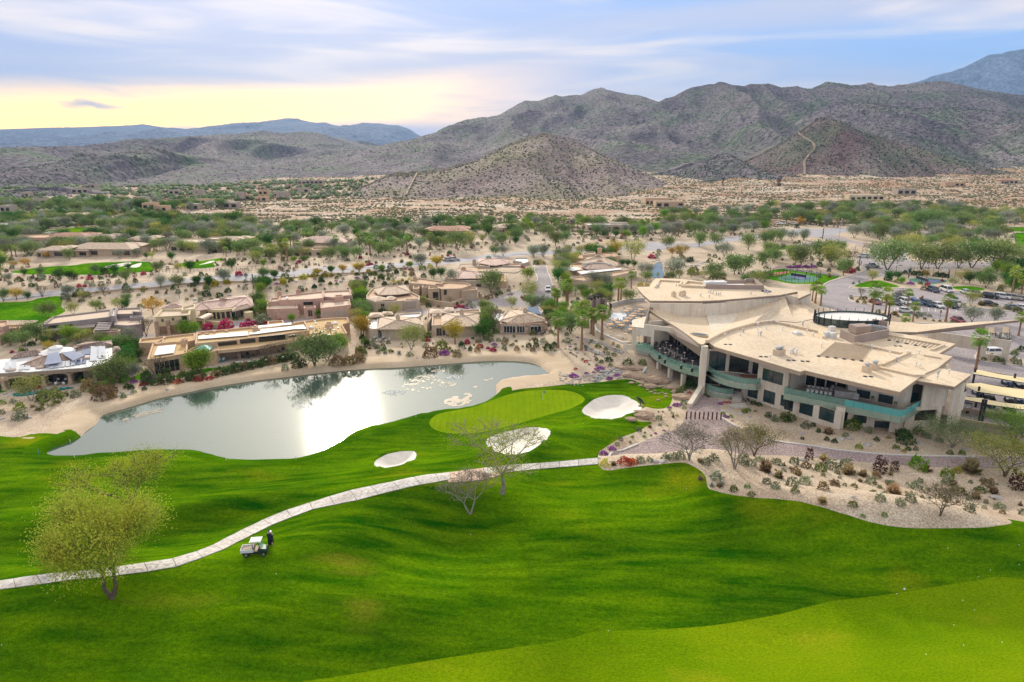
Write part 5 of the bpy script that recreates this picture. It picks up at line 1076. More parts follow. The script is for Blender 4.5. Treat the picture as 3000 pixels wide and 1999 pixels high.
a=block('A5','70,680 72,650 185,655 180,765 110,770 60,735',3.5,S_beige,M_wroof);hip('A5','178,770 365,770 600,740 545,655 350,650 195,655',3.6,'345,692 400,690',5.2,T_tan);block('A5','330,655 340,628 575,612 580,640 545,660',4.0,S_beige,M_wroof);block('A5','545,770 548,665 582,660 600,735',3.6,S_beige,F_tan)
hip('A5','85,660 240,650 215,615 110,618',4.1,'160,628',4.8,T_tan);hip('A5','215,630 320,635 315,608 225,605',4.3,'270,612',4.9,T_tan);cw=core('A5','178,768 365,768 595,740 545,660 190,660',3.5,S_beige);u,v=cw[0],cw[2];wn((u.x,u.y),(v.x,v.y),'A5',150,805,320,865,4,M_glass,M_fascl);wn((u.x,u.y),(v.x,v.y),'A5',380,800,480,855,3,M_glass,M_fascl);chim('A5',362,668,5.0,1.2,1.0,.9,S_beige)
slabq('A5','345,850 350,790 545,775 548,830',3.0,S_beige,'porch_roof',.5)if False else None
house('pond_villa','beige pond-side villa behind the round golden tree','A5',720,835)
a=block('A5','672,735 680,645 770,640 772,730',3.6,S_beige,F_tan);hip('A5','772,738 900,745 1130,740 1110,622 935,612 765,620',3.6,'900,650 985,648',5.2,T_tan);cw=core('A5','772,738 900,745 1125,738 1105,630 775,630',3.5,S_beige)
hip('A5','645,625 805,620 790,590 660,580',4.4,'720,592',5.0,T_tan);hip('A5','780,600 880,600 875,570 800,567',4.6,'830,575',5.1,T_tan);block('A5','630,720 632,600 675,605 672,660',3.5,S_beige,F_tan);block('A5','880,622 885,598 1115,582 1128,610',4.2,S_beige,F_tan);u,v=cw[0],cw[2];wn(a[0],a[3],'A5',715,760,768,830,2,fr=M_fascl);wn((u.x,u.y),(v.x,v.y),'A5',1030,768,1092,835,2,fr=M_fascl);chim('A5',948,622,5.0,1.2,1.0,1.0,S_beige)
house('stone_villa','villa with rough stone walls and dark sliding doors, nearest to the palms','A5',1550,830)
hip('A5','1300,690 1380,712 1540,712 1730,690 1640,600 1480,590 1400,600',3.5,'1480,640 1590,636',5.1,T_tan);a=block('A5','1300,722 1310,690 1545,695 1730,690 1735,712 1545,725',3.4,M_brick,F_tan);wn(a[0],a[5],'A5',1335,738,1445,805,4,fr=M_white);wn(a[0],a[5],'A5',1455,738,1530,805,3,fr=M_white);wn(a[5],a[4],'A5',1580,745,1680,820,3,fr=M_white)
block('A5','1228,670 1240,610 1360,605 1310,700',3.6,S_beige,M_wroof);block('A5','1480,590 1490,568 1660,562 1700,600 1680,625',4.0,S_beige,M_wroof);slabq('A5','1535,590 1545,570 1640,566 1690,640 1600,625',4.3,M_glass,'skylight',.12);chim('A5',1532,612,4.8,1.3,1.0,1.1,S_beige)
u,v=W('A5',1730,845),W('A5',1870,850);mb=MB();d=v-u;mb.box(((u.x+v.x)/2,(u.y+v.y)/2,.3),(d.length,.3,1.6),math.atan2(d.y,d.x));put(mb.build('garden_wall',S_tan))
house('tan_adobe_house','tan adobe house of many rounded flat-roofed blocks, stepped garden walls beside its garage','A5',900,490)
block('A5','463,345 470,318 560,298 780,330 770,352 720,350 700,362 560,350',5.4,S_tan,F_tan);a=block('A5','580,385 600,355 700,352 830,335 1000,345 1040,365 940,395 760,400 700,380',4.9,S_tan,F_tan);b=block('A5','945,415 960,385 1090,382 1092,405',4.2,S_tan,F_tan);door(b[0],b[3],'A5',992,440,1078,495,S_beige,seams=6)
c_=block('A5','640,400 650,375 735,370 745,392',5.3,S_tan,F_tan);wn(c_[0],c_[3],'A5',683,430,735,480,2);block('A5','500,400 505,350 600,345 615,365 560,372 560,395',4.6,S_tan,F_tan);wn(a[7],a[6],'A5',785,408,812,452,2)
for k,(x,y)in enumerate(((1100,418),(1120,440),(1135,462))):block('A5',f'{x},{y+5} {x},{y} {x+20},{y} {x+20},{y+5}',2.6-.5*k,S_tan,S_tan,.02)
for x0,y0,x1,y1,h in((565,495,650,520,2.0),(650,520,860,560,2.0),(860,540,960,500,1.6)):
 u,v=W('A5',x0,y0+25),W('A5',x1,y1+20);d=v-u;mb=MB();mb.box(((u.x+v.x)/2,(u.y+v.y)/2,h/2-.3),(d.length,.35,h),math.atan2(d.y,d.x));put(mb.build('garden_wall',S_tan))
chim('A5',520,315,5.2,1.5,1.2,1.,S_tan)
house('grey_corner_house','grey-brown house with pale tile roof tucked behind the tan adobe house','A5',1180,400)
hip('A5','870,300 900,305 1150,300 1170,255 1050,225 920,222 880,250',5.0,'960,235 1040,240',6.2,T_pink);block('A5','795,300 810,280 1170,290 1180,310 1150,325 960,322',4.4,S_gr2,F_tan);b=block('A5','970,330 1000,300 1250,320 1260,350 1130,345',3.6,S_gr2,F_tan);block('A5','1250,330 1255,262 1350,268 1360,330',4.2,S_oran,F_gold);wn(b[0],b[4],'A5',1060,350,1130,380,2);chim('A5',965,222,6.0,2.2,1.4,.8,S_oran);slabq('A5','880,302 1000,300 1120,318 1000,330',4.0,S_gr2,'terrace_roof',.2)
house('top_grey_house','wide grey house with several flat roofs at the far end of the street','A5',1400,270)
hip('A5','1090,160 1250,185 1380,165 1385,130 1240,110 1110,115',5.2,'1180,125 1300,122',6.2,T_pink);block('A5','905,225 930,170 1080,165 1240,190 1480,200 1510,225 1440,250 1200,240',4.4,S_gr2,F_tan);block('A5','1090,190 1100,168 1200,165 1210,190',5.0,S_gr2,F_tan);block('A5','1320,180 1330,165 1490,165 1490,190',5.0,S_gr2,F_tan);a=block('A5','1495,170 1500,150 1420,140 1440,112 1560,112 1570,150',5.4,S_gr2,M_wroof)
chim('A5',1195,112,6.0,2.5,1.5,.6,S_gr2,M_copper);chim('A5',1065,160,5.2,1.6,1.3,1.2,S_gr2)
house('terracotta_villa','large villa with stone-topped pyramid roof and orange parapets, right of the street','B4',600,890)
hip('B4','590,655 650,640 700,612 860,620 975,660 975,690 930,690',4.6,'760,612 840,612',6.4,T_tan);block('B4','510,700 515,668 640,672 930,690 1010,715 1000,732 850,735 640,765 620,735',4.0,S_oran,F_tan);hip('B4','640,705 700,722 1000,712 930,680 650,680',4.3,'740,672 880,672',5.4,T_brown)
a=block('B4','525,805 540,795 780,765 1140,712 1148,735 900,790 800,800 660,825',3.9,S_beige,F_tan);block('B4','440,612 445,590 640,580 940,565 980,600 860,610 640,620',4.0,S_oran,F_tan);block('B4','650,590 655,570 760,555 770,575',4.8,S_beige,F_tan);slabq('B4','460,710 600,702 645,722 560,738',4.0,M_wroof,'white_roof',.1);slabq('B4','598,745 700,735 1000,712 1010,724 760,752 640,768',4.3,M_wroof,'white_roof',.1)
chim('B4',805,560,4.8,2.0,1.4,1.6,S_oran);chim('B4',790,612,6.2,2.6,1.5,.8,S_gr2);chim('B4',805,655,5.2,2.6,1.4,.7,S_oran);wn(a[0],a[6],'B4',600,838,625,862,1);wn(a[0],a[6],'B4',905,845,930,870,1)
stn=MB()
for k in range(26):
 p=W('B4',650+10*k,682-8*sin(k/25*pi)*2.2,4.1);stn.lathe((p.x+random.uniform(-.3,.3),p.y,3.9),[(.4,0),(.5,.3),(.25,.7)],6)
put(stn.build('ridge_stones',M_stonel))
house('orange_corner_house','orange adobe building cut by the left edge of the picture','A3',40,520)
block('A3','-60,385 -20,360 85,352 90,400 20,425',5.0,S_pink,F_tan);block('A3','-60,470 20,430 60,470 -10,510',3.4,S_pink,F_tan);block('A3','60,405 90,398 305,395 295,430 70,440',3.0,S_tan,F_tan)
bpy.context.view_layer.update();DG=bpy.context.evaluated_depsgraph_get()
def villa(f,x,y,w,d,label,wall=S_tan,roof=F_tan,tile=None,h=3.6,rot=0.,group=None,name='villa',n=3,deep=True):
 """w x d metres, base centre seen at x, y"""
 h*=.85;p=G(f,x,y)
 if f=='C1':
  ok,loc=SC.ray_cast(DG,Vector((0,0,H)),Vector(ray(f,x,y)).normalized())[:2];p=loc.copy()if ok else p;w*=max(1.,p.y/700);h*=1.3
 e=empty(name,p,label,'house',group,rot);ww=random.Random(int(x*7+y));FOOT.append(np.array([(p.x-w/2,p.y),(p.x+w/2,p.y),(p.x+w/2,p.y+d),(p.x-w/2,p.y+d)]))
 parts=[(0,d/2,w,d,h)]
 if n>1:parts+=[(-w*.32,d*.28,w*.34,d*.75,h*.82),(w*.3,d*.9,w*.42,d*.6,h*1.15)]
 for i,(cx,cy,a,b,hh)in enumerate(parts[:n]):
  mb=MB();mb.box((cx,cy+i*.02,hh/2-.6),(a,b,hh+1.2-.01*i));wl=mb.build('wall',wall,e)
  if tile:
   mb=MB();o=.6;A=a/2+o;B=b/2+o;zz=hh;rl=max(.5,a/2-b/2)
   mb.add([(cx-A,cy-B,zz),(cx+A,cy-B,zz),(cx+A,cy+B,zz),(cx-A,cy+B,zz),(cx-rl,cy,zz+b*.17),(cx+rl,cy,zz+b*.17)],[(0,1,5,4),(1,2,5),(2,3,4,5),(3,0,4),(3,2,1,0)]);mb.build('tile_roof',tile,e)
  else:
   mb=MB();mb.box((cx,cy,hh+.02),(a-.7,b-.7,.06));mb.build('roof',roof,e);mb=MB()
   for sx,sy,bx_,by_ in((0,-b/2+.15,a,.3),(0,b/2-.15,a,.3),(-a/2+.15,0,.3,b-.6),(a/2-.15,0,.3,b-.6)):mb.box((cx+sx,cy+sy,hh+.2),(bx_,by_,.4))
   mb.build('parapet',wall,e)
  k=max(2,int(a/4.5))
  for j in range(k):
   if deep and ww.random()<.8:
    xx=cx-a/2+a*(j+.5)/k;mb=MB();mb.box((xx,cy-b/2-.03-i*.01,hh*.45),(a/k*.62,.1,hh*.55));wd=mb.build('window',M_frame,e);mb=MB();mb.box((xx,cy-b/2-.06-i*.01,hh*.45),(a/k*.55,.1,hh*.48));mb.build('pane',M_glassd,wd)
 return e
for a in(('B2',920,600,27,11,'long low villa with pale tile roof and dark colonnade above the far left fairway',S_tan,F_tan,T_tan,3.4,-.05),('B2',480,610,11,8,'small open pavilion with tan tile roof beside the orange tree',S_gr2,F_tan,T_tan,3.2,0.),('B2',330,500,26,12,'sprawling red-brown adobe house, leftmost above the palm clump',S_pink,F_tan,None,3.6,.05),('B2',620,490,18,10,'red-brown adobe house in front of the far putting green',S_pink,F_tan,T_red,3.6,0.),('B2',880,510,16,9,'brown flat-roofed house between the slim cypress and the far fairway',S_gr2,F_tan,T_brown,4,0.),('B2',1270,520,13,9,'small salmon-roofed house above the mauve tree clump',S_oran,F_tan,T_tan,3.6,0.),('B2',1790,555,20,12,'modern pale villa with a dark covered patio behind the fairway trees',S_beige,F_pale,None,4,0.),('B2',2090,530,15,10,'tan house half hidden behind bare trees, right of the modern pale villa',S_tan,F_tan,T_tan,3.6,0.),('B2',650,290,15,10,'orange-roofed house with white columns above the far green',S_oran,F_tan,T_tan,4.2,0.),('B2',320,335,19,10,'dark glassy house with white flat roof beyond the far green',S_gr2,M_wroof,None,3.8,0.),('B2',10,375,14,10,'dark flat-roofed house at the left edge beyond the far green',S_gr2,M_wroof,None,3.8,0.),('B3',590,545,21,12,'pink-tiled house among the fan palms beyond the highway',S_beige,F_tan,T_pink,3.8,0.),('B3',470,600,17,8,'low cream wall-like wing in front of the pink-tiled palm house',S_beige,F_tan,None,2.6,.05),('B3',1740,430,22,11,'red-brown tiled house at the edge of the open desert',S_tan,F_tan,T_red,3.8,0.),('B3',2300,400,13,10,'tan house at the desert edge behind a feathery palm',S_tan,F_tan,T_tan,3.8,0.),('B4',880,365,24,9,'long pale house with a small pointed tile roof among dark palms',S_beige,M_wroof,None,3.4,0.),('B4',1430,345,20,8,'brown flat slab-roofed gatehouse under the green trees',S_gr2,F_tan,None,3.6,0.)):
 villa(a[0],a[1],a[2],a[3],a[4],a[5],a[6],a[7],a[8],a[9],a[10],'houses among the trees beyond the highway')
for a in(('B4',1330,128,19,12,'cream adobe ranch house standing alone in the desert scrub',S_oran,F_pale,None,6.,0.),('B4',1450,152,22,10,'plain windowless salmon block beside the desert ranch house',S_oran,F_pale,None,5.,0.),('B5',905,272,30,9,'long yellow-cream ranch house with a blue door in the desert',S_cream,M_wroof,None,4.4,0.),('B5',1275,222,17,9,'plain mauve-tan shed open on its left side',S_gr2,F_tan,None,5.4,0.),('B5',1715,145,20,8,'small salmon cabin with flat white roof at the foot of the hills',S_oran,M_wroof,None,4,0.),('B5',2215,130,19,9,'white cabin with a red gabled roof and palms behind it',S_beige,F_tan,T_red,4.5,0.)):
 villa(a[0],a[1],a[2],a[3],a[4],a[5],a[6],a[7],a[8],a[9],a[10],'houses out in the desert',n=1 if a[2]in(152,222,145)else 2)
for i,(x,y,w,m)in enumerate(((1710,445,60,M_wroof),(960,502,26,M_wroof),(1090,502,22,M_wroof),(1450,505,20,S_oran),(1550,515,28,M_wroof),(1660,492,36,S_gr2),(1340,532,30,S_oran),(1110,558,16,S_oran),(1440,542,22,S_oran),(1180,558,16,S_tan),(1250,578,38,M_wroof),(1060,588,22,M_wroof),(890,600,18,S_oran),(820,585,20,S_oran),(770,545,24,M_wroof),(440,495,38,S_gr2),(500,468,20,M_wroof),(240,560,36,S_gr2),(140,518,14,M_wroof),(30,600,16,M_wroof),(1440,480,14,S_tan),(1590,470,12,S_tan),(1320,520,14,S_gr2))):
 hl=['long white-roofed house high on the hillside above the valley']+['far valley house with %s roof'%('white' if m is M_wroof else 'tan')]*1
 hv=villa('C1',x,y+6,w*.42,7,hl[0]if i==0 else hl[1],S_gr2 if m is M_wroof else m,m if m is M_wroof else F_tan,None,3.4,0.,'far white-roofed valley houses' if m is M_wroof else 'far tan-roofed valley houses',n=1 if i%2 else 2)
FOOT.append(np.array([tuple(q)for q in pA]));FOOT.append(np.array([tuple(q)for q in pt_]));FOOT.append(np.array([(p.x,p.y)for p in P1h]))
for base in('far valley house with white roof','far valley house with tan roof'):
 L=sorted([o for o in bpy.data.objects if o.get('label')==base],key=lambda o:o.location.x/o.location.y)
 for i,o in enumerate(L):
  n_=['first','second','third','fourth','fifth','sixth','seventh','eighth','ninth','tenth','eleventh','twelfth','thirteenth','fourteenth'][i];o['label']=f'{base} among the woods, {n_} from the left'
  # plants
def leafm(n,a,b,c=None,rnd=.28):return mat(n,a,b,1.1,.75,0,c3=c,objrand=rnd,trans=.30,spec=.1,contrast=(.42,.58),detail=2)
L_mes=leafm('mesquite_leaf',(.14,.23,.06),(.25,.34,.11),(.19,.26,.09));L_pal=leafm('palo_verde_leaf',(.30,.33,.06),(.44,.45,.12),(.26,.30,.08));L_sil=leafm('silver_leaf',(.23,.27,.19),(.36,.39,.30))
L_cit=leafm('citrus_leaf',(.04,.12,.015),(.10,.22,.03),rnd=.3);L_gol=leafm('golden_leaf',(.40,.25,.02),(.52,.36,.05),(.30,.24,.04));L_gre=leafm('green_leaf',(.13,.26,.015),(.24,.37,.03));L_her=leafm('spring_leaf',(.31,.38,.03),(.48,.52,.07),(.42,.40,.04),rnd=.05)
L_bar=leafm('dry_leaf',(.22,.20,.10),(.30,.27,.15));L_frd=leafm('palm_frond',(.17,.30,.035),(.32,.44,.08));L_skt=mat('dead_frond',(.26,.17,.10),(.36,.25,.15),3,.9)
B_bark=mat('bark',(.10,.07,.05),(.17,.13,.10),3,.95,.5,9);B_pale=mat('pale_bark',(.24,.21,.18),(.34,.30,.26),3,.95,.4,9);B_palm=mat('palm_trunk',(.27,.16,.10),(.35,.22,.14),5,.95,.5,14)
def skeleton(rs,h,w,trunk=.25,depth=4,forks=3,lean=0.,droop=0.,stems=1,up=.75,jit=.35,open_=.38):
 """branch segments (a, b, ra, rb, level) and twig tips"""
 segs=[];tips=[]
 def grow(p,d,l,r,lev):
  q=p+d*l;mid=p.lerp(q,.5)+Vector(rs.uniform(-1,1,3))*l*.07;r2=r*.72
  segs.append((p,mid,r,(r+r2)/2,lev));segs.append((mid,q,(r+r2)/2,r2,lev))
  if lev>=depth:tips.append((q,d));return
  k=forks if lev else max(2,forks)
  ph=rs.uniform(0,6.28)
  for i in range(k):
   a=ph+2*pi*i/k+rs.uniform(-.5,.5);out=Vector((cos(a)*w/h*1.15,sin(a)*w/h*1.15,0))
   nd=(d*up+out*(.75+jit*rs.uniform(-1,1))*(.6 if lev==0 else.55)+Vector((0,0,.22-droop*lev*.2))).normalized()
   grow(q,nd,l*rs.uniform(.62,.86),r2*.74,lev+1)
  if lev>=1:tips.append((q,d));tips.append((mid,d))
 for s in range(stems):
  a=2*pi*s/max(stems,1)+rs.uniform(0,1);d=Vector((lean+(cos(a)*open_ if stems>1 else 0),(sin(a)*open_ if stems>1 else 0),1)).normalized()
  grow(Vector((0,0,-.02*h)),d,h*trunk,h*.026*(1.25 if stems==1 else.8),0)
 zz=max(t[0].z for t in tips);xx=sum(sorted(math.hypot(t[0].x,t[0].y)for t in tips)[-6:])/6;sz=h*.93/zz;sx=w*.46/xx
 f=lambda v:Vector((v.x*(sx if v.z>.06*h else(1+(sx-1)*max(v.z,0)/(.06*h))),v.y*(sx if v.z>.06*h else(1+(sx-1)*max(v.z,0)/(.06*h))),v.z*sz))
 return[(f(a),f(b),ra,rb,l)for a,b,ra,rb,l in segs],[(f(p),d)for p,d in tips]
def leaves(rs,tips,n,size,clump,flat=.8,down=0.,aspect=.5):
 T=np.array([tuple(p)for p,d in tips]);i=rs.randint(0,len(T),n);off=rs.normal(0,1,(n,3))*clump;off[:,2]*=flat;off[:,2]-=down*np.abs(rs.normal(0,1,n))*clump
 P=T[i]+off;u=rs.normal(0,1,(n,3));u/=np.linalg.norm(u,axis=1)[:,None];v=np.cross(u,rs.normal(0,1,(n,3)));v/=np.linalg.norm(v,axis=1)[:,None]
 s=size*(.6+.8*rs.rand(n))[:,None];a=u*s*.5;b=v*s*.5*aspect
 V=np.stack([P-a-b*.3,P+b,P+a+b*.3,P-b],1).reshape(-1,3);return V
def quads(name,V,m,parent):
 n=len(V)//4;me=bpy.data.meshes.new(name);me.vertices.add(len(V));me.vertices.foreach_set('co',V.ravel());me.loops.add(n*4);me.loops.foreach_set('vertex_index',np.arange(n*4,dtype=np.int32));me.polygons.add(n)
 me.polygons.foreach_set('loop_start',np.arange(0,n*4,4,dtype=np.int32));me.update(calc_edges=True);me.materials.append(m);return link(bpy.data.objects.new(name,me),parent)
def tree(name,h,w,seed,leafn,lsize,clump,lm,bm,minr=0.,loc=(0,0,-500),zmin=0,sides=5,**kw):
 lk={k:kw.pop(k)for k in('flat','down','aspect')if k in kw};rs=np.random.RandomState(seed);segs,tips=skeleton(rs,h,w,**kw)
 e=empty(name,loc);mb=MB()
 for a,b,ra,rb,l in segs:
  if ra>minr*.12:mb.tube(a,b,max(ra,minr),max(rb,minr),n=sides+2 if l<1 else sides if l<3 else 3,caps=False)
 mb.build('trunk',bm,e,smooth=True)
 if leafn:
  V=leaves(rs,tips,leafn,lsize,clump,**lk);V[:,2]=np.maximum(V[:,2],zmin);quads('crown',V,lm,e)
 return e
PROTO={}
def protos(kind,name,n,**kw):
 PROTO[kind]=[tree(name,6,kw['w'],11*i+len(kind)+ord(kind[0]),kw['leafn'],kw['lsize'],kw['clump'],kw['lm'],kw['bm'],kw.get('minr',.02),**{k:v for k,v in kw.items()if k in('trunk','depth','forks','lean','droop','stems','up','jit','flat','down','aspect','zmin')})for i in range(n)]
protos('m','mesquite_tree',4,w=7.5,leafn=2300,lsize=.40,clump=.66,flat=1.05,down=.5,lm=L_mes,bm=B_bark,trunk=.15,depth=3,stems=2,droop=.25,zmin=.5)
protos('p','palo_verde_tree',3,w=7.,leafn=1900,lsize=.32,clump=.62,flat=1.,down=.4,lm=L_pal,bm=B_pale,trunk=.16,depth=3,stems=2,droop=.2,zmin=.4)
protos('s','silver_olive_tree',3,w=7,leafn=2300,lsize=.36,clump=.66,flat=1.05,down=.5,lm=L_sil,bm=B_bark,trunk=.13,depth=3,stems=2,droop=.2,zmin=.3)
protos('c','citrus_tree',3,w=6,leafn=2400,lsize=.44,clump=.72,flat=1.1,down=.5,lm=L_cit,bm=B_bark,trunk=.16,depth=3,zmin=.5)
protos('g','green_tree',2,w=6.4,leafn=2200,lsize=.40,clump=.66,flat=1.1,down=.5,lm=L_gre,bm=B_bark,trunk=.16,depth=3,stems=2,zmin=.5)
protos('y','golden_tree',3,w=7,leafn=2100,lsize=.34,clump=.60,flat=1.,down=.4,lm=L_gol,bm=B_bark,trunk=.18,depth=3,stems=1,zmin=.6)
protos('b','bare_tree',3,w=7,leafn=160,lsize=.3,clump=.4,lm=L_bar,bm=B_bark,trunk=.16,depth=4,forks=3,stems=2,minr=.022)
PROTO['d']=[]
for i in range(1):
 rs=np.random.RandomState(5);e=empty('cypress_tree',(0,0,-500));mb=MB();mb.tube((0,0,-.2),(0,0,5),.12,.03);mb.build('trunk',B_bark,e)
 t=rs.rand(1100);r=.85*np.sin(np.clip(t*.92+.08,0,1)*pi)**.6*(1-t*.55);a=rs.rand(1100)*6.28;T=[(Vector((r[k]*cos(a[k]),r[k]*sin(a[k]),.2+5.7*t[k])),0)for k in range(1100)];quads('crown',leaves(rs,T,1100,.35,.06),L_cit,e);PROTO['d'].append(e)
def palm(seed,h=6.,skirt=.10,crown=1.75,nf=30,lm=L_frd):
 rs=np.random.RandomState(seed);e=empty('fan_palm',(0,0,-500));mb=MB();n=7;lean=rs.uniform(-.02,.02,2)*h
 pts=[Vector((lean[0]*(k/n)**2,lean[1]*(k/n)**2,-.1+h*.86*k/n))for k in range(n+1)]
 for k in range(n):mb.tube(pts[k],pts[k+1],.27-.012*k+(.12 if k==0 else 0),.27-.012*(k+1),n=8,caps=False)
 mb.build('trunk',B_palm,e,smooth=True);top=pts[-1]
 sk=MB()
 if skirt:sk.lathe(tuple(top-Vector((0,0,h*skirt))),[(.26,0),(.5,h*skirt*.25),(.55,h*skirt*.8),(.3,h*skirt)],9)
 for k in range(14):
  a=rs.uniform(0,6.28);d=Vector((cos(a)*.5,sin(a)*.5,-1)).normalized();p=top-Vector((0,0,.1));w=Vector((-sin(a),cos(a),0))*.22;q=p+d*(.6+rs.rand()*.5);sk.add([p,q-w,q+d*.25,q+w],[(0,1,2,3)])
 sk.build('skirt',L_skt,e);V=[]
 for k in range(nf):
  a=2.4*k;el_=1.25-2.1*(k/nf)**1.1+rs.uniform(-.1,.1);d=Vector((cos(a)*cos(el_),sin(a)*cos(el_),sin(el_)));st=crown*.5;c=top+d*st;side=Vector((-sin(a),cos(a),0));nrm=side.cross(d)
  for j in range(9):
   b=(j-4)*.30;dd=(d*cos(b)+side*sin(b)).normalized();l=crown*.62*(1-.22*abs(j-4)/4)*rs.uniform(.85,1.1);tip=c+dd*l+Vector((0,0,-l*(.22+.25*rs.rand())));m_=c+dd*l*.55+Vector((0,0,-l*.03));w=(side*cos(b)-d*sin(b))*.075*crown/1.75
   V+=[c,m_-w,tip,m_+w]
  V+=[top,c-side*.02,c,c+side*.02]
 quads('crown',np.array([tuple(v)for v in V]),lm,e);return e
PROTO['f']=[palm(3,crown=1.8),palm(8,crown=1.95)];PROTO['F']=[palm(13,6,.3,1.6,36),palm(17,6,.35,1.7,36)]
def saguaro():
 e=empty('saguaro_cactus',(0,0,-500));mb=MB();m=mat('cactus_skin',(.10,.15,.07),(.15,.20,.10),2,.8);mb.tube((0,0,-.1),(0,0,5.7),.26,.24,n=9);mb.lathe((0,0,5.7),[(.24,0),(.18,.2),(.05,.3)],9);mb.build('stem',m,e)
 for sx,z,hh in((1,2.4,1.8),(-1,3.,1.4)):mb=MB();mb.tube((0,0,z),(.75*sx,0,z+.15),.16,n=7);mb.tube((.75*sx,0,z+.1),(.78*sx,0,z+hh),.17,.14,n=7);mb.build('arm',m,e)
 return e
PROTO['k']=[saguaro()]
def shrub(name,n,lsize,lm,w=1.,h=.8,seed=1,spiky=False,shell=.6):
 rs=np.random.RandomState(seed);e=None
 d=rs.normal(0,1,(n,3));d/=np.linalg.norm(d,axis=1)[:,None];d[:,2]=np.abs(d[:,2])*1.0;r=shell+(1-shell)*rs.rand(n)**.5;lump=1+.22*np.sin(d[:,0]*5+seed)*np.cos(d[:,1]*4.1+seed*2)
 P=d*(r*lump)[:,None]*np.array([w/2,w/2,h]);
 if spiky:
  V=[]
  for k in range(n):
   p=Vector(d[k]*.06);q=Vector(P[k]);s=q.cross(Vector((0,0,1)))
   s=(s.normalized()if s.length>1e-3 else Vector((1,0,0)))*lsize;m_=p.lerp(q,.35);V+=[p,m_-s,q,m_+s]
  V=np.array([tuple(v)for v in V])
 else:V=leaves(rs,[(Vector(p),0)for p in P],n,lsize,.02)
 V[:,2]=np.maximum(V[:,2],-.02);o=quads(name,V,lm,None);o.location=(0,0,-500);return o
S_gr=leafm('shrub_grey_green',(.20,.24,.14),(.30,.33,.21));S_ol=leafm('shrub_olive',(.13,.17,.04),(.22,.26,.07));S_dk=leafm('shrub_dark',(.035,.09,.02),(.08,.15,.035));S_rb=leafm('shrub_rust',(.24,.17,.08),(.33,.24,.12));S_dr=leafm('shrub_dry',(.36,.28,.15),(.46,.36,.20));S_mg=leafm('bougainvillea_bloom',(.45,.02,.10),(.60,.05,.17),(.30,.03,.06),rnd=.1);S_pu=leafm('purple_bloom',(.30,.08,.36),(.44,.16,.48),rnd=.1);S_ye=leafm('yellow_bloom',(.42,.36,.03),(.55,.46,.05));S_rd=leafm('red_bloom',(.45,.05,.04),(.55,.10,.06));S_br=leafm('dark_red_shrub',(.10,.045,.035),(.16,.08,.05));S_ag=mat('agave_leaf',(.16,.24,.20),(.22,.30,.26),2,.7,objrand=.15);S_hg=leafm('hedge_leaf',(.07,.12,.03),(.12,.17,.05),(.17,.09,.04))
SH={'gr':('grey_green_shrub',[shrub('grey_green_shrub',330,.16,S_gr,1,.75,i)for i in(1,2)],'grey-green bushy shrub'),'ol':('olive_shrub',[shrub('olive_shrub',330,.15,S_ol,1,.7,i)for i in(3,4)],'olive green shrub'),'dk':('dark_green_shrub',[shrub('dark_green_shrub',380,.16,S_dk,1,.75,i)for i in(5,6)],'clipped dark green shrub'),'rb':('rusty_shrub',[shrub('rusty_shrub',360,.15,S_rb,1,.7,i)for i in(7,)],'rusty red-brown shrub'),'dr':('dry_shrub',[shrub('dry_shrub',120,.10,S_dr,1,.7,i,True)for i in(8,9)],'dry straw-coloured twiggy shrub'),'mg':('bougainvillea',[shrub('bougainvillea',420,.16,S_mg,1,.6,i)for i in(10,)],'bright magenta bougainvillea'),'pu':('purple_flower_mound',[shrub('purple_flower_mound',420,.13,S_pu,1,.35,i)for i in(11,)],'low mound of purple flowers'),'ye':('yellow_shrub',[shrub('yellow_shrub',340,.15,S_ye,1,.7,i)for i in(12,)],'yellow flowering shrub'),'rd':('red_flower_shrub',[shrub('red_flower_shrub',340,.14,S_rd,1,.5,i)for i in(13,)],'low red-flowering shrub'),'br':('dark_red_shrub',[shrub('dark_red_shrub',320,.15,S_br,.8,1.1,i)for i in(14,)],'upright dark wine-red shrub'),'ag':('agave_plant',[shrub('agave_plant',46,.05,S_ag,1,.75,i,True,.8)for i in(15,16)],'blue-green spiky agave'),'gn':('green_shrub',[shrub('green_shrub',330,.15,L_gre,1,.7,i)for i in(17,18)],'fresh green shrub'),'hg':('hedge_shrub',[shrub('hedge_shrub',420,.15,S_hg,1,.8,i)for i in(19,20)],'dense dark hedge shrub')}
M_rock=mat('grey_boulder',(.36,.33,.32),(.48,.45,.43),1.4,.9,.6,5,objrand=.12);M_rockt=mat('tan_rock',(.36,.25,.18),(.50,.38,.28),.9,.9,.7,3,c3=(.28,.19,.14))
def rock(name,seed,m,sub=2,flat=.6):
 bm=bmesh.new();bmesh.ops.create_icosphere(bm,subdivisions=sub,radius=.5);rs=np.random.RandomState(seed);A=rs.normal(0,1,(5,3))
 for v in bm.verts:
  n_=v.co.normalized();k=1
  for a in A:
   d=n_.dot(Vector(a).normalized());k-=max(0,d-.55)*.55
  v.co=Vector((n_.x,n_.y,n_.z*flat))*.5*k*(1+.07*rs.normal())
 me=bpy.data.meshes.new(name);bm.to_mesh(me);bm.free();me.materials.append(m);o=bpy.data.objects.new(name,me);o.location=(0,0,-500);return link(o)
ROCK=[rock('boulder',i,M_rock)for i in(1,2,3)];ROCKT=[rock('tan_rock',i,M_rockt,3,.5)for i in(4,5)]
SH['rk']=('boulder',ROCK,'pale grey boulder')
KN={'m':'mesquite tree with feathery grey-green crown','p':'palo verde tree with airy yellow-green crown','s':'low silver-grey olive tree','c':'dense dark green citrus tree','g':'fresh green bushy tree','y':'golden orange tree','b':'bare brown branching tree','d':'slim dark cypress','f':'tall fan palm','F':'stout fan palm with brown skirt','k':'tall saguaro cactus'}
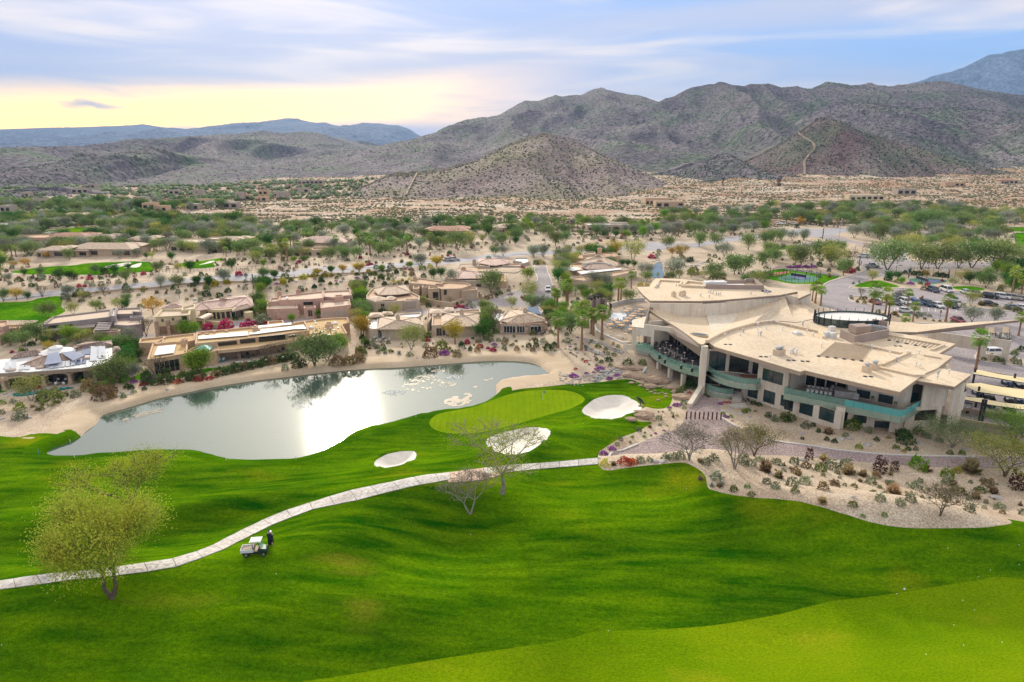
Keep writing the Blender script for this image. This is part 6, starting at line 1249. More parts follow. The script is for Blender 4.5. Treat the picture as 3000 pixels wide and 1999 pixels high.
KC={'f':'palm','F':'palm','k':'cactus'}
NUM=['first','second','third','fourth','fifth','sixth','seventh','eighth','ninth','tenth','eleventh','twelfth','thirteenth','fourteenth','fifteenth','sixteenth','seventeenth','eighteenth','nineteenth','twentieth']
PLACED={}
USED=set()
def sx_of(p):dep=p[1]*cos(TH)-(p[2]-H)*sin(TH);return FPX*p[0]/dep
def placeobj(src,p,s,rz,key,shape=(1,1,1)):
 if id(src)in USED:o=copy_tree(src)
 else:o=src;USED.add(id(src))
 o.location=p;o.scale=(s*shape[0],s*shape[1],s*shape[2]);o.rotation_euler=(0,0,rz);PLACED.setdefault(key,[]).append((sx_of(p),o));return o
POS=[]
def T(kind,f,x,y,hpx,zone,wide=1.):
 p=G(f,x,y);top=zabove(p,f,x,y-hpx);h=max(1.2,top-p.z);pr=PROTO[kind];POS.append((p.x,p.y,h*.5));st=1.25 if kind in 'fF' and h>7.5 else 1.
 return placeobj(random.choice(pr),p,h/6.,random.uniform(0,6.28),(kind,zone),(wide/(st**1.2 if st>1 else 1),wide/(st**1.2 if st>1 else 1),1))
def trees(zone,f,s,wide=1.):
 for t in s.split():k,x,y,h=t.split(',');T(k,f,float(x),float(y),float(h),zone,wide)
def S(kind,f,x,y,wpx,zone,hk=1.):
 p=G(f,x,y);d=math.sqrt(p.x**2+p.y**2+(H-p.z)**2);w=wpx*FR[f][2]*d/FPX;p.z-=.04;src=random.choice(SH[kind][1]);POS.append((p.x,p.y,w*.5))
 return placeobj(src,p,w,random.uniform(0,6.28),(kind,zone),(random.uniform(.9,1.15),random.uniform(.85,1.1),hk*random.uniform(.85,1.15)))
def shrubs(zone,f,s,hk=1.):
 for t in s.split():k,x,y,w=t.split(',');S(k,f,float(x),float(y),float(w),zone,hk)
GRID={}
def clear(x,y,r):
 """True when nothing built stands there"""
 q=np.array([x]),np.array([y])
 for P in FOOT:
  if P[:,0].min()-4<x<P[:,0].max()+4 and P[:,1].min()-4<y<P[:,1].max()+4 and sdf(P,*q)[0]<r:return False
 return True
HARD=[pond,plaza,roadm,lot,entry,street,farA,farA2,farB,farC,farD,farE,farG,lawn1,lawn2,court1,court2,lawn3,turf,terrace]+drives
def onhard(x,y,r=.6):
 for P in HARD:
  if P[:,0].min()-4<x<P[:,0].max()+4 and P[:,1].min()-4<y<P[:,1].max()+4 and sdf(P,np.array([x]),np.array([y]))[0]<r:return True
 return False
def scatter(zone,f,s,n,kinds,size,gap,istree=False,soft=None):
 """n plants inside an outline, sizes in metres, kept clear of buildings, roads and each other"""
 P=outline((f,s),k=1)if isinstance(f,str)else f;lo,hi=P.min(0),P.max(0);got=0;pts=[]
 ks=[k for k,w in kinds for _ in range(w)]
 for _ in range(n*60):
  if got>=n:break
  x=random.uniform(lo[0],hi[0]);y=random.uniform(lo[1],hi[1])
  if sdf(P,np.array([x]),np.array([y]))[0]>-.2:continue
  sz=random.uniform(*size)
  if any((x-a)**2+(y-b)**2<(gap*(.6+.8*random.random()))**2 for a,b in pts):continue
  if any(abs(x-a)<r+sz*.35 and abs(y-b)<r+sz*.35 for a,b,r in POS[-400:]if not istree):continue
  if not clear(x,y,.5 if not istree else sz*.25)or onhard(x,y,.5 if not istree else 1.2):continue
  pts.append((x,y));got+=1;p=Vector((x,y,hz(x,y)-.03));k=random.choice(ks);POS.append((x,y,sz*.5))
  if istree:placeobj(random.choice(PROTO[k]),p,sz/6.,random.uniform(0,6.28),(k,zone),(random.uniform(.9,1.25),random.uniform(.9,1.25),1))
  else:placeobj(random.choice(SH[k][1]),p,sz,random.uniform(0,6.28),(k,zone),(random.uniform(.9,1.2),random.uniform(.85,1.1),random.uniform(.8,1.2)))
def hero(name,f,x,y,hpx,wpx,label,seed,leafn,lsize,clump,lm,bm,**kw):
 p=G(f,x,y);h=zabove(p,f,x,y-hpx)-p.z;d=math.sqrt(p.x**2+p.y**2+(H-p.z)**2);w=wpx*FR[f][2]*d/FPX
 e=tree(name,h,w,seed,leafn,lsize,clump,lm,bm,kw.pop('minr',.015),tuple(p),kw.pop('zmin',.8),6,**kw);tag(e,label,'tree');POS.append((p.x,p.y,2));return e
hero('mesquite_tree','B6',862,1180,770,900,'huge yellow-green tree with a dark trunk standing beside the cart path',24,42000,.20,.62,L_her,B_bark,trunk=.22,depth=5,forks=3,stems=2,open_=.13,droop=.1,jit=.55,up=1.0,flat=1.2,down=.6,zmin=2.4)
hero('mesquite_tree','B6',1020,600,510,820,'thinner yellow-green tree on the turf right behind the huge one',33,10000,.17,.5,L_her,B_bark,trunk=.2,depth=5,forks=3,droop=.1,jit=.6,up=.95,flat=1.1,minr=.03,zmin=2.)
hero('mesquite_tree','C5',610,1100,570,1020,'half bare tree with forked pale trunk beside the cart path, below the bunkers',47,9000,.14,.45,L_her,B_pale,trunk=.2,depth=5,forks=3,stems=1,droop=.05,jit=.6,up=.8,minr=.035,zmin=2.5)
hero('young_bare_tree','C5',355,1262,375,620,'small pale leafless tree on the turf, left of the forked half bare tree',53,1800,.13,.45,L_bar,B_pale,trunk=.16,depth=5,forks=3,stems=2,up=.85,minr=.022,zmin=1.5)
hero('vase_bare_tree','B1',645,522,190,360,'vase-shaped leafless grey tree at the edge of the paved plaza',61,900,.13,.35,L_bar,B_pale,trunk=.12,depth=5,forks=3,stems=3,up=1.0,minr=.028)
hero('palo_verde_tree','B1',875,565,220,250,'thin pale feathery tree leaning over the plaza edge in the sand bed',67,3200,.16,.4,L_bar,B_pale,trunk=.14,depth=4,forks=3,stems=3,up=1.0,minr=.025)
hero('mesquite_tree','B1',975,500,160,300,'dense olive-brown tree in the bed beside the plaza, next to the feathery one',71,5200,.19,.5,leafm('olive_brown_leaf',(.15,.15,.04),(.24,.23,.08),rnd=.02),B_bark,trunk=.14,depth=4,stems=3,zmin=.3)
hero('sparse_tree','B1',1925,805,180,320,'small sparse tree alone in the pale sand near the turf edge',79,1500,.14,.4,L_bar,B_bark,trunk=.14,depth=5,forks=3,stems=2,up=.9,minr=.02)
hero('mesquite_tree','B1',2255,605,205,380,'broad green and yellow tree at the end of the paved path, right picture edge',83,7500,.20,.55,leafm('yellow_green_leaf',(.14,.20,.03),(.32,.33,.06),rnd=.02),B_bark,trunk=.12,depth=4,stems=3,zmin=.4)
hero('willow_acacia_tree','B1',1985,455,160,380,'wide soft grey-green tree against the brown wall by the clubhouse corner',89,7000,.18,.5,L_mes,B_pale,trunk=.1,depth=4,stems=4,zmin=.2)
hero('willow_acacia_tree','B1',2300,440,190,330,'bushy green tree beside the brown wall at the right picture edge',97,6500,.18,.5,L_gre,B_bark,trunk=.1,depth=4,stems=4,zmin=.2)
trees('around the pond-side houses','A3','p,330,1190,260 m,1190,1030,290 b,1640,960,270 g,2080,905,240 s,1400,975,170 c,1340,735,180 c,1350,840,170 g,1300,925,140 c,1450,765,110 b,220,570,190 m,380,570,200 c,460,600,80 g,740,575,170 p,900,565,130 y,520,695,115 s,1345,560,130 b,1530,520,220 m,110,620,130 m,680,640,90')
trees('behind the mauve house','A3','m,500,335,165 p,770,300,140 m,1010,255,115 c,1320,232,90 m,1330,165,90 y,1600,295,180 p,1240,240,120')
trees('in front of the highway','A3','y,175,140,130 m,40,155,130 c,290,135,80 b,445,110,130 s,700,95,105 p,860,135,85 b,1100,105,115')
trees('around the long orange house','A4','g,120,1180,260 b,905,1050,225 g,1660,935,195 c,820,555,140 g,1140,618,95 c,760,450,150 c,720,540,90 y,1900,775,215 g,1425,565,85 p,1850,315,155 b,1820,545,140')
T('m','A4',1390,1085,340,'hanging over the pond hedge',1.25);T('m','A4',1530,1040,240,'hanging over the pond hedge',1.1)
trees('along the highway','A4','s,400,165,125 b,640,135,135 m,840,135,105 c,950,130,80 c,100,205,85 c,235,195,75 y,1420,115,85 c,1570,78,72 y,1700,70,85 y,1880,82,100')
trees('around the beige villas','A5','y,890,905,205 p,485,955,235 b,1245,805,275 b,1790,815,200 p,1190,615,115 p,340,645,110 m,60,645,110 y,50,835,150 c,1165,675,95 c,1150,860,160 g,1185,765,130 b,840,565,115')
trees('along the short street','A5','p,1580,515,195 s,1700,595,140 g,1560,325,125 p,1820,245,115 c,1835,345,135 m,1220,435,205 c,690,305,95 c,760,300,90 s,860,335,115 b,1400,492,70 p,1970,165,115')
trees('on the highway verge','A5','s,560,192,115 y,720,195,95 g,215,242,62 g,475,200,52 m,1250,90,90 s,1330,95,95 m,1600,100,95 s,1690,95,95')
trees('beside the event terrace','A5','m,1950,810,190 m,1880,730,110 s,2160,375,135 s,2260,365,115 p,1985,700,120')
trees('around the entry lake','B4','y,940,605,155 m,1430,535,115 y,1550,612,125 y,1470,605,85 m,1720,515,145 m,1870,505,115 m,2170,545,155 s,1500,795,175 b,1430,805,125 s,1950,605,135 s,1230,800,140 m,1070,1025,125 c,1010,690,60 c,1120,705,60 c,1060,700,65')
T('p','B4',1110,645,195,'around the entry lake',1.15)
trees('beside the entry road','B4','m,1850,815,155 m,2040,775,195 m,2120,765,175 m,2300,685,135 c,1890,560,50')
trees('beyond the highway','B4','s,200,612,115 s,290,602,115 m,400,505,135 m,480,485,115 c,30,492,75 c,950,425,65 b,1380,445,95 b,1540,425,125 m,1450,335,125 m,1580,300,110 m,1820,335,135 m,2050,290,110 s,1850,395,95 s,2020,395,95 s,2150,385,95 b,1200,405,95 m,1700,400,110 c,850,425,60 b,780,410,70 m,640,420,70')
trees('near the highway junction','B5','m,300,485,130 s,120,645,120 s,330,645,110 y,290,505,75 g,470,505,95 m,700,505,125 s,790,625,125 m,890,475,85 m,1050,645,155 s,1220,625,145 m,1680,605,125 m,1180,440,95 m,1850,450,110 p,2050,525,115 p,2180,625,105 s,30,640,110 s,220,650,100 m,560,480,80 s,930,600,110 m,1560,470,110 s,1650,520,90 m,1950,440,100')
T('m','B5',1450,555,195,'on the boulder island',1.2)
trees('along the entry drive','B5','m,1100,915,285 m,1410,912,245 m,1560,905,225 m,1750,900,185 m,1870,895,265 m,2090,905,275 p,1330,745,165 m,1480,700,110 m,1600,690,120 m,2280,860,180',1.1)
trees('around the sports courts','B5','m,300,882,205 p,590,885,225 m,480,855,205 b,760,885,185 m,690,965,155 p,960,1022,115 c,1110,1015,85 c,1190,1005,70 g,1230,1042,62 p,1700,1062,82 p,1790,1035,125 m,2000,1085,145 m,50,855,135 p,2150,1105,65 c,1850,1040,110 c,1950,1040,100 c,2260,1110,150 c,2330,1090,160')
trees('in the parking lot beds','B5','b,850,1185,125 b,1215,1205,135 p,1860,1245,135 s,1870,1402,155 s,2080,1402,145')
trees('on the far side of the highway','B2','c,230,782,62 c,555,832,115 c,640,822,85 c,960,772,75 c,1060,772,95 m,1160,842,115 s,1480,892,115 m,1640,892,115 m,1460,752,105 c,1750,742,95 s,2060,832,115 c,1820,862,75 c,1920,882,95 p,1640,742,85 c,2130,722,95 s,640,962,95 b,390,972,115 b,960,962,115 m,880,762,85 m,380,772,75 c,1180,730,60 g,700,810,60 s,80,830,70')
trees('by the far fairways','B2','c,1580,642,75 y,240,702,85 y,130,712,65 d,745,545,85 d,2165,545,95 p,1400,622,65 c,800,425,45 m,940,432,62 c,1350,620,50 y,430,620,60 m,640,640,110 s,1100,620,80 s,1260,610,80 p,530,560,90')
trees('on the near highway verge','B3','g,70,702,72 c,445,662,62 g,350,662,62 y,1660,702,105 y,945,752,102 c,690,752,62 y,570,782,72 y,800,752,72 c,170,802,72 m,70,802,92 g,1160,742,62 g,1410,712,62 s,1520,682,102 m,920,922,92')
trees('among the palms beyond the highway','B3','m,680,642,125 m,830,632,115 m,920,622,115 m,1170,602,135 m,1310,545,95 m,1860,545,175 m,2260,505,115 m,30,620,100 m,130,640,110')
trees('left of the event terrace','A5','f,1925,550,230 f,1805,580,175 f,1823,575,155 f,1835,938,312 f,2050,962,345 f,2140,812,225 f,2160,825,230 f,2238,855,285 f,2020,740,190 f,2060,730,200 f,2000,690,170 f,2080,690,180 f,2110,760,180')
trees('behind the event terrace','B4','f,500,1052,225 f,975,1045,235 f,1000,1015,205 f,1095,895,145 f,1340,820,65 f,580,970,75 f,690,930,70 f,395,1060,150 f,420,1065,140 f,800,950,75')
trees('around the parking lot','A2','f,735,492,265 f,845,512,252 f,875,502,165 f,1040,402,138 f,1085,532,155 f,1365,532,222 f,1005,625,150 f,1620,945,325 f,1985,652,185 f,1925,305,235 f,255,375,175 f,300,398,158 f,230,355,135 f,2010,300,150')
trees('beyond the highway','B3','F,120,465,95 F,165,458,88 F,240,640,190 F,290,645,200 F,390,582,122 F,265,452,72 F,320,525,135 F,375,462,92 F,440,468,92 F,500,468,92 F,540,462,82 F,740,548,132 F,840,512,92 F,950,502,122 F,1010,502,115 F,1050,592,165 F,1065,472,82 F,1145,462,82 F,1390,542,132 F,1600,532,145 F,1680,502,82 F,40,470,75',1.1)
trees('at the desert edge','B4','F,40,402,82 F,360,345,95 F,480,325,85 F,270,375,75 F,600,355,82 F,740,375,72 F,1050,335,82 F,1180,345,82 F,1250,335,72 F,410,360,80 F,330,390,70 F,560,380,70',1.15)
trees('by the far houses','B2','F,110,602,112 F,260,572,85 F,840,532,105 F,710,505,65 F,2060,462,85 F,1720,472,65 F,1830,455,85 F,2080,602,85 F,2180,602,85 F,2250,592,75 F,150,610,100 F,930,450,65 F,420,520,70',1.2)
trees('beside the entrance','B5','k,500,635,105 k,832,915,118 k,1025,640,60 k,1690,470,60 k,910,470,100');trees('on the sand slope','B2','k,1650,985,50');trees('on the sand slope','A4','k,720,250,165')
scatter('in the green belt left of the open desert','B2','-60,330 380,300 900,300 1000,270 1350,300 1420,330 1600,330 2353,330 2353,440 2353,690 1500,640 1400,600 1000,640 500,660 0,700',270,[('m',6),('s',3),('p',2),('c',2),('b',1)],(4.2,6.6),5.2,True)
scatter('in the lower left belt','B2','-80,700 0,700 90,760 0,880 -80,900',9,[('m',3),('c',2),('p',1)],(4,6),5,True)
scatter('at the edge of the open desert','B3','0,400 2353,310 2353,480 1700,540 1100,600 0,640',120,[('m',4),('s',2),('b',1),('c',2)],(4.,6.2),5,True)
scatter('between highway and desert','B4','0,330 500,300 1300,330 1300,240 2353,190 2353,400 1600,440 1200,440 400,440 0,560',130,[('m',5),('s',4),('b',2),('g',2)],(4.2,6.6),5.5,True)
scatter('in the wooded corner beyond the drive','B5','0,350 1100,360 1300,350 2353,400 2353,560 2200,640 1900,760 1500,760 1250,700 1000,640 700,560 0,470',150,[('m',6),('s',4),('p',2)],(5.,8.),6,True)
scatter('on the valley floor far left','C1','-60,590 700,585 1000,590 1300,600 1000,640 0,640',60,[('m',4),('s',2),('c',2),('p',1)],(4.,8.),9,True)
scatter('in the gardens of the mauve and arcade houses','A3','0,560 400,560 1000,560 1300,520 2138,480 2138,520 1450,540 1440,960 1200,980 1180,700 700,560 0,700',18,[('m',3),('g',3),('c',2),('p',1)],(2.6,4.2),3.4,True)
scatter('between the back gardens','A4','700,560 720,300 860,280 880,600 1400,620 1900,560 2240,640 2240,720 1900,800 1800,560 1790,300 1950,260 1960,520 0,600',20,[('m',3),('g',3),('c',2),('p',1)],(2.4,4.),3.2,True)
scatter('among the villas by the street','A5','560,480 640,600 1130,570 1250,520 1500,560 1900,540 1900,860 1750,830 1700,600 1230,560 1200,840 1130,860 1130,600 600,620',24,[('m',3),('g',3),('c',2),('p',2)],(2.6,4.6),3.6,True)
scatter('right of the short street','A5','1800,120 1900,60 2353,20 2353,600 2150,560 1900,520 1850,380',36,[('m',4),('g',2),('c',2),('p',2),('s',2)],(3.,5.2),4.2,True)
scatter('behind the clubhouse','B4','1150,740 1300,800 1600,790 2353,800 2353,870 1200,840',10,[('m',3),('p',2),('s',1)],(3.,4.6),4.5,True)
scatter('between courts and entry lake','B5','-60,640 400,640 700,720 840,760 800,880 700,960 650,900 300,880 0,900',16,[('m',4),('p',2),('s',2)],(4.,6.5),5.5,True)
scatter('right of the parking lot','B5','2000,900 2353,900 2353,1140 2200,1130 2000,1060',12,[('m',2),('c',3),('g',2)],(4.,6.),4,True)
scatter('on the middle highway verge','B3','0,640 700,620 1400,570 2000,520 2353,480 2353,560 1850,600 1300,640 700,690 0,740',40,[('m',4),('s',3),('p',2)],(3.4,5.4),5,True)
# shrubs, flowers and stones, surveyed then scattered
Z='in the pale sand bed by the turf'
shrubs(Z,'B1','br,1615,578,75 br,1690,575,55 br,1255,515,50 br,2310,665,75 br,1325,545,38 gr,780,615,60 gr,1365,560,60 gr,1095,545,50 gr,1180,540,50 gr,1165,650,60 gr,1235,645,55 gr,1085,665,45 gr,1040,640,40 gr,1440,560,70 gr,1620,725,45 gr,1720,745,45 gr,1775,730,45 gr,1800,665,50 gr,1670,650,40 gr,2070,780,50 gr,2225,765,40 gr,1570,640,45 gr,2350,800,40 dr,1030,575,90 dr,1455,590,80 dr,1530,600,60 dr,1690,690,80 dr,1325,735,60 dr,2105,715,60 dr,2200,690,50 dr,1850,575,60 dr,2080,580,110 dr,1200,600,50 dr,700,620,40 dr,1100,610,60 rb,1185,590,50 rb,1325,670,60 rb,1385,655,50 rb,1240,560,50 rb,2170,650,50 ol,1310,575,55 ol,960,700,35 ol,1185,685,40 ol,870,675,40 ol,2010,690,60 ol,1480,755,40 ol,2130,680,45 gn,1960,605,60 gn,1810,560,80 gn,1530,810,25 gn,1640,805,25 gn,940,660,30 ye,1330,515,40 ye,2010,580,40 dr,1990,650,50 gr,1960,640,40 rb,1600,610,40 dr,800,655,40 ag,760,655,35 ag,810,645,35')
shrubs(Z,'B1','rk,465,528,45 rk,510,530,45 rk,1220,522,40 rk,2210,715,55 rk,1480,710,28 rk,2160,460,30')
shrubs('beside the paved path edge','B1','ye,212,548,50 rd,320,540,75 rd,355,535,50 dr,258,545,40 gr,395,530,50 gr,440,528,35 gr,520,518,50 gr,560,515,50 gr,600,512,50 gr,730,540,45 pu,205,490,45 pu,250,466,45 dr,700,530,40 gr,770,520,50 gr,920,540,60 gr,960,545,50 gr,1005,530,45')
Z='in the sand bed below the clubhouse windows'
shrubs(Z,'B1','ol,1145,315,70 gr,1080,320,40 gr,1045,300,35 dk,1150,320,30 gr,1235,355,45 dr,1355,385,60 dk,1345,420,28 dk,1275,348,26 dk,1302,378,26 dk,1385,430,30 gn,1510,460,32 gn,1700,462,32 dk,1760,470,26 ye,1740,480,22 gr,1560,380,35 dk,1750,430,65 dk,1735,400,60 ol,1815,385,60 gr,1850,405,40 gr,1915,425,40 dk,1600,420,24 gn,2035,490,32 ol,1975,490,30 dk,1220,415,20 ye,1660,410,22 gr,1440,400,30 gr,1800,470,25 gn,1470,360,80 gn,1500,345,60 rk,1215,385,38 rk,1420,415,40 rk,1460,412,35 rk,1555,445,40 rk,1830,435,35 rk,2060,465,36 rk,1710,475,20 rk,950,300,25 rk,905,285,30')
shrubs('in the flower bed by the stone steps','D3','pu,1370,1055,70 pu,1440,1235,80 pu,1530,1290,40 gn,1510,1240,60 gn,1410,1200,60 rd,1400,960,70 rd,1430,1040,60 rd,1490,1040,60 dk,1200,960,50 dk,1160,940,50 gn,1700,1170,90 gn,1750,1150,70 dk,1730,1020,70 dk,1820,1060,90 dk,1900,1080,80 gr,2030,1230,60 gr,2120,1290,60 dk,2280,1270,80 rd,1500,985,60 gr,1850,1160,50')
Z='on the sand strip right of the greenside bunker'
shrubs(Z,'C5','gr,1885,500,55 gr,1720,590,45 gr,1575,665,45 gr,1545,705,45 gn,1765,640,30 gn,1668,645,32 gn,1950,550,22 dk,1770,608,20 dk,1820,630,20 gn,1990,450,25 gn,1970,425,25 gn,2030,470,25 pu,1925,590,30 pu,1855,612,30 ol,1650,688,28 gr,1890,545,30 dr,1810,560,50 dr,2000,480,40 pu,2030,385,70 pu,1970,405,40 gr,2085,375,50 gr,2090,410,40 dk,1880,440,16 dk,1915,438,16 ol,2050,290,70 rd,2130,290,40 ol,2080,260,60 dk,2140,240,90 dk,2120,210,80')
shrubs('among the stream boulders','D2','pu,135,1240,120 pu,470,1145,120 pu,300,1200,70 pu,390,1185,50 pu,690,1225,90 pu,590,1270,90 pu,1230,1265,70 rd,290,1050,60 rd,160,1145,50 dk,490,1060,60 dk,585,1040,90 ol,540,900,60 ol,440,860,70 gr,360,800,60 ol,650,970,60 pu,90,855,40 pu,400,985,35 pu,30,885,30 dk,330,1085,25 dk,170,985,25 dk,130,960,25 dk,90,935,25 gr,300,890,50 gr,570,960,60 ol,830,1090,130 ol,1010,1080,110 gr,430,1100,40 gr,150,890,40 ol,600,1100,60 gr,700,860,60 rb,640,830,50 gn,660,900,40 gr,500,770,50')
shrubs('on the bank below the beige villas','A5','rb,660,1020,150 ol,770,970,140 rb,905,1020,100 dk,950,930,60 ag,940,905,60 rd,1115,940,70 rd,1100,890,50 mg,1240,970,60 mg,1190,950,40 pu,1250,915,55 pu,790,1000,100 gr,1110,890,60 dk,1030,950,40 gr,1290,880,50 gr,1225,880,50 rb,1345,905,70 dk,1565,935,60 dk,1630,930,60 rb,1605,970,65 rb,1455,965,58 dk,1740,960,95 dk,1800,930,70 gr,1700,890,60 dk,1630,885,55 rb,1095,975,70 gr,1340,950,50 rb,1405,925,40 gr,475,1015,70 ag,375,1000,60 gr,170,945,60 dk,240,965,50 dk,247,995,35 gn,290,980,45 gr,180,990,40 dr,100,950,50 gr,70,940,40 rb,20,1050,90 rb,15,960,60 dk,20,990,70 gn,60,900,80 dk,40,860,60 ol,1180,870,60 mg,1000,900,60 ag,980,950,40 gr,1810,970,30 ag,1370,880,60 mg,640,880,50 mg,630,850,40 rk,540,1035,30 rk,590,1030,30 rk,1280,930,40 rk,1690,905,50 rk,1960,905,35 rk,1950,950,40 rk,2020,955,30')
shrubs('in the hedge along the pond shore','A4',' '.join(f'{"hg" if i%5 else "rb"},{300+i*62},{1212-i*14-(i%2)*6},110' for i in range(15))+' rb,1640,1080,170 rb,1760,1070,150 rb,1850,1050,170 ol,1890,970,140 dk,1960,880,80 gr,1070,1140,90 hg,1250,1100,110 hg,1200,1110,110 rb,40,1250,90 rb,120,1250,80 rd,240,1240,80 hg,180,1235,70 mg,640,1070,50 mg,330,1190,60 ye,430,1110,40 hg,510,1105,60 hg,560,1100,60 hg,1160,1005,60',1.)
shrubs('in the hedge along the pond shore','A3','rb,930,1080,150 rb,1020,1110,130 rb,1090,1170,170 rb,1160,1110,120 gr,790,1150,95 ol,550,1210,190 ol,450,1190,120 ye,1180,1160,80 dk,1330,1060,70 dk,1370,1070,60 rd,1495,1030,70 pu,1620,985,120 pu,1540,985,110 hg,1540,1020,110 hg,1640,1020,110 hg,1740,1010,110 pu,1400,1000,80 rd,1855,1010,80 hg,1920,985,110 hg,2000,975,110 rd,2080,985,80 gn,205,1280,90 dr,390,1290,60 ol,430,1290,60 gr,215,1385,110 dr,340,1260,50 gr,140,1210,60 gn,1310,1000,110 gn,1270,920,80 dk,1060,970,80 gn,860,1000,80 hg,1530,950,90 hg,1730,925,90 rb,1230,1000,70 gr,1400,1110,50 dk,1510,1080,50 ol,1290,1160,60 rk,1240,1150,60 rk,1300,1150,70 rk,1345,1125,60 rk,985,1150,50 rk,300,1370,60 rk,60,1120,60 rk,110,1140,50 rk,700,1090,50 gn,20,1230,60 gr,20,1330,60 rk,20,1385,50 rk,1740,1075,50 rk,1270,1110,50',1.)
shrubs('along the cream garden wall','A4','mg,225,690,100 mg,420,680,150 mg,600,665,70 mg,710,650,100 mg,660,600,50 rd,860,645,80 gr,320,685,60 gr,830,625,160 gr,760,640,80 mg,640,645,60 rd,1010,600,50 dk,520,590,60 gn,750,560,60 ag,430,560,60 mg,270,655,40')
Z='on the sand slope below the highway'
shrubs(Z,'A4','dk,210,330,85 dk,445,285,65 dk,350,345,75 gn,215,260,60 ye,435,195,65 ye,300,220,90 ye,210,215,40 gr,630,255,60 gr,1240,280,60 dk,850,190,100 ol,1070,140,110 ol,1130,165,50 ye,1265,145,80 ye,1370,120,60 dk,1465,175,60 ye,1500,120,70 ye,1580,105,40 dk,1500,255,30 gr,1560,200,40 dk,1630,205,40 ol,1660,115,60 dk,1085,280,30 dk,1385,240,50 ol,2115,135,70 ol,2150,210,50 gr,990,270,60 ye,1040,200,70 dr,1300,260,40 rb,1390,150,40 pu,1620,165,35 gr,1700,150,40 gr,1450,215,35 ol,2050,100,60 gr,1940,125,30 gr,560,230,30 rk,465,320,50 rk,840,275,30 rk,1370,235,30 rk,80,370,50 pu,640,210,35 pu,1750,250,25')
shrubs(Z,'A5','ol,205,300,60 gr,60,290,40 dk,240,360,50 ye,405,325,35 ye,370,340,30 dk,440,355,40 gr,320,325,30 dk,600,290,60 rb,490,275,55 rb,490,235,50 ye,660,205,60 gn,590,225,70 ye,470,330,50 gr,160,215,50 gr,270,270,30 ye,310,350,50 dk,350,250,40 ol,150,270,50 gr,400,230,40 rk,325,300,40 rk,310,330,40 ye,90,245,40 gr,300,210,70 ye,340,300,20')
Z='on the far verge of the highway'
shrubs(Z,'A5','br,450,80,45 br,450,90,35 dk,840,75,45 dk,400,150,30 dk,480,110,30 br,770,112,30 br,100,170,40 br,820,100,30 br,880,105,30 br,100,180,40 dk,75,155,25 dk,330,110,25 dk,160,160,20 br,655,95,20 gr,390,100,30 gr,590,130,30 br,20,115,40')
shrubs(Z,'B2','mg,728,882,42 mg,780,880,35 mg,830,815,45 mg,1320,772,50 br,1395,775,40 dk,1245,840,40 mg,1240,820,30 br,215,875,30 dk,325,875,40 dk,490,840,40 br,850,840,30 br,1000,850,40 gr,1090,850,50 dk,930,815,35 br,695,815,35 gr,385,820,60 ol,175,835,60 gr,270,815,40 dk,290,880,40 br,520,890,40 gr,800,850,40 br,560,880,30 dk,1050,795,40 br,620,900,30 ye,1320,910,55 ye,1900,865,45 ye,1980,870,60 ye,2090,850,60 dk,1775,880,50 dk,1850,785,50 gr,1700,780,40 br,1620,800,30 mg,2195,775,60 dk,1900,780,30 ol,740,960,90 ol,800,975,70 dk,685,970,40 gr,1180,930,80 ye,890,940,30 dk,1590,905,40 gr,2100,790,40 dk,2260,780,30 br,2000,760,40 gr,600,990,70 dk,1160,895,60 dk,160,950,40 br,1240,790,40')
shrubs(Z,'B3','br,235,730,35 br,250,745,35 dk,295,745,35 br,350,735,35 br,375,705,40 dk,460,705,35 br,310,718,30 br,215,722,30 dk,1015,660,30 dk,1340,660,32 dk,1105,668,30 mg,1025,688,35 mg,1060,680,40 mg,960,620,40 mg,1390,590,45 mg,1715,618,30 mg,1765,605,30 mg,1825,612,30 dk,1420,620,35 dk,1780,585,45 dk,1165,665,20 br,820,650,20 br,580,690,20 dk,845,645,35 gr,545,680,30 br,490,685,30 mg,395,665,50 gr,160,655,40 ol,275,690,45 dk,1355,580,30 br,1600,585,22 gr,1100,600,35 br,1490,565,25 dk,1450,600,20 ye,1345,830,30 dk,1385,855,40 ye,530,790,60 ye,635,790,70 ye,697,783,45 ol,435,810,55 dk,600,835,60 ye,1040,755,60 ye,890,755,45 gr,925,770,35 dk,1150,800,60 ye,250,850,70 dk,90,855,90 ol,325,825,50 gr,1210,745,35 ol,1095,775,60 rb,1440,785,60 dk,1290,760,40 ye,480,790,40 ye,1300,845,30 dk,685,860,40 gr,415,920,60 dk,540,890,40')
shrubs('beside the entry lake','B4','mg,1280,620,60 dk,1620,655,40 dk,1640,650,60 gr,1610,655,60 ol,1670,770,110 mg,100,710,40 dk,220,680,60 ye,260,670,70 rb,295,670,30 mg,815,465,40 br,690,515,30 br,715,500,22 br,410,540,25 br,435,530,22 dk,565,505,35 br,655,470,30 dk,340,510,30 dk,605,485,30 mg,120,1000,70 mg,200,1045,50 ag,85,985,35 gr,380,900,50 br,2010,410,18 br,2050,408,18 br,2090,408,18 ag,2085,765,50 ag,1960,780,50 ag,2215,750,40 dk,1470,880,60 ye,1180,875,60 ye,1240,880,50 mg,1405,800,30 ol,1850,830,90 dr,1950,820,70 dr,880,440,50 rb,1020,440,70')
Z='in the planting around the courts and drive'
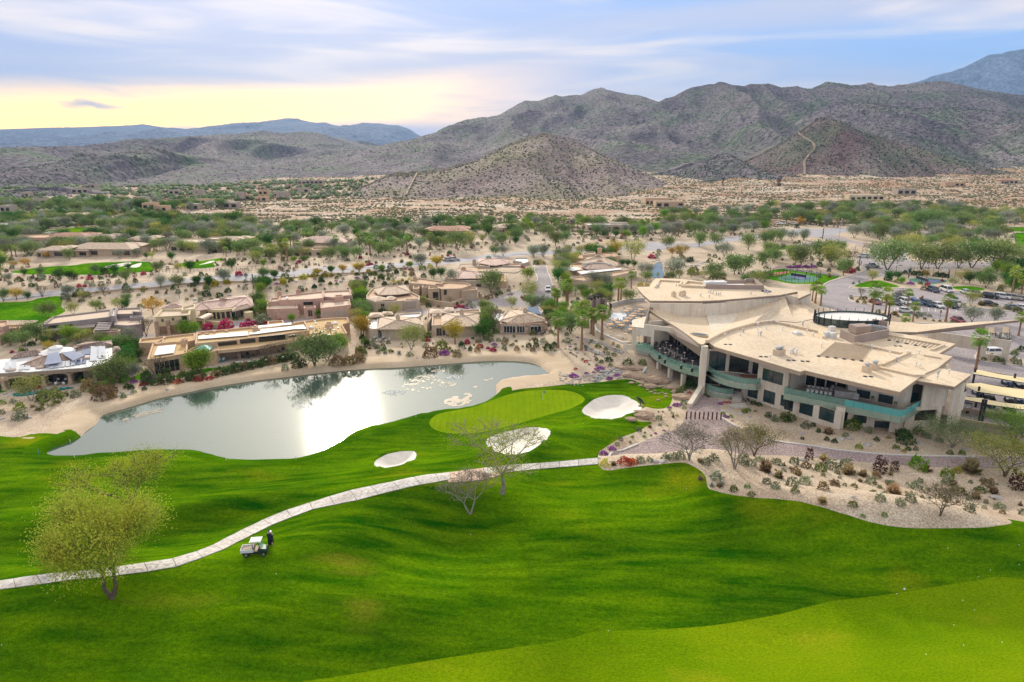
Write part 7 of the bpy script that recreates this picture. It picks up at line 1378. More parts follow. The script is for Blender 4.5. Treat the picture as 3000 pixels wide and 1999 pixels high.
shrubs(Z,'B5','mg,740,940,80 mg,780,935,50 dk,470,880,60 pu,200,895,60 pu,280,893,60 pu,350,893,60 pu,420,892,60 pu,250,898,50 dk,820,920,40 mg,1465,1060,45 ag,1305,940,70 ag,785,1045,45 ag,838,1035,45 dk,1100,1010,60 gn,1200,1030,60 rb,1430,1100,50 pu,1310,1045,60 rb,1580,1095,40 dk,560,930,40 ag,400,875,40 dk,1260,950,40 ye,1430,960,60 ye,1460,960,50 dk,1340,960,50 dk,1380,965,60 dk,1550,975,60 dk,1600,980,60 dk,1640,985,50 mg,1600,1020,30 ol,2130,1105,50 ol,1400,1045,40 gr,470,985,40 dr,560,980,60 mg,890,700,50 gr,900,695,40 dk,920,920,30 br,500,520,20 br,605,523,18 br,640,525,18 br,540,515,18 br,830,500,22 dk,480,510,28 dk,265,530,40 dk,560,485,50 dr,1850,470,40')
Z='in the parking lot beds'
shrubs(Z,'B5','ol,860,1190,50 rb,890,1185,40 gr,770,1185,30 dr,820,1215,40 ol,930,1215,30 gr,760,1170,30 rb,885,1225,40 dr,1165,1330,60 gr,1440,1330,35 gr,1480,1345,40 ol,1165,1315,30 ol,920,1330,40 gr,1010,1310,50 dk,1060,1330,25 dk,1120,1345,25 gr,1385,1340,60 dk,1440,1370,25 ol,1370,1360,25 dk,1520,1385,22 dk,1580,1390,22 dr,1190,1345,40 ol,1690,1395,25 gr,1790,1260,50 dr,1960,1240,70 dr,2060,1250,40 ol,2080,1250,40 dr,2230,1240,50 gr,2190,1280,50 ol,2290,1300,60 dr,1410,1190,50 rk,1180,1345,30 rk,1190,1320,22')
shrubs('by the porch wall','A2','ol,1690,860,40 ol,1800,875,60 ag,1850,870,50 gr,1980,900,60 ol,1945,815,50 gr,1960,800,40 gr,1950,870,50 dk,2010,780,60 gr,1860,895,30 dr,1640,865,30 pu,1650,860,25 rk,1725,872,30')
shrubs('around the terrace foot','A5','gr,1920,890,60 ol,1960,700,80 ol,2060,620,90 dr,1490,360,40 gr,1430,540,30')
shrubs('in the stone beds along the short street','A5','rb,1180,495,60 rb,1215,485,55 mg,1540,500,60 mg,1610,545,45 ag,1500,480,40 gr,1250,450,50 gr,1290,440,50 ag,1350,385,40 ag,1390,385,40 ag,1430,380,30 gr,1270,480,30 gr,1380,420,40 rk,1240,470,30 rk,1270,460,30 rk,1300,450,30 rk,1330,440,30 rk,1350,430,26 rk,1290,475,26 rk,1260,445,26 rk,1320,425,24 mg,925,565,45 mg,960,575,50 dk,895,545,50 gr,990,560,40 gr,1020,540,50 pu,1000,580,40 gr,1050,570,60 dk,930,530,40 mg,890,575,35 gr,860,545,40 rk,1080,560,26 rk,1060,545,26 rk,1020,565,24 dk,650,495,60 mg,60,535,50 mg,90,550,50 pu,220,610,60 dk,200,605,50 gr,120,600,60 gr,30,620,70 mg,25,560,40')
scatter('scattered on the sand slope','B3','-250,900 0,850 400,800 900,760 1300,740 1450,800 1400,860 1150,900 900,930 500,900 200,960',46,[('gr',4),('ol',3),('dk',2),('pu',1),('dr',2),('rk',2)],(.9,1.8),3.4)
scatter('scattered along the left highway bank','B2','560,1010 900,940 1400,910 1900,880 2353,850 2353,930 1900,1040 1500,1080 1000,1090 700,1060',40,[('gr',4),('ol',3),('dk',2),('dr',3),('rk',1)],(.9,2.),3.4)
scatter('scattered on the stony far verge','B2','0,800 300,770 900,775 1400,750 1700,720 2353,690 2353,750 1600,800 1000,870 560,900 0,960',80,[('gr',4),('br',4),('dk',3),('ol',2),('dr',2),('mg',1),('rk',1)],(.9,1.9),3.)
scatter('scattered on the far verge near the palms','B3','0,680 700,650 1300,590 1800,560 2353,530 2353,570 1850,610 1300,650 900,680 0,760',70,[('gr',4),('br',4),('dk',3),('ol',2),('dr',2),('rk',1)],(.9,1.8),2.8)
scatter('scattered by the entry road','B4','200,600 900,560 1400,560 1900,600 2353,600 2353,720 1700,720 1000,600 500,580',40,[('gr',4),('ol',3),('dk',3),('dr',2),('ag',1)],(1.,2.2),4)
scatter('scattered small plants in the pale sand','B1','760,610 1000,560 1500,580 2353,620 2353,830 2050,860 1700,850 1400,770 1100,715 780,670',70,[('gr',4),('dr',6),('ol',2),('rb',1)],(.35,.95),1.5)
scatter('scattered tufts along the pond shore','A5','0,900 300,1010 600,1020 1000,990 1500,970 1800,960 2000,1000 1900,900 1500,870 1000,870 400,900',34,[('gr',3),('dr',3),('ol',2),('dk',2)],(.4,1.),1.8)
scatter('scattered tufts on the terrace slope','D2','-60,820 100,800 250,880 500,1000 700,1050 650,1120 300,1130 60,1000',28,[('gr',3),('dk',3),('ol',2),('pu',1),('rk',2)],(.35,.9),1.4)
scatter('scattered round the wooded houses','B2','0,330 700,300 1300,300 1700,440 2353,440 2353,650 1600,640 1400,640 900,640 200,720 0,720',110,[('gr',4),('ol',4),('dk',4),('rb',1),('ye',1)],(1.2,2.8),3.5)
scatter('scattered round the palm houses','B3','0,450 700,430 1400,430 2353,380 2353,500 1800,540 1200,590 600,640 0,660',70,[('gr',3),('ol',4),('dk',5),('dr',1)],(1.2,2.6),3.2)
scatter('scattered behind the entry lake','B4','0,400 1300,390 2353,350 2353,420 1900,430 1300,460 600,500 0,540',60,[('gr',4),('ol',3),('dk',3),('br',1)],(1.2,2.6),3.4)
scatter('scattered under the drive trees','B5','0,640 450,650 700,690 900,740 830,850 700,950 300,900 0,900',50,[('gr',4),('ol',3),('dk',3),('dr',2)],(.9,2.),3)
scatter('scattered in the wooded corner','B5','1000,560 2353,520 2353,830 1500,800 1200,720',70,[('gr',4),('ol',3),('dk',4)],(1.2,2.8),3.4)
for zone,f,poly,n in(('in the gardens of the mauve and arcade houses','A3','0,560 1300,520 2138,440 2138,980 1500,1000 1200,1020 1000,1100 700,1160 0,1160',70),('between the back gardens','A4','0,560 700,560 720,280 900,280 900,600 1800,560 1800,260 2240,240 2240,1000 1900,900 1780,560',70),('among the villas by the street','A5','60,300 460,300 560,480 1130,470 1400,400 1900,540 1900,880 1130,900 600,900 60,600',90),('right of the short street','A5','1780,120 2353,20 2353,600 2000,640 1850,500',60),('round the foot of the palms','A5','1780,560 2353,560 2353,860 2180,820 2100,860 1900,900',45)):
 scatter(zone,f,poly,n,[('gr',3),('ol',3),('dk',4),('gn',3),('mg',1),('rb',1),('ag',1)],(.8,1.9),1.9)
def rockpile(name,label,f,items,m=None,kind=None):
 """items: x, y, width px, height factor; one rock each"""
 out=[]
 for t in items.split():
  x,y,w,hk=map(float,t.split(','));p=G(f,x,y);d=math.sqrt(p.x**2+p.y**2+(H-p.z)**2);wm=w*FR[f][2]*d/FPX;s=random.choice(ROCKT);o=s.copy();COL.objects.link(o)
  o.location=(p.x,p.y+wm*.25,p.z+wm*hk*.12);o.scale=(wm*1.05,wm*.75,wm*hk*1.25);o.rotation_euler=(0,0,random.uniform(-.4,.4));o['group']='layered tan rocks of the waterfall';PLACED.setdefault(('rt',label),[]).append((sx_of(p),o));out.append(o)
 return out
rockpile('tan_rock','around the waterfall','D2','750,1150,190,.6 880,1160,220,.62 1000,1150,150,.55 860,1240,220,.5 960,1270,200,.55 1080,1290,220,.6 1180,1330,250,.75 1290,1330,180,.6 1120,1390,180,.6 1250,1280,160,.5 1370,1400,150,.5 1440,1450,130,.45')
rockpile('tan_rock','on the turf beside the waterfall','D2','868,1325,85,.4 985,1360,75,.4 1075,1410,45,.6 1120,1440,60,.45 1170,1420,50,.4 1170,1460,50,.5 1220,1460,45,.5 1265,1445,40,.5 1310,1465,55,.5 1310,1500,60,.5 1210,1545,60,.5 1285,1390,50,.3 940,1315,35,.5 1020,1330,35,.8')
rockpile('tan_rock','beside the greenside bunker','C5','1655,515,95,.75 1760,500,140,.85 1790,470,110,.6 1710,440,60,.5 2075,340,150,.6 2130,320,90,.5 1830,510,60,.4')
random.seed(21)
def stones(name,label,cat,f,pts,kind=None,hk=.9,big=1.):
 """one built thing of loose stones, each stone a part"""
 ps=[]
 for x,y,w in pts:
  p=G(f,x,y);d=math.sqrt(p.x**2+p.y**2+(H-p.z)**2);ps.append((p,w*FR[f][2]*d/FPX*big))
 c=ps[0][0];e=empty(name,c,label,cat)
 if kind:e['kind']=kind
 for p,w in ps:
  o=random.choice(ROCK).copy();o.name='stone';COL.objects.link(o);o.parent=e;o.location=p-c+Vector((0,0,w*.12));o.scale=(w,w*random.uniform(.7,1),w*hk*random.uniform(.8,1.2));o.rotation_euler=(0,0,random.uniform(0,6.3))
ST=[]
for k in range(230):
 t=random.random();x,y=(-60+t*800,1225+60*sin(t*5)+random.uniform(-60,75))if k<170 else(random.uniform(430,760),random.uniform(1130,1260));ST.append((x,y,random.uniform(16,42)))
ST+=[(500,1180,80),(410,1250,90),(450,1220,60),(30,1235,55),(200,1275,60),(270,1290,40),(690,1260,45),(620,1230,50),(110,1190,40),(440,1165,50)]
stones('stream_bed',None,None,'D2',ST,'structure',.7)
for x,y,w in((250,1000,60),(100,895,60),(120,820,50),(180,930,60),(340,1030,50),(545,1170,60)):S('rk','D2',x,y,w,'on the sand above the stream',.8)
for line,lb in(('255,760 330,770 400,790 470,800 540,830 600,870 660,890 720,910 755,930','upper curved retaining wall of pale boulders below the event terrace'),('285,800 300,850 350,890 400,915 450,930 500,945 530,990','lower curved retaining wall of pale boulders beside the upright dark shrubs')):
 pl=smooth_line([Vector((x,y))for _,x,y in fl('D2',line)],4,False)
 stones('retaining_wall',lb,'wall','D2',[(q.x+random.uniform(-6,6),q.y+r_+random.uniform(-4,4),random.uniform(30,44))for q in pl for r_ in(0,20)],hk=1.2)
stones('rubble_wall','low white rubble wall behind the green tennis court','wall','B5',[(165+k*9+random.uniform(-3,3),906+k*1.15+random.uniform(-2,2)+(k%2)*8,random.uniform(20,28))for k in range(56)])
for k in range(30):S('rk','D3',random.uniform(1340,1620),random.uniform(1040,1180)if k<24 else random.uniform(1000,1020),random.uniform(26,55),'heaped beside the stone steps',.8)
boulder_island=S('rk','B5',1455,585,125,'under the tree on the boulder island',.8)
for x,y,w in((350,690,110),(290,700,60),(400,690,70)):S('rk','B5',x,y,w,'by the small far green',.9)
for x,y,w in((1700,690,60),(1740,670,60),(1660,710,50),(1770,660,40),(1640,690,50),(1600,700,40),(1300,650,40),(1340,640,50),(1380,655,40),(1350,660,40)):S('rk','B4',x,y,w,'at the entry lake falls',.8)
# cart path with its concrete slabs
M_conc=mat('path_concrete',(.52,.48,.45),(.62,.59,.56),.9,.85,.3,7,c3=(.44,.40,.38),fine=(3,.35),stretch=(1,1,1),objrand=.06);M_concp=mat('pink_concrete',(.58,.40,.32),(.62,.45,.36),.9,.85,fine=(3,.2))
M_kerb=mat('kerb_concrete',(.55,.53,.51),(.63,.61,.59),2,.85)
prs=[('B6',(-60,1064),(-60,1131))]+[('B6',*q)for q in(((-20,1058),(-20,1125)),((200,1025),(230,1092)),((450,993),(500,1050)),((700,972),(740,1030)),((930,945),(960,1005)),((1100,918),(1130,985)),((1280,893),(1300,957)),((1400,866),(1450,920)),((1520,825),(1570,870)),((1620,785),(1700,820)),((1720,732),(1810,762)),((1850,666),(1940,697)),((1980,603),(2050,640)),((2150,530),(2200,580)),((2353,462),(2375,512)))]
prs+=[('F',*q)for q in(((780,1135),(795,1157)),((860,1117),(880,1135)),((950,1098),(965,1115)),((1030,1088),(1035,1106)))]+[('C5',*q)for q in(((200,925),(200,975)),((400,900),(410,950)),((600,878),(605,930)),((800,862),(805,912)),((1000,847),(1005,892)),((1200,830),(1200,877)),((1388,812),(1390,862)))]
up_=smooth_line([G(f,*a)for f,a,b in prs],8,False);lo_=smooth_line([G(f,*b)for f,a,b in prs],8,False)
cum=[0.]
for a,b in zip(zip(up_,lo_),zip(up_[1:],lo_[1:])):cum.append(cum[-1]+((a[0]+a[1])/2-(b[0]+b[1])/2).length)
NS=int(cum[-1]/2.6);SS=np.linspace(0,cum[-1],NS+1);UX,UY,LX,LY=[np.interp(SS,cum,[getattr(p,c)for p in L])for L,c in((up_,'x'),(up_,'y'),(lo_,'x'),(lo_,'y'))]
def strip(name,U,L,dz,th,m,parent=None,nx=4,ny=3):
 """a thin slab draped on the ground between two edges"""
 V=[];nu=len(U)
 for i in range(nu):
  for j in range(ny+1):
   t=j/ny;x=U[i][0]*(1-t)+L[i][0]*t;y=U[i][1]*(1-t)+L[i][1]*t;V.append((x,y,hz(x,y)+dz))
 k=ny+1;n=len(V);F=[(i*k+j,(i+1)*k+j,(i+1)*k+j+1,i*k+j+1)for i in range(nu-1)for j in range(ny)]
 B=[i*k for i in range(nu)]+[(nu-1)*k+j for j in range(1,k)]+[i*k+ny for i in range(nu-2,-1,-1)]+[j for j in range(ny-1,0,-1)]
 V+=[(x,y,z-th)for x,y,z in V];F+=[(B[q],B[(q+1)%len(B)],n+B[(q+1)%len(B)],n+B[q])for q in range(len(B))]
 bm=bmesh.new();vs=[bm.verts.new(v)for v in V]
 for f in F:bm.faces.new([vs[q]for q in f])
 bmesh.ops.recalc_face_normals(bm,faces=bm.faces);me=bpy.data.meshes.new(name);bm.to_mesh(me);bm.free();me.materials.append(m);o=bpy.data.objects.new(name,me);return link(o,parent)
bed=strip('cart_path',[(UX[i],UY[i])for i in range(NS+1)],[(LX[i],LY[i])for i in range(NS+1)],.03,.15,mat('path_joint',(.10,.09,.08)));bed['kind']='structure'
for i in range(NS):
 T_=[.012,.25,.5,.75,.988];U=[(UX[i]*(1-t)+UX[i+1]*t,UY[i]*(1-t)+UY[i+1]*t)for t in T_];L=[(LX[i]*(1-t)+LX[i+1]*t,LY[i]*(1-t)+LY[i+1]*t)for t in T_]
 strip('path_slab',U,L,.075+.012*random.random(),.1,M_concp if i in(21,22,37)else M_conc,bed)
po=outline(('C5','180,1010 300,1006 480,985 580,955 585,935 410,952 200,977'),ground=G,k=2);mb=MB();mb.prism(ccw([tuple(p)for p in po]),[hz(*p)-.1 for p in ccw([tuple(p)for p in po])],[hz(*p)+.10 for p in ccw([tuple(p)for p in po])]);o=mb.build('path_slab',M_concp,bed)
# kerbs, walls, road markings
def ribbon(name,f,s,w,h,m,z=0.,smooth=True,kind='structure',label=None,cat=None,parent=None):
 P=[G(ff,x,y)for ff,x,y in fl(f,s)];P=smooth_line(P,4,False)if smooth else[Vector((p.x,p.y))for p in P];V=[];F=[]
 for i,p in enumerate(P):
  a=P[max(i-1,0)];b=P[min(i+1,len(P)-1)];d=(b-a).normalized();n_=Vector((-d.y,d.x))*w/2;g=hz(p.x,p.y)+z
  V+=[(p.x+n_.x,p.y+n_.y,g-.3),(p.x+n_.x,p.y+n_.y,g+h),(p.x-n_.x,p.y-n_.y,g+h),(p.x-n_.x,p.y-n_.y,g-.3)]
 for i in range(len(P)-1):
  a,b=4*i,4*(i+1);F+=[(a,b,b+1,a+1),(a+1,b+1,b+2,a+2),(a+2,b+2,b+3,a+3)]
 F+=[(0,1,2,3),(len(V)-1,len(V)-2,len(V)-3,len(V)-4)]
 o=mesh(name,V,F,m,parent)
 if label:tag(o,label,cat)
 else:o['kind']=kind
 return o
for f,s in(('B1','808,303 880,347 1000,402 1100,427 1250,447 1400,470 1600,490 1800,500 2110,505'),('B1','182,512 240,492 300,472 380,440'),('B5','482,1240 492,1130 522,1045 620,1008 750,972 885,928'),('B5','1000,1078 1400,1090 1700,1110 2000,1128 2340,1152'),('B5','900,1010 790,1055 752,1076 765,1090 1000,1080'),('B5','960,1168 870,1160 780,1160 742,1174 770,1206 850,1230 950,1238'),('B5','1100,1400 1300,1405 1650,1412 2000,1415'),('B5','2353,1300 2150,1292 1850,1252 1750,1217 2000,1234'),('D4','1411,548 1250,528 1100,512 985,490 960,445'),('A5','1612,190 1632,262 1645,325 1560,352'),('A5','1720,188 1757,280 1787,370'),('B5','1225,735 1262,735 1275,800 1320,835'),('B4','0,590 300,582 600,548 1000,540')):ribbon('kerb',f,s,.35,.14,M_kerb)
M_line=mat('road_paint',(.70,.70,.68))
for f,s in(('B2','0,1003 560,938 1000,902 1400,868 1990,803 2340,785'),('B3','0,805 400,760 900,712 1300,682 1850,642')):ribbon('road_marking',f,s,.35,.03,M_line,smooth=False)
for f,s in(('B3','0,842 400,800 700,772 1100,745 1400,712'),('B2','600,975 1000,930 1400,900 1700,862 2353,838')):ribbon('roadside_wall',f,s,.3,.55,S_tan,label='low tan wall along the near side of the highway, %s stretch'%('left' if f=='B2' else 'right'),cat='wall')
for f,s,lb in(('D4','628,1068 860,1115 1050,1150 1411,1205','long brown garden wall behind the soft acacia tree'),('D4','755,955 900,985 1100,1010 1400,1052','brown parking wall with pale cap behind the golf cart stalls')):
 w_=ribbon('brown_wall',f,s,.35,1.9 if '628' in s else 1.2,M_mech,z=-.3,smooth=False,label=lb,cat='wall');ribbon('wall_cap',f,s,.5,.1,M_fascl,z=1.6 if '628' in s else.9,smooth=False,parent=w_)
ribbon('terrace_wall','D2','600,350 750,308 900,286 1040,274',.4,1.0,M_kerb,label='low curved pale wall round the back of the event terrace',cat='wall');ribbon('terrace_edge_wall','D2','400,590 430,655 520,712 650,765 760,812 860,802',.35,.35,M_white,label='white edge wall of the event terrace above the boulders',cat='wall')
def fence(f,s,n,label,h=1.4,m=M_black):
 P=smooth_line([G(ff,x,y)for ff,x,y in fl(f,s)],6,False);cumf=[0.]
 for a,b in zip(P,P[1:]):cumf.append(cumf[-1]+(b-a).length)
 e=empty('wire_fence',Vector((P[0].x,P[0].y,hz(P[0].x,P[0].y))),label,'fence');pr=None
 for k in range(n):
  t=cumf[-1]*k/(n-1);x=float(np.interp(t,cumf,[p.x for p in P]));y=float(np.interp(t,cumf,[p.y for p in P]));q=Vector((x,y,hz(x,y)))-e.location
  mb=MB();mb.tube(q,q+Vector((0,0,h)),.05,n=5);mb.build('post',m,e)
  if pr is not None:
   mb=MB();mb.tube(pr+Vector((0,0,h*.95)),q+Vector((0,0,h*.95)),.025,n=4);mb.tube(pr+Vector((0,0,h*.5)),q+Vector((0,0,h*.5)),.02,n=4);mb.build('wire',m,e)
  pr=q
fence('B2','900,800 1400,770 1700,745 2353,730',40,'thin dark fence along the stony bank beyond the highway, left stretch');fence('B3','0,715 500,690 1000,640 1500,600 2050,560',46,'thin dark fence along the stony bank beyond the highway, right stretch')
# flagstick, bollards, steps, statue
p=G('C5',943,338);e=empty('flagstick',p,'golf flagstick with a small blue flag on the putting green','flagstick');hh=zabove(p,'C5',943,266)-p.z
mb=MB();mb.tube((0,0,0),(0,0,hh),.035,n=6);mb.build('pole',M_white,e);mb=MB();mb.add([(0,.01,hh),(.62,-.05,hh-.2),(0,.01,hh-.45),(0,.03,hh),(.62,-.03,hh-.2),(0,.03,hh-.45)],[(0,1,2),(5,4,3),(0,3,4,1),(1,4,5,2),(2,5,3,0)]);mb.build('flag',mat('flag_blue',(.04,.16,.45)),e);mb=MB();mb.lathe((0,0,.0),[(.1,0),(.1,.02)],10);mb.build('hole_cup',M_black,e)
for k in range(9):
 x=897+59.4*k;p=G('D3',x,1262+1.2*k);o=MB();o.tube((0,0,-.2),(0,0,1.35),.13,n=10);o.lathe((0,0,1.35),[(.13,0),(.08,.05)],10);b=o.build('bollard',mat('bollard_brown',(.09,.05,.05),rough=.5)if k==0 else BOL,smooth=False);BOL=b.data.materials[0];b.location=p;tag(b,f'dark bollard across the paved plaza, {NUM[k]} from the left','bollard','bollards across the plaza')
def steps(f,x0,y0,x1,y1,n,w,z0,z1,label):
 a,b=W(f,x0,y0,z0),W(f,x1,y1,z1);e=empty('stone_steps',a,label,'steps');d=Vector((b.x-a.x,b.y-a.y));rz=math.atan2(d.y,d.x)
 for k in range(n):
  t=(k+.5)/n;zz=(z1-z0)*(k+1)/n;mb=MB();mb.box((d.x*t,d.y*t,zz/2-.2),(d.length/n*1.02,w,zz+.4-.001*k),rz);mb.build('step',M_stonel,e)
 for s_ in(-1,1):
  nn=Vector((-d.y,d.x)).normalized()*s_*w*.52;mb=MB();q0,q1=Vector((nn.x,nn.y,.9)),Vector((nn.x+d.x,nn.y+d.y,z1-z0+.9));mb.tube(q0,q1,.03,n=5)
  for t in(0,.5,1):q=q0.lerp(q1,t);mb.tube(q-Vector((0,0,1.0)),q,.025,n=5)
  mb.build('handrail',M_metal,e)
steps('D3',1590,1018,1608,880,6,1.6,.1,1.0,'narrow stone steps climbing to the lower balcony beside the flower bed');steps('D3',1650,1115,1590,1050,4,3.2,-.1,.25,'wide shallow stone steps beside the heap of grey stones')
p=G('D3',270,1135);e=empty('bird_statue',p+Vector((0,.3,.55)),'black bird statue perched on the tan rock at the greenside bunker','statue')
mb=MB();mb.lathe((0,0,0),[(.5,0),(.45,.15),(.3,.2)],8);mb.build('plinth',M_rockt,e)
mb=MB();body=[((.25,0,.75),.16),((.05,0,.98),.3),((-.25,0,1.25),.33),((-.5,0,1.5),.2),((-.6,0,1.68),.15),((-.74,0,1.72),.12),((-.98,0,1.66),.02)]
for(a,ra),(b,rb)in zip(body,body[1:]):mb.tube(a,b,ra,rb,n=9)
mb.build('body',M_black,e,smooth=True)
for s_ in(-1,1):mb=MB();mb.add([(-.4,.22*s_,1.45),(.0,.4*s_,1.15),(.75,.25*s_,.45),(.15,.22*s_,.72),(-.4,.3*s_,1.4),(0,.46*s_,1.1),(.75,.3*s_,.42),(.15,.3*s_,.7)],[(0,1,2,3),(7,6,5,4),(0,4,5,1),(1,5,6,2),(2,6,7,3),(3,7,4,0)]);mb.build('wing',M_black,e);mb=MB();mb.tube((-.1,.14*s_,.9),(-.05,.16*s_,.15),.05,n=5);mb.build('leg',M_black,e)
mb=MB();mb.box((.62,0,.5),(.6,.3,.06));mb.build('tail',M_black,e)
# vehicles
M_tyre=mat('tyre',(.02,.02,.02),rough=.9);M_rim=mat('rim',(.5,.5,.52),rough=.3,metallic=.8);M_wind=mat('car_glass',(.02,.03,.04),rough=.05,spec=.9);M_lamp=mat('tail_lamp_red',(.5,.02,.02),rough=.3);M_head=mat('head_lamp',(.75,.75,.75),rough=.2)
PAINT={n:mat('paint_'+n,c,rough=.25,spec=.6,metallic=mt)for n,c,mt in(('white',(.78,.78,.78),0),('black',(.015,.015,.018),.2),('silver',(.45,.47,.50),.5),('blue',(.10,.20,.42),.3),('red',(.28,.03,.04),.2),('grey',(.13,.14,.16),.4),('navy',(.03,.06,.12),.3),('beige',(.50,.47,.40),.3),('pale',(.60,.66,.60),.3))}
def wheel(x,y,r,w,e):
 mb=MB();mb.tube((x,y-w/2,r),(x,y+w/2,r),r,n=14);o=mb.build('wheel',M_tyre,e);mb=MB();s_=1 if y>0 else-1;mb.tube((x,y+s_*w*.5,r),(x,y+s_*w*.56,r),r*.6,n=10);mb.build('rim',M_rim,o)
def car(name,paint,kind,loc,rz,label,group=None,cat='car'):
 e=empty(name,loc,label,cat,group,rz);L_,Wd={'sedan':(4.7,1.82),'suv':(4.8,1.92),'van':(4.9,1.95),'pickup':(5.8,2.0)}[kind];hb={'sedan':.92,'suv':1.08,'van':1.1,'pickup':1.1}[kind];hr={'sedan':1.43,'suv':1.72,'van':1.95,'pickup':1.85}[kind]
 x0,x1=-L_/2,L_/2;low=.28
 prof=[(x0,.45),(x0+.06,hb*.92),(x0+.3,hb),(x1-1.35,hb),(x1-.35,hb*.86),(x1-.04,hb*.68),(x1,.42),(x1-.15,low),(x0+.15,low)]
 def shell(pr,w0,w1,nm,m,mi=0):
  bm=bmesh.new();R_=[]
  for y,k in((-w1,1),(-w0,1),(w0,1),(w1,1)):
   R_.append([bm.verts.new((x*(1 if abs(y)<w1-1e-6 else.985),y,z if abs(y)<w1-1e-6 else(z-.05 if z>.6 else z+.02)))for x,z in pr])
  n=len(pr)
  for a,b in zip(R_,R_[1:]):
   for k in range(n):bm.faces.new((a[k],a[(k+1)%n],b[(k+1)%n],b[k]))
  bm.faces.new(R_[0][::-1]);bm.faces.new(R_[-1]);bmesh.ops.recalc_face_normals(bm,faces=bm.faces);bmesh.ops.bevel(bm,geom=[ed for ed in bm.edges if ed.calc_length()>.3],offset=.04,segments=1,affect='EDGES')
  me=bpy.data.meshes.new(nm);bm.to_mesh(me);bm.free();me.materials.append(m);return link(bpy.data.objects.new(nm,me),e)
 shell(prof,Wd/2-.08,Wd/2,'body',paint)
 if kind=='sedan':cab=[(x0+.55,hb-.02),(x0+1.15,hr),(x1-2.1,hr),(x1-1.3,hb-.02)]
 elif kind=='pickup':cab=[(x0+2.1,hb-.02),(x0+2.2,hr),(x1-2.2,hr),(x1-1.5,hb-.02)]
 else:cab=[(x0+.12,hb-.02),(x0+.4,hr),(x1-(1.9 if kind=='suv' else 1.6),hr),(x1-(1.15 if kind=='suv' else.9),hb-.02)]
 g=MB();w1,w2=Wd/2-.1,Wd/2-.26
 V=[(cab[0][0],-w1,cab[0][1]),(cab[3][0],-w1,cab[3][1]),(cab[3][0],w1,cab[3][1]),(cab[0][0],w1,cab[0][1]),(cab[1][0],-w2,cab[1][1]),(cab[2][0],-w2,cab[2][1]),(cab[2][0],w2,cab[2][1]),(cab[1][0],w2,cab[1][1])]
 g.add(V,[(0,1,5,4),(1,2,6,5),(2,3,7,6),(3,0,4,7),(4,5,6,7)]);g.build('window',M_wind,e)
 g=MB();g.box(((cab[1][0]+cab[2][0])/2,0,hr+.02),(cab[2][0]-cab[1][0]+.08,2*w2+.1,.07));g.build('roof',paint,e)
 for s_ in(-1,1):
  for xa,xb,za,zb in((cab[3][0],cab[2][0],cab[3][1],hr),(cab[0][0],cab[1][0],cab[0][1],hr),((cab[1][0]+cab[2][0])/2,)*2+(hb,hr)):g=MB();g.tube((xa,s_*(w1+.01),za),(xb,s_*(w2+.02),zb),.045,n=4);g.build('pillar',paint,e)
  g=MB();g.box((x1-.12,s_*(Wd/2-.32),hb*.66),(.16,.4,.16));g.build('headlight',M_head,e);g=MB();g.box((x0+.06,s_*(Wd/2-.25),hb*.78),(.12,.34,.2));g.build('tail_light',M_lamp,e);g=MB();g.box((cab[3][0]-.3,s_*(Wd/2+.06),hb+.04),(.12,.2,.14));g.build('mirror',paint,e)
 g=MB();g.box((x1-.03,0,.55),(.08,Wd*.5,.2));g.build('grille',M_black,e);g=MB();g.box((x1+.0,0,.38),(.06,.5,.12));g.build('number_plate',M_white,e)
 if kind=='pickup':g=MB();g.box((x0+1.1,0,hb+.01),(1.9,Wd-.35,.06));g.build('cargo_bed',M_black,e)
 for x in(x0+.95,x1-.95):
  for s_ in(-1,1):wheel(x,s_*(Wd/2-.1),.33 if kind=='sedan' else.38,.24,e)
 return e
FWD=-pi/2
def cars(f,rows,rz,group,where):
 for x,y,col_,kind,extra in rows:
  p=G(f,x,y);words={'sedan':'car','suv':'SUV','van':'van','pickup':'pickup truck'}[kind];d=rz+random.uniform(-.03,.03);nm={'sedan':'parked_car','suv':'parked_suv','van':'parked_van','pickup':'pickup_truck'}[kind]
  car(nm,PAINT[col_],kind,p+Vector((0,1.6 if abs(d)>1 else 0,.02)),d,f'{ {"pale":"pale green-white","beige":"cream"}.get(col_, col_)} {words} {extra}',group,words.lower()if words!='SUV' else 'car')
cars('B5',((1012,1235,'red','sedan','parked nose-out behind the left palm of the lot, front row'),(1195,1240,'grey','suv','in the front row, third from its left end'),(1285,1235,'white','suv','half hidden behind a palm in the front row'),(1383,1240,'blue','sedan','in the front row between the palm and the dark SUV'),(1493,1255,'navy','suv','in the front row, beside the low white sports car'),(1590,1268,'white','sedan','low in the front row just left of the tall single palm'),(1718,1272,'black','suv','in the front row just right of the tall single palm'),(1075,1215,'white','sedan','tucked between the two left palms of the lot'),(1740,1215,'silver','sedan','behind the black SUV near the tall single palm')),FWD,'cars parked in the front row of the lot','')
cars('B5',((1040,1165,'silver','sedan','in the second row behind the left palm'),(1225,1180,'grey','sedan','in the second row behind the bare dark tree'),(1320,1185,'silver','suv','in the second row behind the middle palm'),(1545,1125,'navy','suv','parked alone at the lot edge, left of the white van'),(1670,1125,'white','van','small and parked at the back edge of the lot'),(1850,1145,'pale','sedan','at the back edge under the yellow palo verde'),(1945,1160,'grey','sedan','at the back edge, between pale car and black SUV')),FWD,'cars parked farther back in the lot','')
cars('B5',((2040,1175,'black','suv','angled at the back edge of the lot'),(2155,1178,'white','suv','angled beside the black SUV at the back edge'),(2262,1188,'beige','suv','angled beside the white SUV at the back edge'),(2345,1195,'silver','sedan','at the back edge of the lot, cut by the picture edge')),FWD+.7,'cars parked at an angle at the back right','')
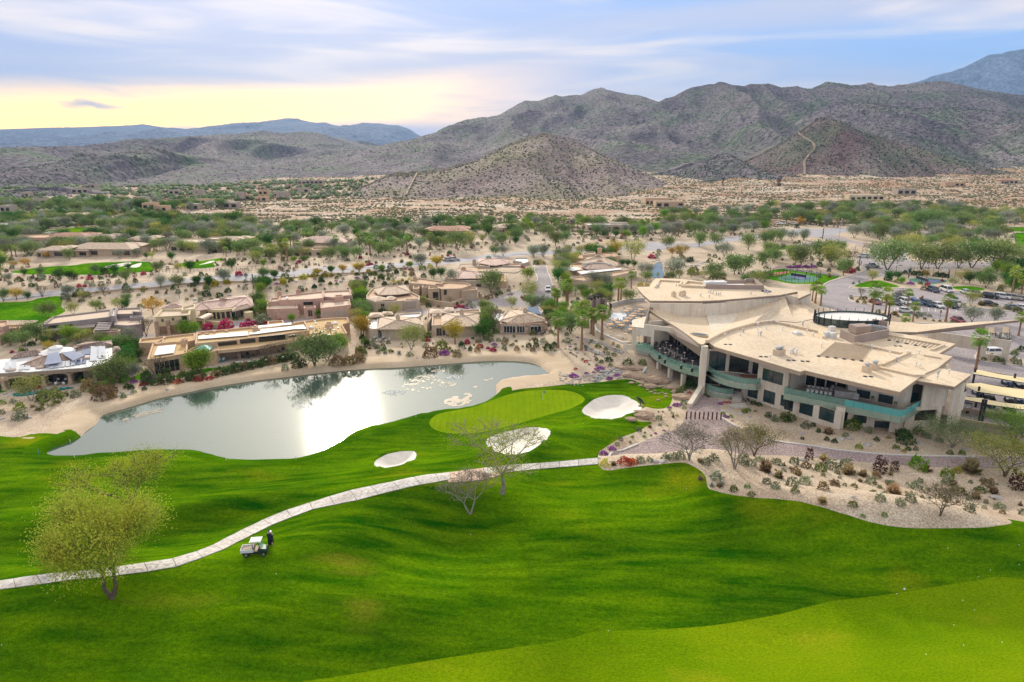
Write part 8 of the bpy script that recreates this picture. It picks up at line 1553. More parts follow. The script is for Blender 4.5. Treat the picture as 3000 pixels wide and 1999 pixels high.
cars('B5',((2030,1240,'black','sedan','side-on in the middle bed row, by the yucca'),(2250,1275,'silver','sedan','open-topped, side-on at the right of the middle row'),(2345,1278,'white','sedan','side-on in the middle row, at the picture edge'),(1262,1305,'white','sedan','angled by the planting bed, half behind the palms')),FWD+1.1,'cars parked side-on','')
cars('B5',((890,803,'white','sedan','stopped at the gatehouse on the entry drive'),),pi*.93,'cars on the drive','');cars('B5',((950,892,'silver','pickup','crossing the entry drive in front of the gatehouse'),),0.02,'cars on the drive','')
cars('A5',((1745,425,'white','sedan','driving down the short street between the villas'),),FWD,'cars on the street','');cars('A2',((1780,815,'white','suv','seen through the square opening of the porch wall'),),.1,'cars by the porch','');cars('B5',((1780,1408,'red','sedan','roof just showing over the long entry canopy'),),FWD,'cars by the porch','')
cars('B5',((95,498,'white','sedan','parked far off by the highway, leftmost'),(145,498,'white','van','parked far off by the highway, second'),(237,498,'white','sedan','parked far off by the highway beside the orange tree')),FWD,'cars parked beyond the highway','');cars('A5',((830,142,'silver','sedan','on the highway behind the yellow tree, left one'),(880,138,'silver','sedan','on the highway behind the yellow tree, right one')),.1,'cars on the highway','');cars('B4',((1545,158,'white','suv','beside the salmon block of the desert ranch house'),),0,'cars in the desert','');cars('B5',((785,280,'black','sedan','parked left of the long cream ranch house'),),0,'cars in the desert','')
p=G('B5',2180,875);e=empty('trailer_truck',p,'long silver trailer with a red top parked behind the drive trees','truck');mb=MB();mb.box((0,0,1.6),(12,2.6,1.9));mb.build('body',M_metal,e);mb=MB();mb.box((-1.5,0,2.95),(6,2.5,.8));mb.build('cargo',PAINT['red'],e)
for x in(-4.5,-3.4,3.4,4.5):wheel(x,-1.2,.5,.3,e);wheel(x,1.2,.5,.3,e)
def golf_cart(loc,rz,label,roof=M_fascl,body=None,group=None,scale=1.,bed=False):
 e=empty('golf_cart',loc,label,'golf cart',group,rz);e.scale=(scale,)*3;body=body or PAINT['black'];g=MB();g.prism([(-1.15,-.58),(1.2,-.52),(1.2,.52),(-1.15,.58)],.25,.5);g.build('chassis',body,e)
 g=MB();g.add([(.45,-.5,.5),(1.2,-.42,.5),(1.2,.42,.5),(.45,.5,.5),(.6,-.45,.92),(1.05,-.36,.78),(1.05,.36,.78),(.6,.45,.92)],[(0,1,5,4),(1,2,6,5),(2,3,7,6),(3,0,4,7),(4,5,6,7)]);g.build('cowl',body,e)
 g=MB();g.box((-.3,0,.66),(.55,1.0,.22));g.build('seat',M_white,e);g=MB();g.box((-.62,0,.95),(.14,1.0,.45));g.build('seat_back',M_white,e);g=MB();g.box((-.95,0,.6),(.5,.9,.3));g.build('bag_well',body,e)
 for sx,sy in((.72,.48),(.72,-.48),(-.75,.48),(-.75,-.48)):g=MB();g.tube((sx,sy,.6),(sx*(.72 if sx>0 else.95),sy,1.78),.03,n=5);g.build('canopy_post',M_black,e)
 g=MB();g.box((-.1,0,1.81),(1.75,1.15,.07));g.box((-.1,0,1.86),(1.5,.95,.06));g.build('canopy',roof,e)
 for x in(-.8,.85):
  for s_ in(-1,1):wheel(x,s_*.5,.23,.2,e)
 return e
for i,(f,x,y,rz,rf)in enumerate((('D4',872,965,FWD,M_black),('D4',985,815,FWD,M_fascl),('D4',1085,845,FWD,M_fascl),('D4',1080,915,FWD,M_black),('D4',1285,880,FWD,M_fascl),('D4',1375,885,FWD,M_black),('D4',1270,955,FWD,M_black),('D4',1255,720,FWD,M_fascl),('D4',1380,745,FWD,M_fascl))):
 golf_cart(G(f,x,y),rz,('dark golf cart standing in the open by the brown wall' if i==0 else f'golf cart parked under the shade canopies, {NUM[i-1]} of them'),rf,PAINT['black']if i%2==0 else PAINT['navy'],'golf carts by the shade canopies')
for i in range(5):
 for r_,xx in((0,1105),(1,1235)):q=G('D4',xx+random.uniform(-3,3),300-11*i-r_*2);golf_cart(q+Vector((0,0,.02)),0,f'golf cart with pale roof queued behind the porch wall, {NUM[i]} in its {"left" if r_ == 0 else "right"} line',M_fascl,PAINT['beige'],'golf carts queued behind the porch wall')
M_shade=mat('shade_cloth',(.74,.62,.36),(.80,.68,.42),.4,.8,fine=(3,.1))
def shade(corners,z,label):
 P=[W(f,x,y,z)for f,x,y in corners];c=sum(P,Vector())/4;c.z=0;e=empty('shade_canopy',c,label,'canopy');q=[p-c for p in P]
 mb=MB();mid=[(a+b)/2-Vector((0,0,.12))for a,b in((q[0],q[1]),(q[3],q[2]))];T_=[q[0],mid[0],q[1],q[2],mid[1],q[3]];mb.add([*T_,*[t-Vector((0,0,.06))for t in T_]],[(0,1,4,5),(1,2,3,4),(11,10,7,6),(10,9,8,7),(0,6,7,1),(1,7,8,2),(2,8,9,3),(3,9,10,4),(4,10,11,5),(5,11,6,0)]);mb.build('cloth',M_shade,e)
 mb=MB();mb.tube(q[3]+Vector((0,0,-.1)),q[2]+Vector((0,0,-.1)),.08,n=6);mb.tube(q[0]+Vector((0,0,-.1)),q[1]+Vector((0,0,-.1)),.08,n=6);mb.build('beam',M_black,e);return e,q
for cs,z,lb,posts in(([('D4',985,575),('D4',1440,655),('D4',1440,700),('D4',940,612)],3.4,'back row shade canopy of pale yellow cloth over the golf carts',(960,1325)),([('D4',1000,697),('D4',1440,762),('D4',1440,845),('D4',955,772)],3.4,'middle shade canopy of pale yellow cloth over the golf carts',(995,)),([('D4',768,800),('D4',1040,840),('D4',1040,882),('D4',768,832)],3.2,'front shade canopy, the stretch next to the clubhouse',(1030,)),([('D4',1060,850),('D4',1440,900),('D4',1440,945),('D4',1055,890)],3.2,'front shade canopy, the stretch at the picture edge',(1058,))):
 e,q=shade(cs,z,lb)
 for k,px_ in enumerate(posts):
  yy={960:600,1325:650,995:770,1030:890,1058:893}[px_];w_=W('D4',px_,yy,z)-e.location;mb=MB();mb.box((w_.x,w_.y,z/2+.35),(.28,.28,z+.9));mb.build('post',M_black,e)
mb=MB();q=[W('D4',830,705,3.4),W('D4',1000,700,3.4),W('D4',955,765,3.4)];c=Vector((q[0].x,q[0].y,3.4));mb.add([*[v-c for v in q],*[v-c-Vector((0,0,.06))for v in q]],[(0,2,1),(3,4,5),(0,1,4,3),(1,2,5,4),(2,0,3,5)]);o=mb.build('shade_sail',M_shade);o.location=c;tag(o,'small triangular shade sail at the clubhouse corner','shade sail')
p=G('B6',1965,845);e=empty('utility_cart',p,'small utility cart with white canopy and white cargo bed parked on the turf','utility cart',None,.12);e.scale=(.86,)*3
M_dgreen=mat('dark_green_paint',(.015,.06,.045),rough=.35);M_wbed=mat('bed_white',(.72,.72,.76),rough=.5)
g=MB();g.prism([(-1.5,-.62),(1.35,-.6),(1.35,.6),(-1.5,.62)],.32,.52);g.build('chassis',M_black,e)
g=MB();g.add([(.35,-.6,.5),(1.45,-.5,.5),(1.45,.5,.5),(.35,.6,.5),(.55,-.58,1.0),(1.3,-.45,.86),(1.3,.45,.86),(.55,.58,1.0)],[(0,1,5,4),(1,2,6,5),(2,3,7,6),(3,0,4,7),(4,5,6,7)]);g.build('hood',M_dgreen,e)
g=MB()
for cx,cy,w_,d_ in((-.95,-.62,1.5,.07),(-.95,.62,1.5,.07),(-1.68,0,.07,1.3),(-.22,0,.07,1.3)):g.box((cx,cy,.78),(w_,d_,.42))
g.box((-.95,0,.6),(1.45,1.2,.07));g.build('cargo_bed',M_wbed,e)
g=MB();g.box((-1.0,-.1,.86),(1.0,.5,.16),.2);g.build('tool_bag',M_fascl,e);g=MB();g.tube((-2.0,.1,1.0),(-.6,-.2,1.05),.025,n=5);g.build('rake_handle',M_wood2,e)
g=MB();g.box((.05,0,.7),(.5,1.1,.2));g.build('seat',M_fascl,e);g=MB();g.box((-.2,0,1.0),(.12,1.1,.45));g.build('seat_back',M_fascl,e)
for sx,sy in((.75,.56),(.75,-.56),(-.22,.56),(-.22,-.56)):g=MB();g.tube((sx,sy,.6),(sx-(.35 if sx>0 else 0),sy,1.9),.03,n=5);g.build('canopy_post',M_black,e)
g=MB();g.box((.1,0,1.93),(1.35,1.25,.06));g.box((.1,0,1.98),(1.15,1.05,.06));g.build('canopy',M_white,e)
g=MB();g.add([(.86,-.55,.98),(.86,.55,.98),(.42,.55,1.88),(.42,-.55,1.88),(.83,-.55,.98),(.83,.55,.98),(.39,.55,1.88),(.39,-.55,1.88)],[(0,1,2,3),(7,6,5,4),(0,3,7,4),(1,5,6,2)]);g.build('windscreen',M_rail,e)
g=MB();g.tube((.62,-.25,.95),(.45,-.25,1.2),.03,n=5);g.lathe((.44,-.25,1.2),[(.17,0),(.17,.03)],10);g.build('steering_wheel',M_black,e)
for x in(-1.05,1.0):
 for s_ in(-1,1):wheel(x,s_*.6,.3,.24,e)
p=G('B6',2028,800);e=empty('sand_bucket_rack',p+Vector((.4,.8,0)),'dark rack with a white bucket on the nose side of the utility cart','bucket rack');g=MB();g.box((0,0,.55),(.5,.4,1.1));g.build('rack',M_black,e);g=MB();g.lathe((0,0,1.1),[(.17,0),(.21,.4),(.19,.42)],10);g.build('bucket',M_wbed,e)
def person(loc,rz,h,label,pose,cols):
 """one continuous body; cols: colours by height"""
 J,E_=pose;me=bpy.data.meshes.new('person');me.from_pydata([Vector(j[:3])*h for j in J],E_,[]);me.update();o=bpy.data.objects.new('person',me);COL.objects.link(o)
 sk=o.modifiers.new('skin','SKIN');sub=o.modifiers.new('sub','SUBSURF');sub.levels=1
 for i,v in enumerate(me.skin_vertices[0].data):v.radius=(J[i][3]*h,J[i][4]*h);v.use_root=i==0
 bpy.context.view_layer.update();dg=bpy.context.evaluated_depsgraph_get();m2=bpy.data.meshes.new_from_object(o.evaluated_get(dg));o.modifiers.clear();o.data=m2
 m2.materials.clear();[m2.materials.append(c[1])for c in cols]
 for pl in m2.polygons:
  z=pl.center.z/h;pl.use_smooth=True;pl.material_index=next(i for i,c in enumerate(cols)if z<=c[0]or i==len(cols)-1)
 o.location=loc;o.rotation_euler=(0,0,rz);tag(o,label,'person');return o
M_skin=mat('skin',(.42,.25,.18),rough=.6);M_navy=mat('navy_cloth',(.015,.02,.045),(.03,.035,.06),8,.9);M_shoe=mat('shoe',(.03,.03,.03),rough=.7)
pose=([(0,0,.53,.085,.06),(0,0,.62,.075,.055),(0,.005,.72,.09,.06),(0,.01,.80,.085,.05),(0,.02,.845,.033,.033),(0,.035,.885,.045,.05),(0,.04,.955,.05,.058),(.10,.01,.79,.042,.042),(.135,.05,.66,.034,.034),(.105,.14,.575,.026,.026),(.09,.18,.545,.022,.03),(-.10,.01,.79,.042,.042),(-.135,.05,.66,.034,.034),(-.105,.14,.575,.026,.026),(-.09,.18,.545,.022,.03),(.055,0,.48,.065,.065),(.065,.01,.27,.043,.045),(.07,-.01,.06,.028,.03),(.075,.05,.02,.028,.02),(-.055,0,.48,.065,.065),(-.065,.01,.27,.043,.045),(-.07,-.01,.06,.028,.03),(-.075,.05,.02,.028,.02)],[(0,1),(1,2),(2,3),(3,4),(4,5),(5,6),(3,7),(7,8),(8,9),(9,10),(3,11),(11,12),(12,13),(13,14),(0,15),(15,16),(16,17),(17,18),(0,19),(19,20),(20,21),(21,22)])
p=G('B6',2070,780);pe=person(p,.2,1.78,'person in dark navy jacket and trousers standing by the utility cart, seen from behind',pose,[(.05,M_shoe),(.5,M_navy),(.82,M_navy),(.87,M_skin),(2,M_navy)])
for s_ in(-1,1):
 for k in range(4):g=MB();b=Vector((s_*.09+s_*(-.012*k),.19,.535))*1.78;g.tube(b,b+Vector((0,.035,-.02)),.009,n=5);g.tube(b+Vector((0,.035,-.02)),b+Vector((0,.03,-.05)),.008,n=5);g.build('finger',M_skin,pe)
g=MB();g.lathe((0,.068,1.70),[(.10,0),(.105,.05),(.06,.10)],10);g.box((0,.17,1.72),(.13,.1,.015));g.build('cap',M_navy,pe)
q=G('B6',2085,782);e=empty('seed_bottle',q+Vector((0,.1,0)),'small pale bottle on the turf beside the standing person','bottle');g=MB();g.lathe((0,0,0),[(.09,0),(.09,.22),(.03,.3),(.03,.34)],8);g.build('bottle_body',M_fascl,e)
for i,(f,x,y)in enumerate((('D7',1803,437),('D7',1768,457),('D7',2003,247),('D7',2330,232),('D7',2330,323),('D7',2198,348),('D7',2144,378),('D7',2071,487),('D7',2125,530),('D7',2030,600),('D7',2075,693),('D7',2252,680),('D7',1903,735),('D6',1270,208),('D6',2163,28),('D6',8,535),('C5',2107,1058),('C5',1272,533),('D7',443,627))):
 p=G(f,x,y);g=MB();r_=.12 if i==0 else.045;g.lathe((0,0,0),[(r_*.5,0),(r_,r_*.6),(r_,r_),(r_*.5,r_*1.7)],8);o=g.build('golf_ball' if i else 'tee_marker',M_white,smooth=True);o.location=p;tag(o,'white tee marker on the edge of the fairway at lower right' if i==0 else f'white golf ball lying on the turf, {NUM[i-1]} of the scattered ones','marker' if i==0 else 'golf ball',None if i==0 else 'golf balls on the turf')
 # furniture of the terraces
def chair(name,m,w=.5,h=.85,arms=True,legm=None):
 e=empty(name,(0,0,-500));g=MB();g.box((0,0,.44),(w,w,.08));g.build('seat',m,e);g=MB();g.box((0,-w/2,.68),(w,.06,.42));g.build('backrest',m,e)
 for sx in(-1,1):
  for sy in(-1,1):g=MB();g.tube((sx*w*.45,sy*w*.45,0),(sx*w*.42,sy*w*.42,.42),.018,n=4);g.build('leg',legm or m,e)
  if arms:g=MB();g.box((sx*w*.5,0,.63),(.05,w,.04));g.build('armrest',m,e)
 return e
def table(name,m,r,h=.74,top=None):
 e=empty(name,(0,0,-500));g=MB();g.lathe((0,0,h-.05),[(r,0),(r,.05)],16);g.build('tabletop',top or m,e);g=MB();g.tube((0,0,0),(0,0,h-.05),.05,n=6);g.lathe((0,0,0),[(r*.5,0),(.06,.06)],8);g.build('pedestal',m,e);return e
CH_D=chair('dining_chair',M_dfab,.58);CH_S=chair('banquet_chair',mat('chair_silver',(.52,.62,.72),rough=.4),.42,arms=False);TB_D=table('dining_table',M_black,.5,top=M_dfab);TB_O=table('round_table',M_metal,.92,top=mat('orange_tabletop',(.72,.42,.20),(.78,.48,.26),2,.6));TB_H=table('cocktail_table',M_metal,.42,1.05,mat('tan_tabletop',(.62,.50,.32)))
def put_at(src,x,y,z,rz,label,cat,group):
 o=copy_tree(src)if id(src)in USED else src;USED.add(id(src));o.location=(x,y,z);o.rotation_euler=(0,0,rz);tag(o,label,cat,group);return o
heat=empty('patio_heater',(0,0,-500));g=MB();g.lathe((0,0,0),[(.25,0),(.25,.7),(.05,.8)],10);g.build('base',M_black,heat);g=MB();g.tube((0,0,.7),(0,0,2.0),.05,n=6);g.build('pole',M_metal,heat);g=MB();g.lathe((0,0,2.0),[(.1,0),(.1,.2),(.26,.24),(.08,.32)],10);g.build('hood',M_mech,heat)
random.seed(4);rows_=[(430,300),(470,330),(520,365),(570,390),(640,440),(700,480),(760,505),(940,555),(1040,600),(600,285),(680,300),(740,340),(800,370),(860,405),(940,440),(1000,480),(1060,520),(720,270),(780,300),(850,330),(920,370),(980,410),(1040,450),(640,250),(480,290),(880,500),(820,450)]
for i,(x,y)in enumerate(rows_):
 p=W('D3',x,y-20,DK);nth=f'{NUM[i] if i < 20 else ["twenty-first","twenty-second","twenty-third","twenty-fourth","twenty-fifth","twenty-sixth","twenty-seventh"][i-20]}'
 put_at(TB_D,p.x,p.y,DK,0,f'small dark round table on the big dining deck, {nth} counted along the glass rail','table','dark tables on the dining deck')
 a0=random.uniform(0,1.5)
 for k in range(4):
  a=a0+pi/2*k;put_at(CH_D,p.x+.85*cos(a),p.y+.85*sin(a),DK,a+pi/2,f'dark armchair drawn up to the {nth} round table on the dining deck','chair','dark armchairs on the dining deck')
for i,(x,y)in enumerate(((245,250),(415,265),(530,440),(605,500),(830,580),(980,620),(720,250),(775,290),(850,350),(920,390),(870,500),(770,440),(1145,760),(620,350),(680,395))):
 p=W('D3',x,y,DK if x!=1145 else.95);put_at(heat,p.x,p.y+.3,p.z,0,f'tall patio heater with metal hood on the dining deck, {NUM[i]} counted','patio heater','patio heaters on the dining deck')
for i,(x,y)in enumerate(((290,265),(360,275))):p=W('D3',x,y,DK+.35);put_at(TB_D,p.x,p.y+.2,DK+.35,0,f'small dark table on the little side balcony, the {("left","right")[i]} one','table','tables on the side balcony')
def armchair(loc,rz,m,cm,label,cat='armchair',w=.85):
 e=empty('lounge_chair' if w<1.2 else 'sofa',loc,label,cat,None,rz);g=MB();g.box((0,0,.3),(w,.8,.3));g.build('seat_frame',m,e);g=MB();g.box((0,-.38,.65),(w,.18,.6));g.build('backrest',m,e)
 for s_ in(-1,1):g=MB();g.box((s_*(w/2-.06),0,.5),(.14,.8,.3));g.build('armrest',m,e)
 n=max(1,int(w/.8))
 for k in range(n):g=MB();x=-w/2+w*(k+.5)/n;g.box((x,.02,.52),(w/n-.2,.55,.14));g.box((x,-.24,.72),(.42,.14,.34));g.build('cushion',cm,e)
 return e
for x,y,lb in((1405,515,'dark lounge chair with an orange cushion on the upper balcony, left one'),(1510,520,'dark lounge chair with an orange cushion on the upper balcony, right one')):p=W('D3',x,y,DK);armchair(p,pi,M_dfab,M_orange,lb)
p=W('D3',1800,640,DK);armchair(p,pi,mat('blue_fabric',(.05,.07,.14)),M_orange,'dark blue sofa with bright orange cushions on the upper balcony','sofa',2.6);p=W('D3',1760,670,DK);mb=MB();mb.box((0,0,.03),(3.4,2.2,.04));o=mb.build('rug',mat('red_rug',(.36,.15,.10)));o.location=(p.x,p.y-.3,DK);tag(o,'red rug under the blue sofa on the upper balcony','rug')
p=W('D3',1530,590,DK);put_at(TB_D,p.x,p.y,DK,0,'dark round table on the upper balcony in front of the lounge chairs','table',None)
for k in range(5):a=1.256*k;put_at(CH_D,p.x+1.*cos(a),p.y+.8*sin(a),DK,a+pi/2,f'dark chair round the upper balcony table, {NUM[k]} going round','chair','chairs of the upper balcony table')
for j,(x,y,lb)in enumerate(((1310,770,'left'),(1460,830,'right'))):
 p=W('D3',x,y,.95);e=empty('long_table',p,f'long dark dining table on the lower balcony, the {lb} one','table',None,-.35);g=MB();g.box((0,0,.74),(2.6,1.0,.06));g.build('tabletop',M_dfab,e)
 for sx in(-1.1,1.1):g=MB();g.box((sx,0,.36),(.1,.7,.7));g.build('leg',M_black,e)
 for k in range(8):xx=-1.0+.66*(k%4);yy=.85 if k<4 else-.85;c_,s_=cos(-.35),sin(-.35);put_at(CH_D,p.x+xx*c_-yy*s_,p.y+xx*s_+yy*c_,.95,-.35+(pi if k<4 else 0),f'dark chair at the {lb} long table of the lower balcony, {NUM[k%4]} on its {"far" if k < 4 else "near"} side','chair',f'chairs at the {lb} long table')
p=W('A2',290,1145,DK);e=empty('marble_table',p,'long pale stone dining table on the right balcony','table',None,-.5);g=MB();g.box((0,0,.74),(4.2,1.1,.08));g.build('tabletop',M_stonel,e)
for sx in(-1.3,1.3):g=MB();g.box((sx,0,.35),(.3,.7,.7));g.build('leg',M_stonel,e)
CH_W=chair('wire_chair',M_white,.45,arms=False,legm=M_metal)
for k in range(12):xx=-1.8+.72*(k%6);yy=.9 if k<6 else-.9;put_at(CH_W,p.x+xx*cos(-.5)-yy*sin(-.5),p.y+xx*sin(-.5)+yy*cos(-.5),DK,-.5+(pi if k<6 else 0),f'white chair at the long pale stone table, {NUM[k%6]} on its {"far" if k < 6 else "near"} side','chair','white chairs at the stone table')
p=W('A2',505,1165,DK);mb=MB();mb.box((0,0,.55),(3.4,2.0,1.1),-.35);mb.box((0,0,1.13),(3.6,2.2,.08),-.35);o=mb.build('stone_counter',M_brick if False else M_stonel);o.location=p;tag(o,'block-shaped stone bar counter on the right balcony','counter')
for x,y,lb in((600,1195,'white lounge chair beside the stone counter on the right balcony'),(1030,1235,'white and dark lounge chair at the right balcony corner, front one'),(1070,1205,'white and dark lounge chair at the right balcony corner, rear one'),(465,1110,'round white swivel chair behind the stone counter'),(400,1115,'dark egg-shaped lounge chair behind the stone counter')):p=W('A2',x,y,DK);armchair(p,pi-.6,M_white if 'white l' in lb or 'round' in lb else M_dfab,M_white,lb)
for x,y,lb in((738,1222,'between the two sliding doors'),(932,1268,'at the corner of the right balcony')):
 p=W('A2',x,y,DK);e=empty('potted_plant',p,f'tall grey planter with a small green plant {lb}','potted plant');g=MB();g.lathe((0,0,0),[(.2,0),(.32,.9),(.28,.92)],8);g.build('pot',M_mech,e);o=random.choice(SH['gn'][1]).copy();o.name='foliage';COL.objects.link(o);o.parent=e;o.location=(0,0,.85);o.scale=(.6,.6,.6)
TZ=3.05
for i,(x,y)in enumerate(((845,370),(808,395),(985,380),(940,403),(910,432),(880,460),(835,492),(800,525),(655,515),(605,567),(740,578),(885,590),(935,520),(960,490),(1000,440),(870,630),(700,545))):
 p=W('D2',x,y,TZ+.7);put_at(TB_O,p.x,p.y,TZ,0,f'round table with pale orange top on the event terrace, {NUM[i]} counted','table','orange round tables on the event terrace')
 for k in range(7):a=2*pi*k/7+i;put_at(CH_S,p.x+1.3*cos(a),p.y+1.3*sin(a),TZ,a+pi/2,f'silver-blue banquet chair at the {NUM[i]} orange table of the event terrace','chair','banquet chairs on the event terrace')
for i,(x,y)in enumerate(((600,615),(598,665),(800,690),(835,480))):p=W('D2',x,y,TZ+1.05);put_at(TB_H,p.x,p.y,TZ,0,f'tall slim cocktail table on the terrace gravel, {NUM[i]} counted','table','cocktail tables on the terrace')
q=[W('D2',x,y,TZ)for x,y in((575,505),(640,425),(838,436),(745,525))];c=sum(q,Vector())/4;mb=MB();mb.prism(ccw([((v-c).x,(v-c).y)for v in q]),0,.1);o=mb.build('dance_floor',mat('white_floor',(.72,.76,.84),rough=.5));o.location=(c.x,c.y,TZ);tag(o,'white dance floor laid on the event terrace','dance floor')
p=W('D2',685,740,TZ);mb=MB();mb.box((0,0,.4),(3.6,.5,.1),-.4);mb.box((-1.4,.55,.2),(.2,.45,.4),-.4);mb.box((1.3,-.6,.2),(.2,.45,.4),-.4);o=mb.build('stone_bench',M_stonel);o.location=p;tag(o,'pale bench on the terrace gravel near its edge','bench')
def truss(a,b,r,m,parent,name='truss'):
 a=Vector(a);b=Vector(b);d=(b-a);u=d.orthogonal().normalized()*r;w=d.cross(u).normalized()*r;mb=MB();n=max(2,int(d.length/(r*2.4)));cs=[u+w,u-w,-u-w,-u+w]
 for c in cs:mb.tube(a+c,b+c,.05,n=4)
 for k in range(n):
  for i in range(4):mb.tube(a+d*k/n+cs[i],a+d*(k+1)/n+cs[(i+1)%4],.028,n=4)
 return mb.build(name,m,parent)
sp=W('D2',500,380,TZ);e=empty('stage_truss',sp,'black lighting truss frame of an open-air stage left of the terrace','stage truss')
rel=lambda x,y,z:W('D2',x,y,z)-sp
tops={'a':(320,235,8.5),'b':(400,200,9),'c':(490,190,9),'d':(515,265,8.2),'e':(600,215,8.8)}
for k,(x,y,z)in tops.items():t=rel(x,y,z);truss((t.x,t.y,-.2),t,.22,M_black,e,'truss_tower')
for a,b in(('a','b'),('a','c'),('b','c'),('d','e')):truss(rel(*tops[a]),rel(*tops[b]),.28,M_black,e,'truss_beam')
for t in(.25,.5,.75):q=rel(*tops['a']).lerp(rel(*tops['c']),t);g=MB();g.box((q.x,q.y,q.z-.5),(.5,.4,.6));g.build('spotlight',M_black,e)
g=MB();q=rel(455,390,TZ);g.box((q.x,q.y,1.6),(4.2,.3,3.6));g.build('backdrop_panel',M_mech,e)
for x,y in((602,390),(520,470),(470,480)):q=rel(x,y,TZ);g=MB();g.box((q.x,q.y,.9),(.6,.6,1.8));g.build('speaker',M_black,e)
# pond: foam, pads, stakes
M_foam=mat('foam',(.85,.86,.84),rough=.6)
for f,x,y,r_,lb in(('D1',1650,296,2.6,'fountain bubbling in the middle of the pond, nearest the sun glare'),('D1',2090,236,1.8,'fountain bubbling in the pond left of the lily pads'),('A5',872,1210,1.6,'small fountain bubbling among the tree reflections at the right')):
 p=W(f,x,y,POND_Z);mb=MB();random.seed(int(x))
 for k in range(150):a=random.uniform(0,6.28);d=r_*random.random()**.7;s_=random.uniform(.05,.16);mb.lathe((d*cos(a)*1.3,d*sin(a),0),[(s_,0),(s_*.8,.04),(s_*.3,.08)],5)
 mb.lathe((0,0,0),[(.3,0),(.22,.25),(.05,.5)],8);o=mb.build('fountain',M_foam);o.location=(p.x,p.y,POND_Z+.004);tag(o,lb,'fountain')
M_pad=mat('lily_pad',(.34,.28,.18),(.46,.38,.28),3,.5,objrand=.2)
def pads(f,s,n,m=M_pad,r0=.25):
 P=outline((f,s),z=POND_Z);lo,hi=P.min(0),P.max(0);mb=MB();k=0
 while k<n:
  x=random.uniform(lo[0],hi[0]);y=random.uniform(lo[1],hi[1])
  if sdf(P,np.array([x]),np.array([y]))[0]>-.05 or vnoise(np.array([x*.9]),np.array([y*.9]))[0]<.42:k+=.34;continue
  r_=r0*random.uniform(.5,1.2);mb.add([(x+r_*cos(1.05*q)*1.1,y+r_*sin(1.05*q),POND_Z+.012+random.random()*.02)for q in range(6)],[tuple(range(6))]);k+=1
 o=mb.build('lily_pads',m);o['kind']='stuff'
pads('A5','780,1450 830,1400 880,1360 960,1350 1040,1370 1040,1430 960,1470 880,1478',620);pads('A5','660,1170 720,1135 790,1155 760,1180',90);pads('A5','400,1280 500,1220 640,1180 740,1210 800,1260 930,1250 830,1310 680,1300 660,1340 470,1340',320);pads('A5','1150,1240 1210,1215 1240,1225 1190,1245',30);pads('A5','1050,1305 1075,1290 1100,1300 1080,1310',16)
pads('D1','610,395 680,370 740,345 850,322 870,335 780,355 720,385 660,400',260,mat('floating_weed',(.30,.27,.22),(.36,.33,.28),2,.8),.3)
for i,(f,x,y,h_)in enumerate((('D1',205,563,.9),('D1',372,500,.5),('D1',395,582,.5),('D1',930,549,.8),('D1',1200,598,.5),('D1',1570,590,.5),('D1',2206,367,.5),('D1',895,238,.6),('D1',1330,180,.5),('D1',540,345,.5))):
 p=G(f,x,y);g=MB();g.tube((0,0,-.3),(0,0,h_),.05,n=5);o=g.build('marker_stake',M_white if i else mat('stake_blue',(.1,.35,.4)));o.location=p;tag(o,f'thin marker stake on the pond edge, {NUM[i]} counted','stake','stakes round the pond')
pl_=[Vector(q)for q in pond];V=[];F=[];n=len(pl_)
for i,p in enumerate(pl_):
 d=(pl_[(i+1)%n]-pl_[i-1]).normalized();nn=Vector((-d.y,d.x));w=.16
 for s_,z in((1,-1.4),(1,-.66),(-1,-.66),(-1,-1.4)):V.append((p.x+nn.x*w*s_,p.y+nn.y*w*s_,z))
for i in range(n):a,b=4*i,4*((i+1)%n);F+=[(a,b,b+1,a+1),(a+1,b+1,b+2,a+2),(a+2,b+2,b+3,a+3)]
o=mesh('pond_liner',V,F,mat('liner_dark',(.12,.09,.06),(.22,.17,.12),1.));o['kind']='structure'
M_fall=mat('white_water',(.62,.70,.76),(.82,.86,.88),6,.3,stretch=(3,3,.5),spec=.6)
a,b,c,d=W('D2',1000,1225,.1),W('D2',1062,1205,.1),W('D2',1068,1125,2.1),W('D2',1040,1120,2.1);mb=MB();mb.add([a,b,c,d,a+Vector((0,.4,0)),b+Vector((0,.4,0)),c+Vector((0,.4,0)),d+Vector((0,.4,0))],[(0,1,2,3),(7,6,5,4),(0,4,5,1),(1,5,6,2),(2,6,7,3),(3,7,4,0)]);o=mb.build('waterfall',M_fall);tag(o,'white waterfall dropping between the layered rocks below the dining deck','waterfall')
for s,nm in(('640,1140 700,1150 800,1190 900,1200 980,1215 1010,1240 960,1235 860,1215 760,1200 680,1185 600,1200 540,1230 480,1290 430,1310 370,1305 440,1270 520,1210 580,1170','stream'),):
 P=outline(('D2',s),ground=G,k=2);C=ccw([tuple(p)for p in P]);mb=MB();mb.add([(*p,hz(*p)+.05)for p in C],[tuple(range(len(C)))]);o=mb.build(nm,mat('stream_water',(.10,.12,.11),(.55,.58,.58),2.2,.15,contrast=(.5,.66),spec=.8));o['kind']='structure'
lk=outline(('B4','1280,720 1330,660 1380,670 1380,720 1400,790 1290,800 1280,760'),ground=G,k=2);C=ccw([tuple(p)for p in lk]);mb=MB();mb.add([(*p,hz(*p)+.1)for p in C],[tuple(range(len(C)))]);o=mb.build('entry_lake',M_water);o['kind']='structure'
for pl_,nm,m in((pool,'swimming_pool',mat('pool_water',(.03,.22,.22),rough=.05,spec=.8)),):
 C=ccw([tuple(p)for p in pl_]);mb=MB();mb.add([(*p,max(hz(*q)for q in C[::8])+.08)for p in C],[tuple(range(len(C)))]);o=mb.build(nm,m);tag(o,'dark turquoise swimming pool in front of the arcade house','swimming pool')
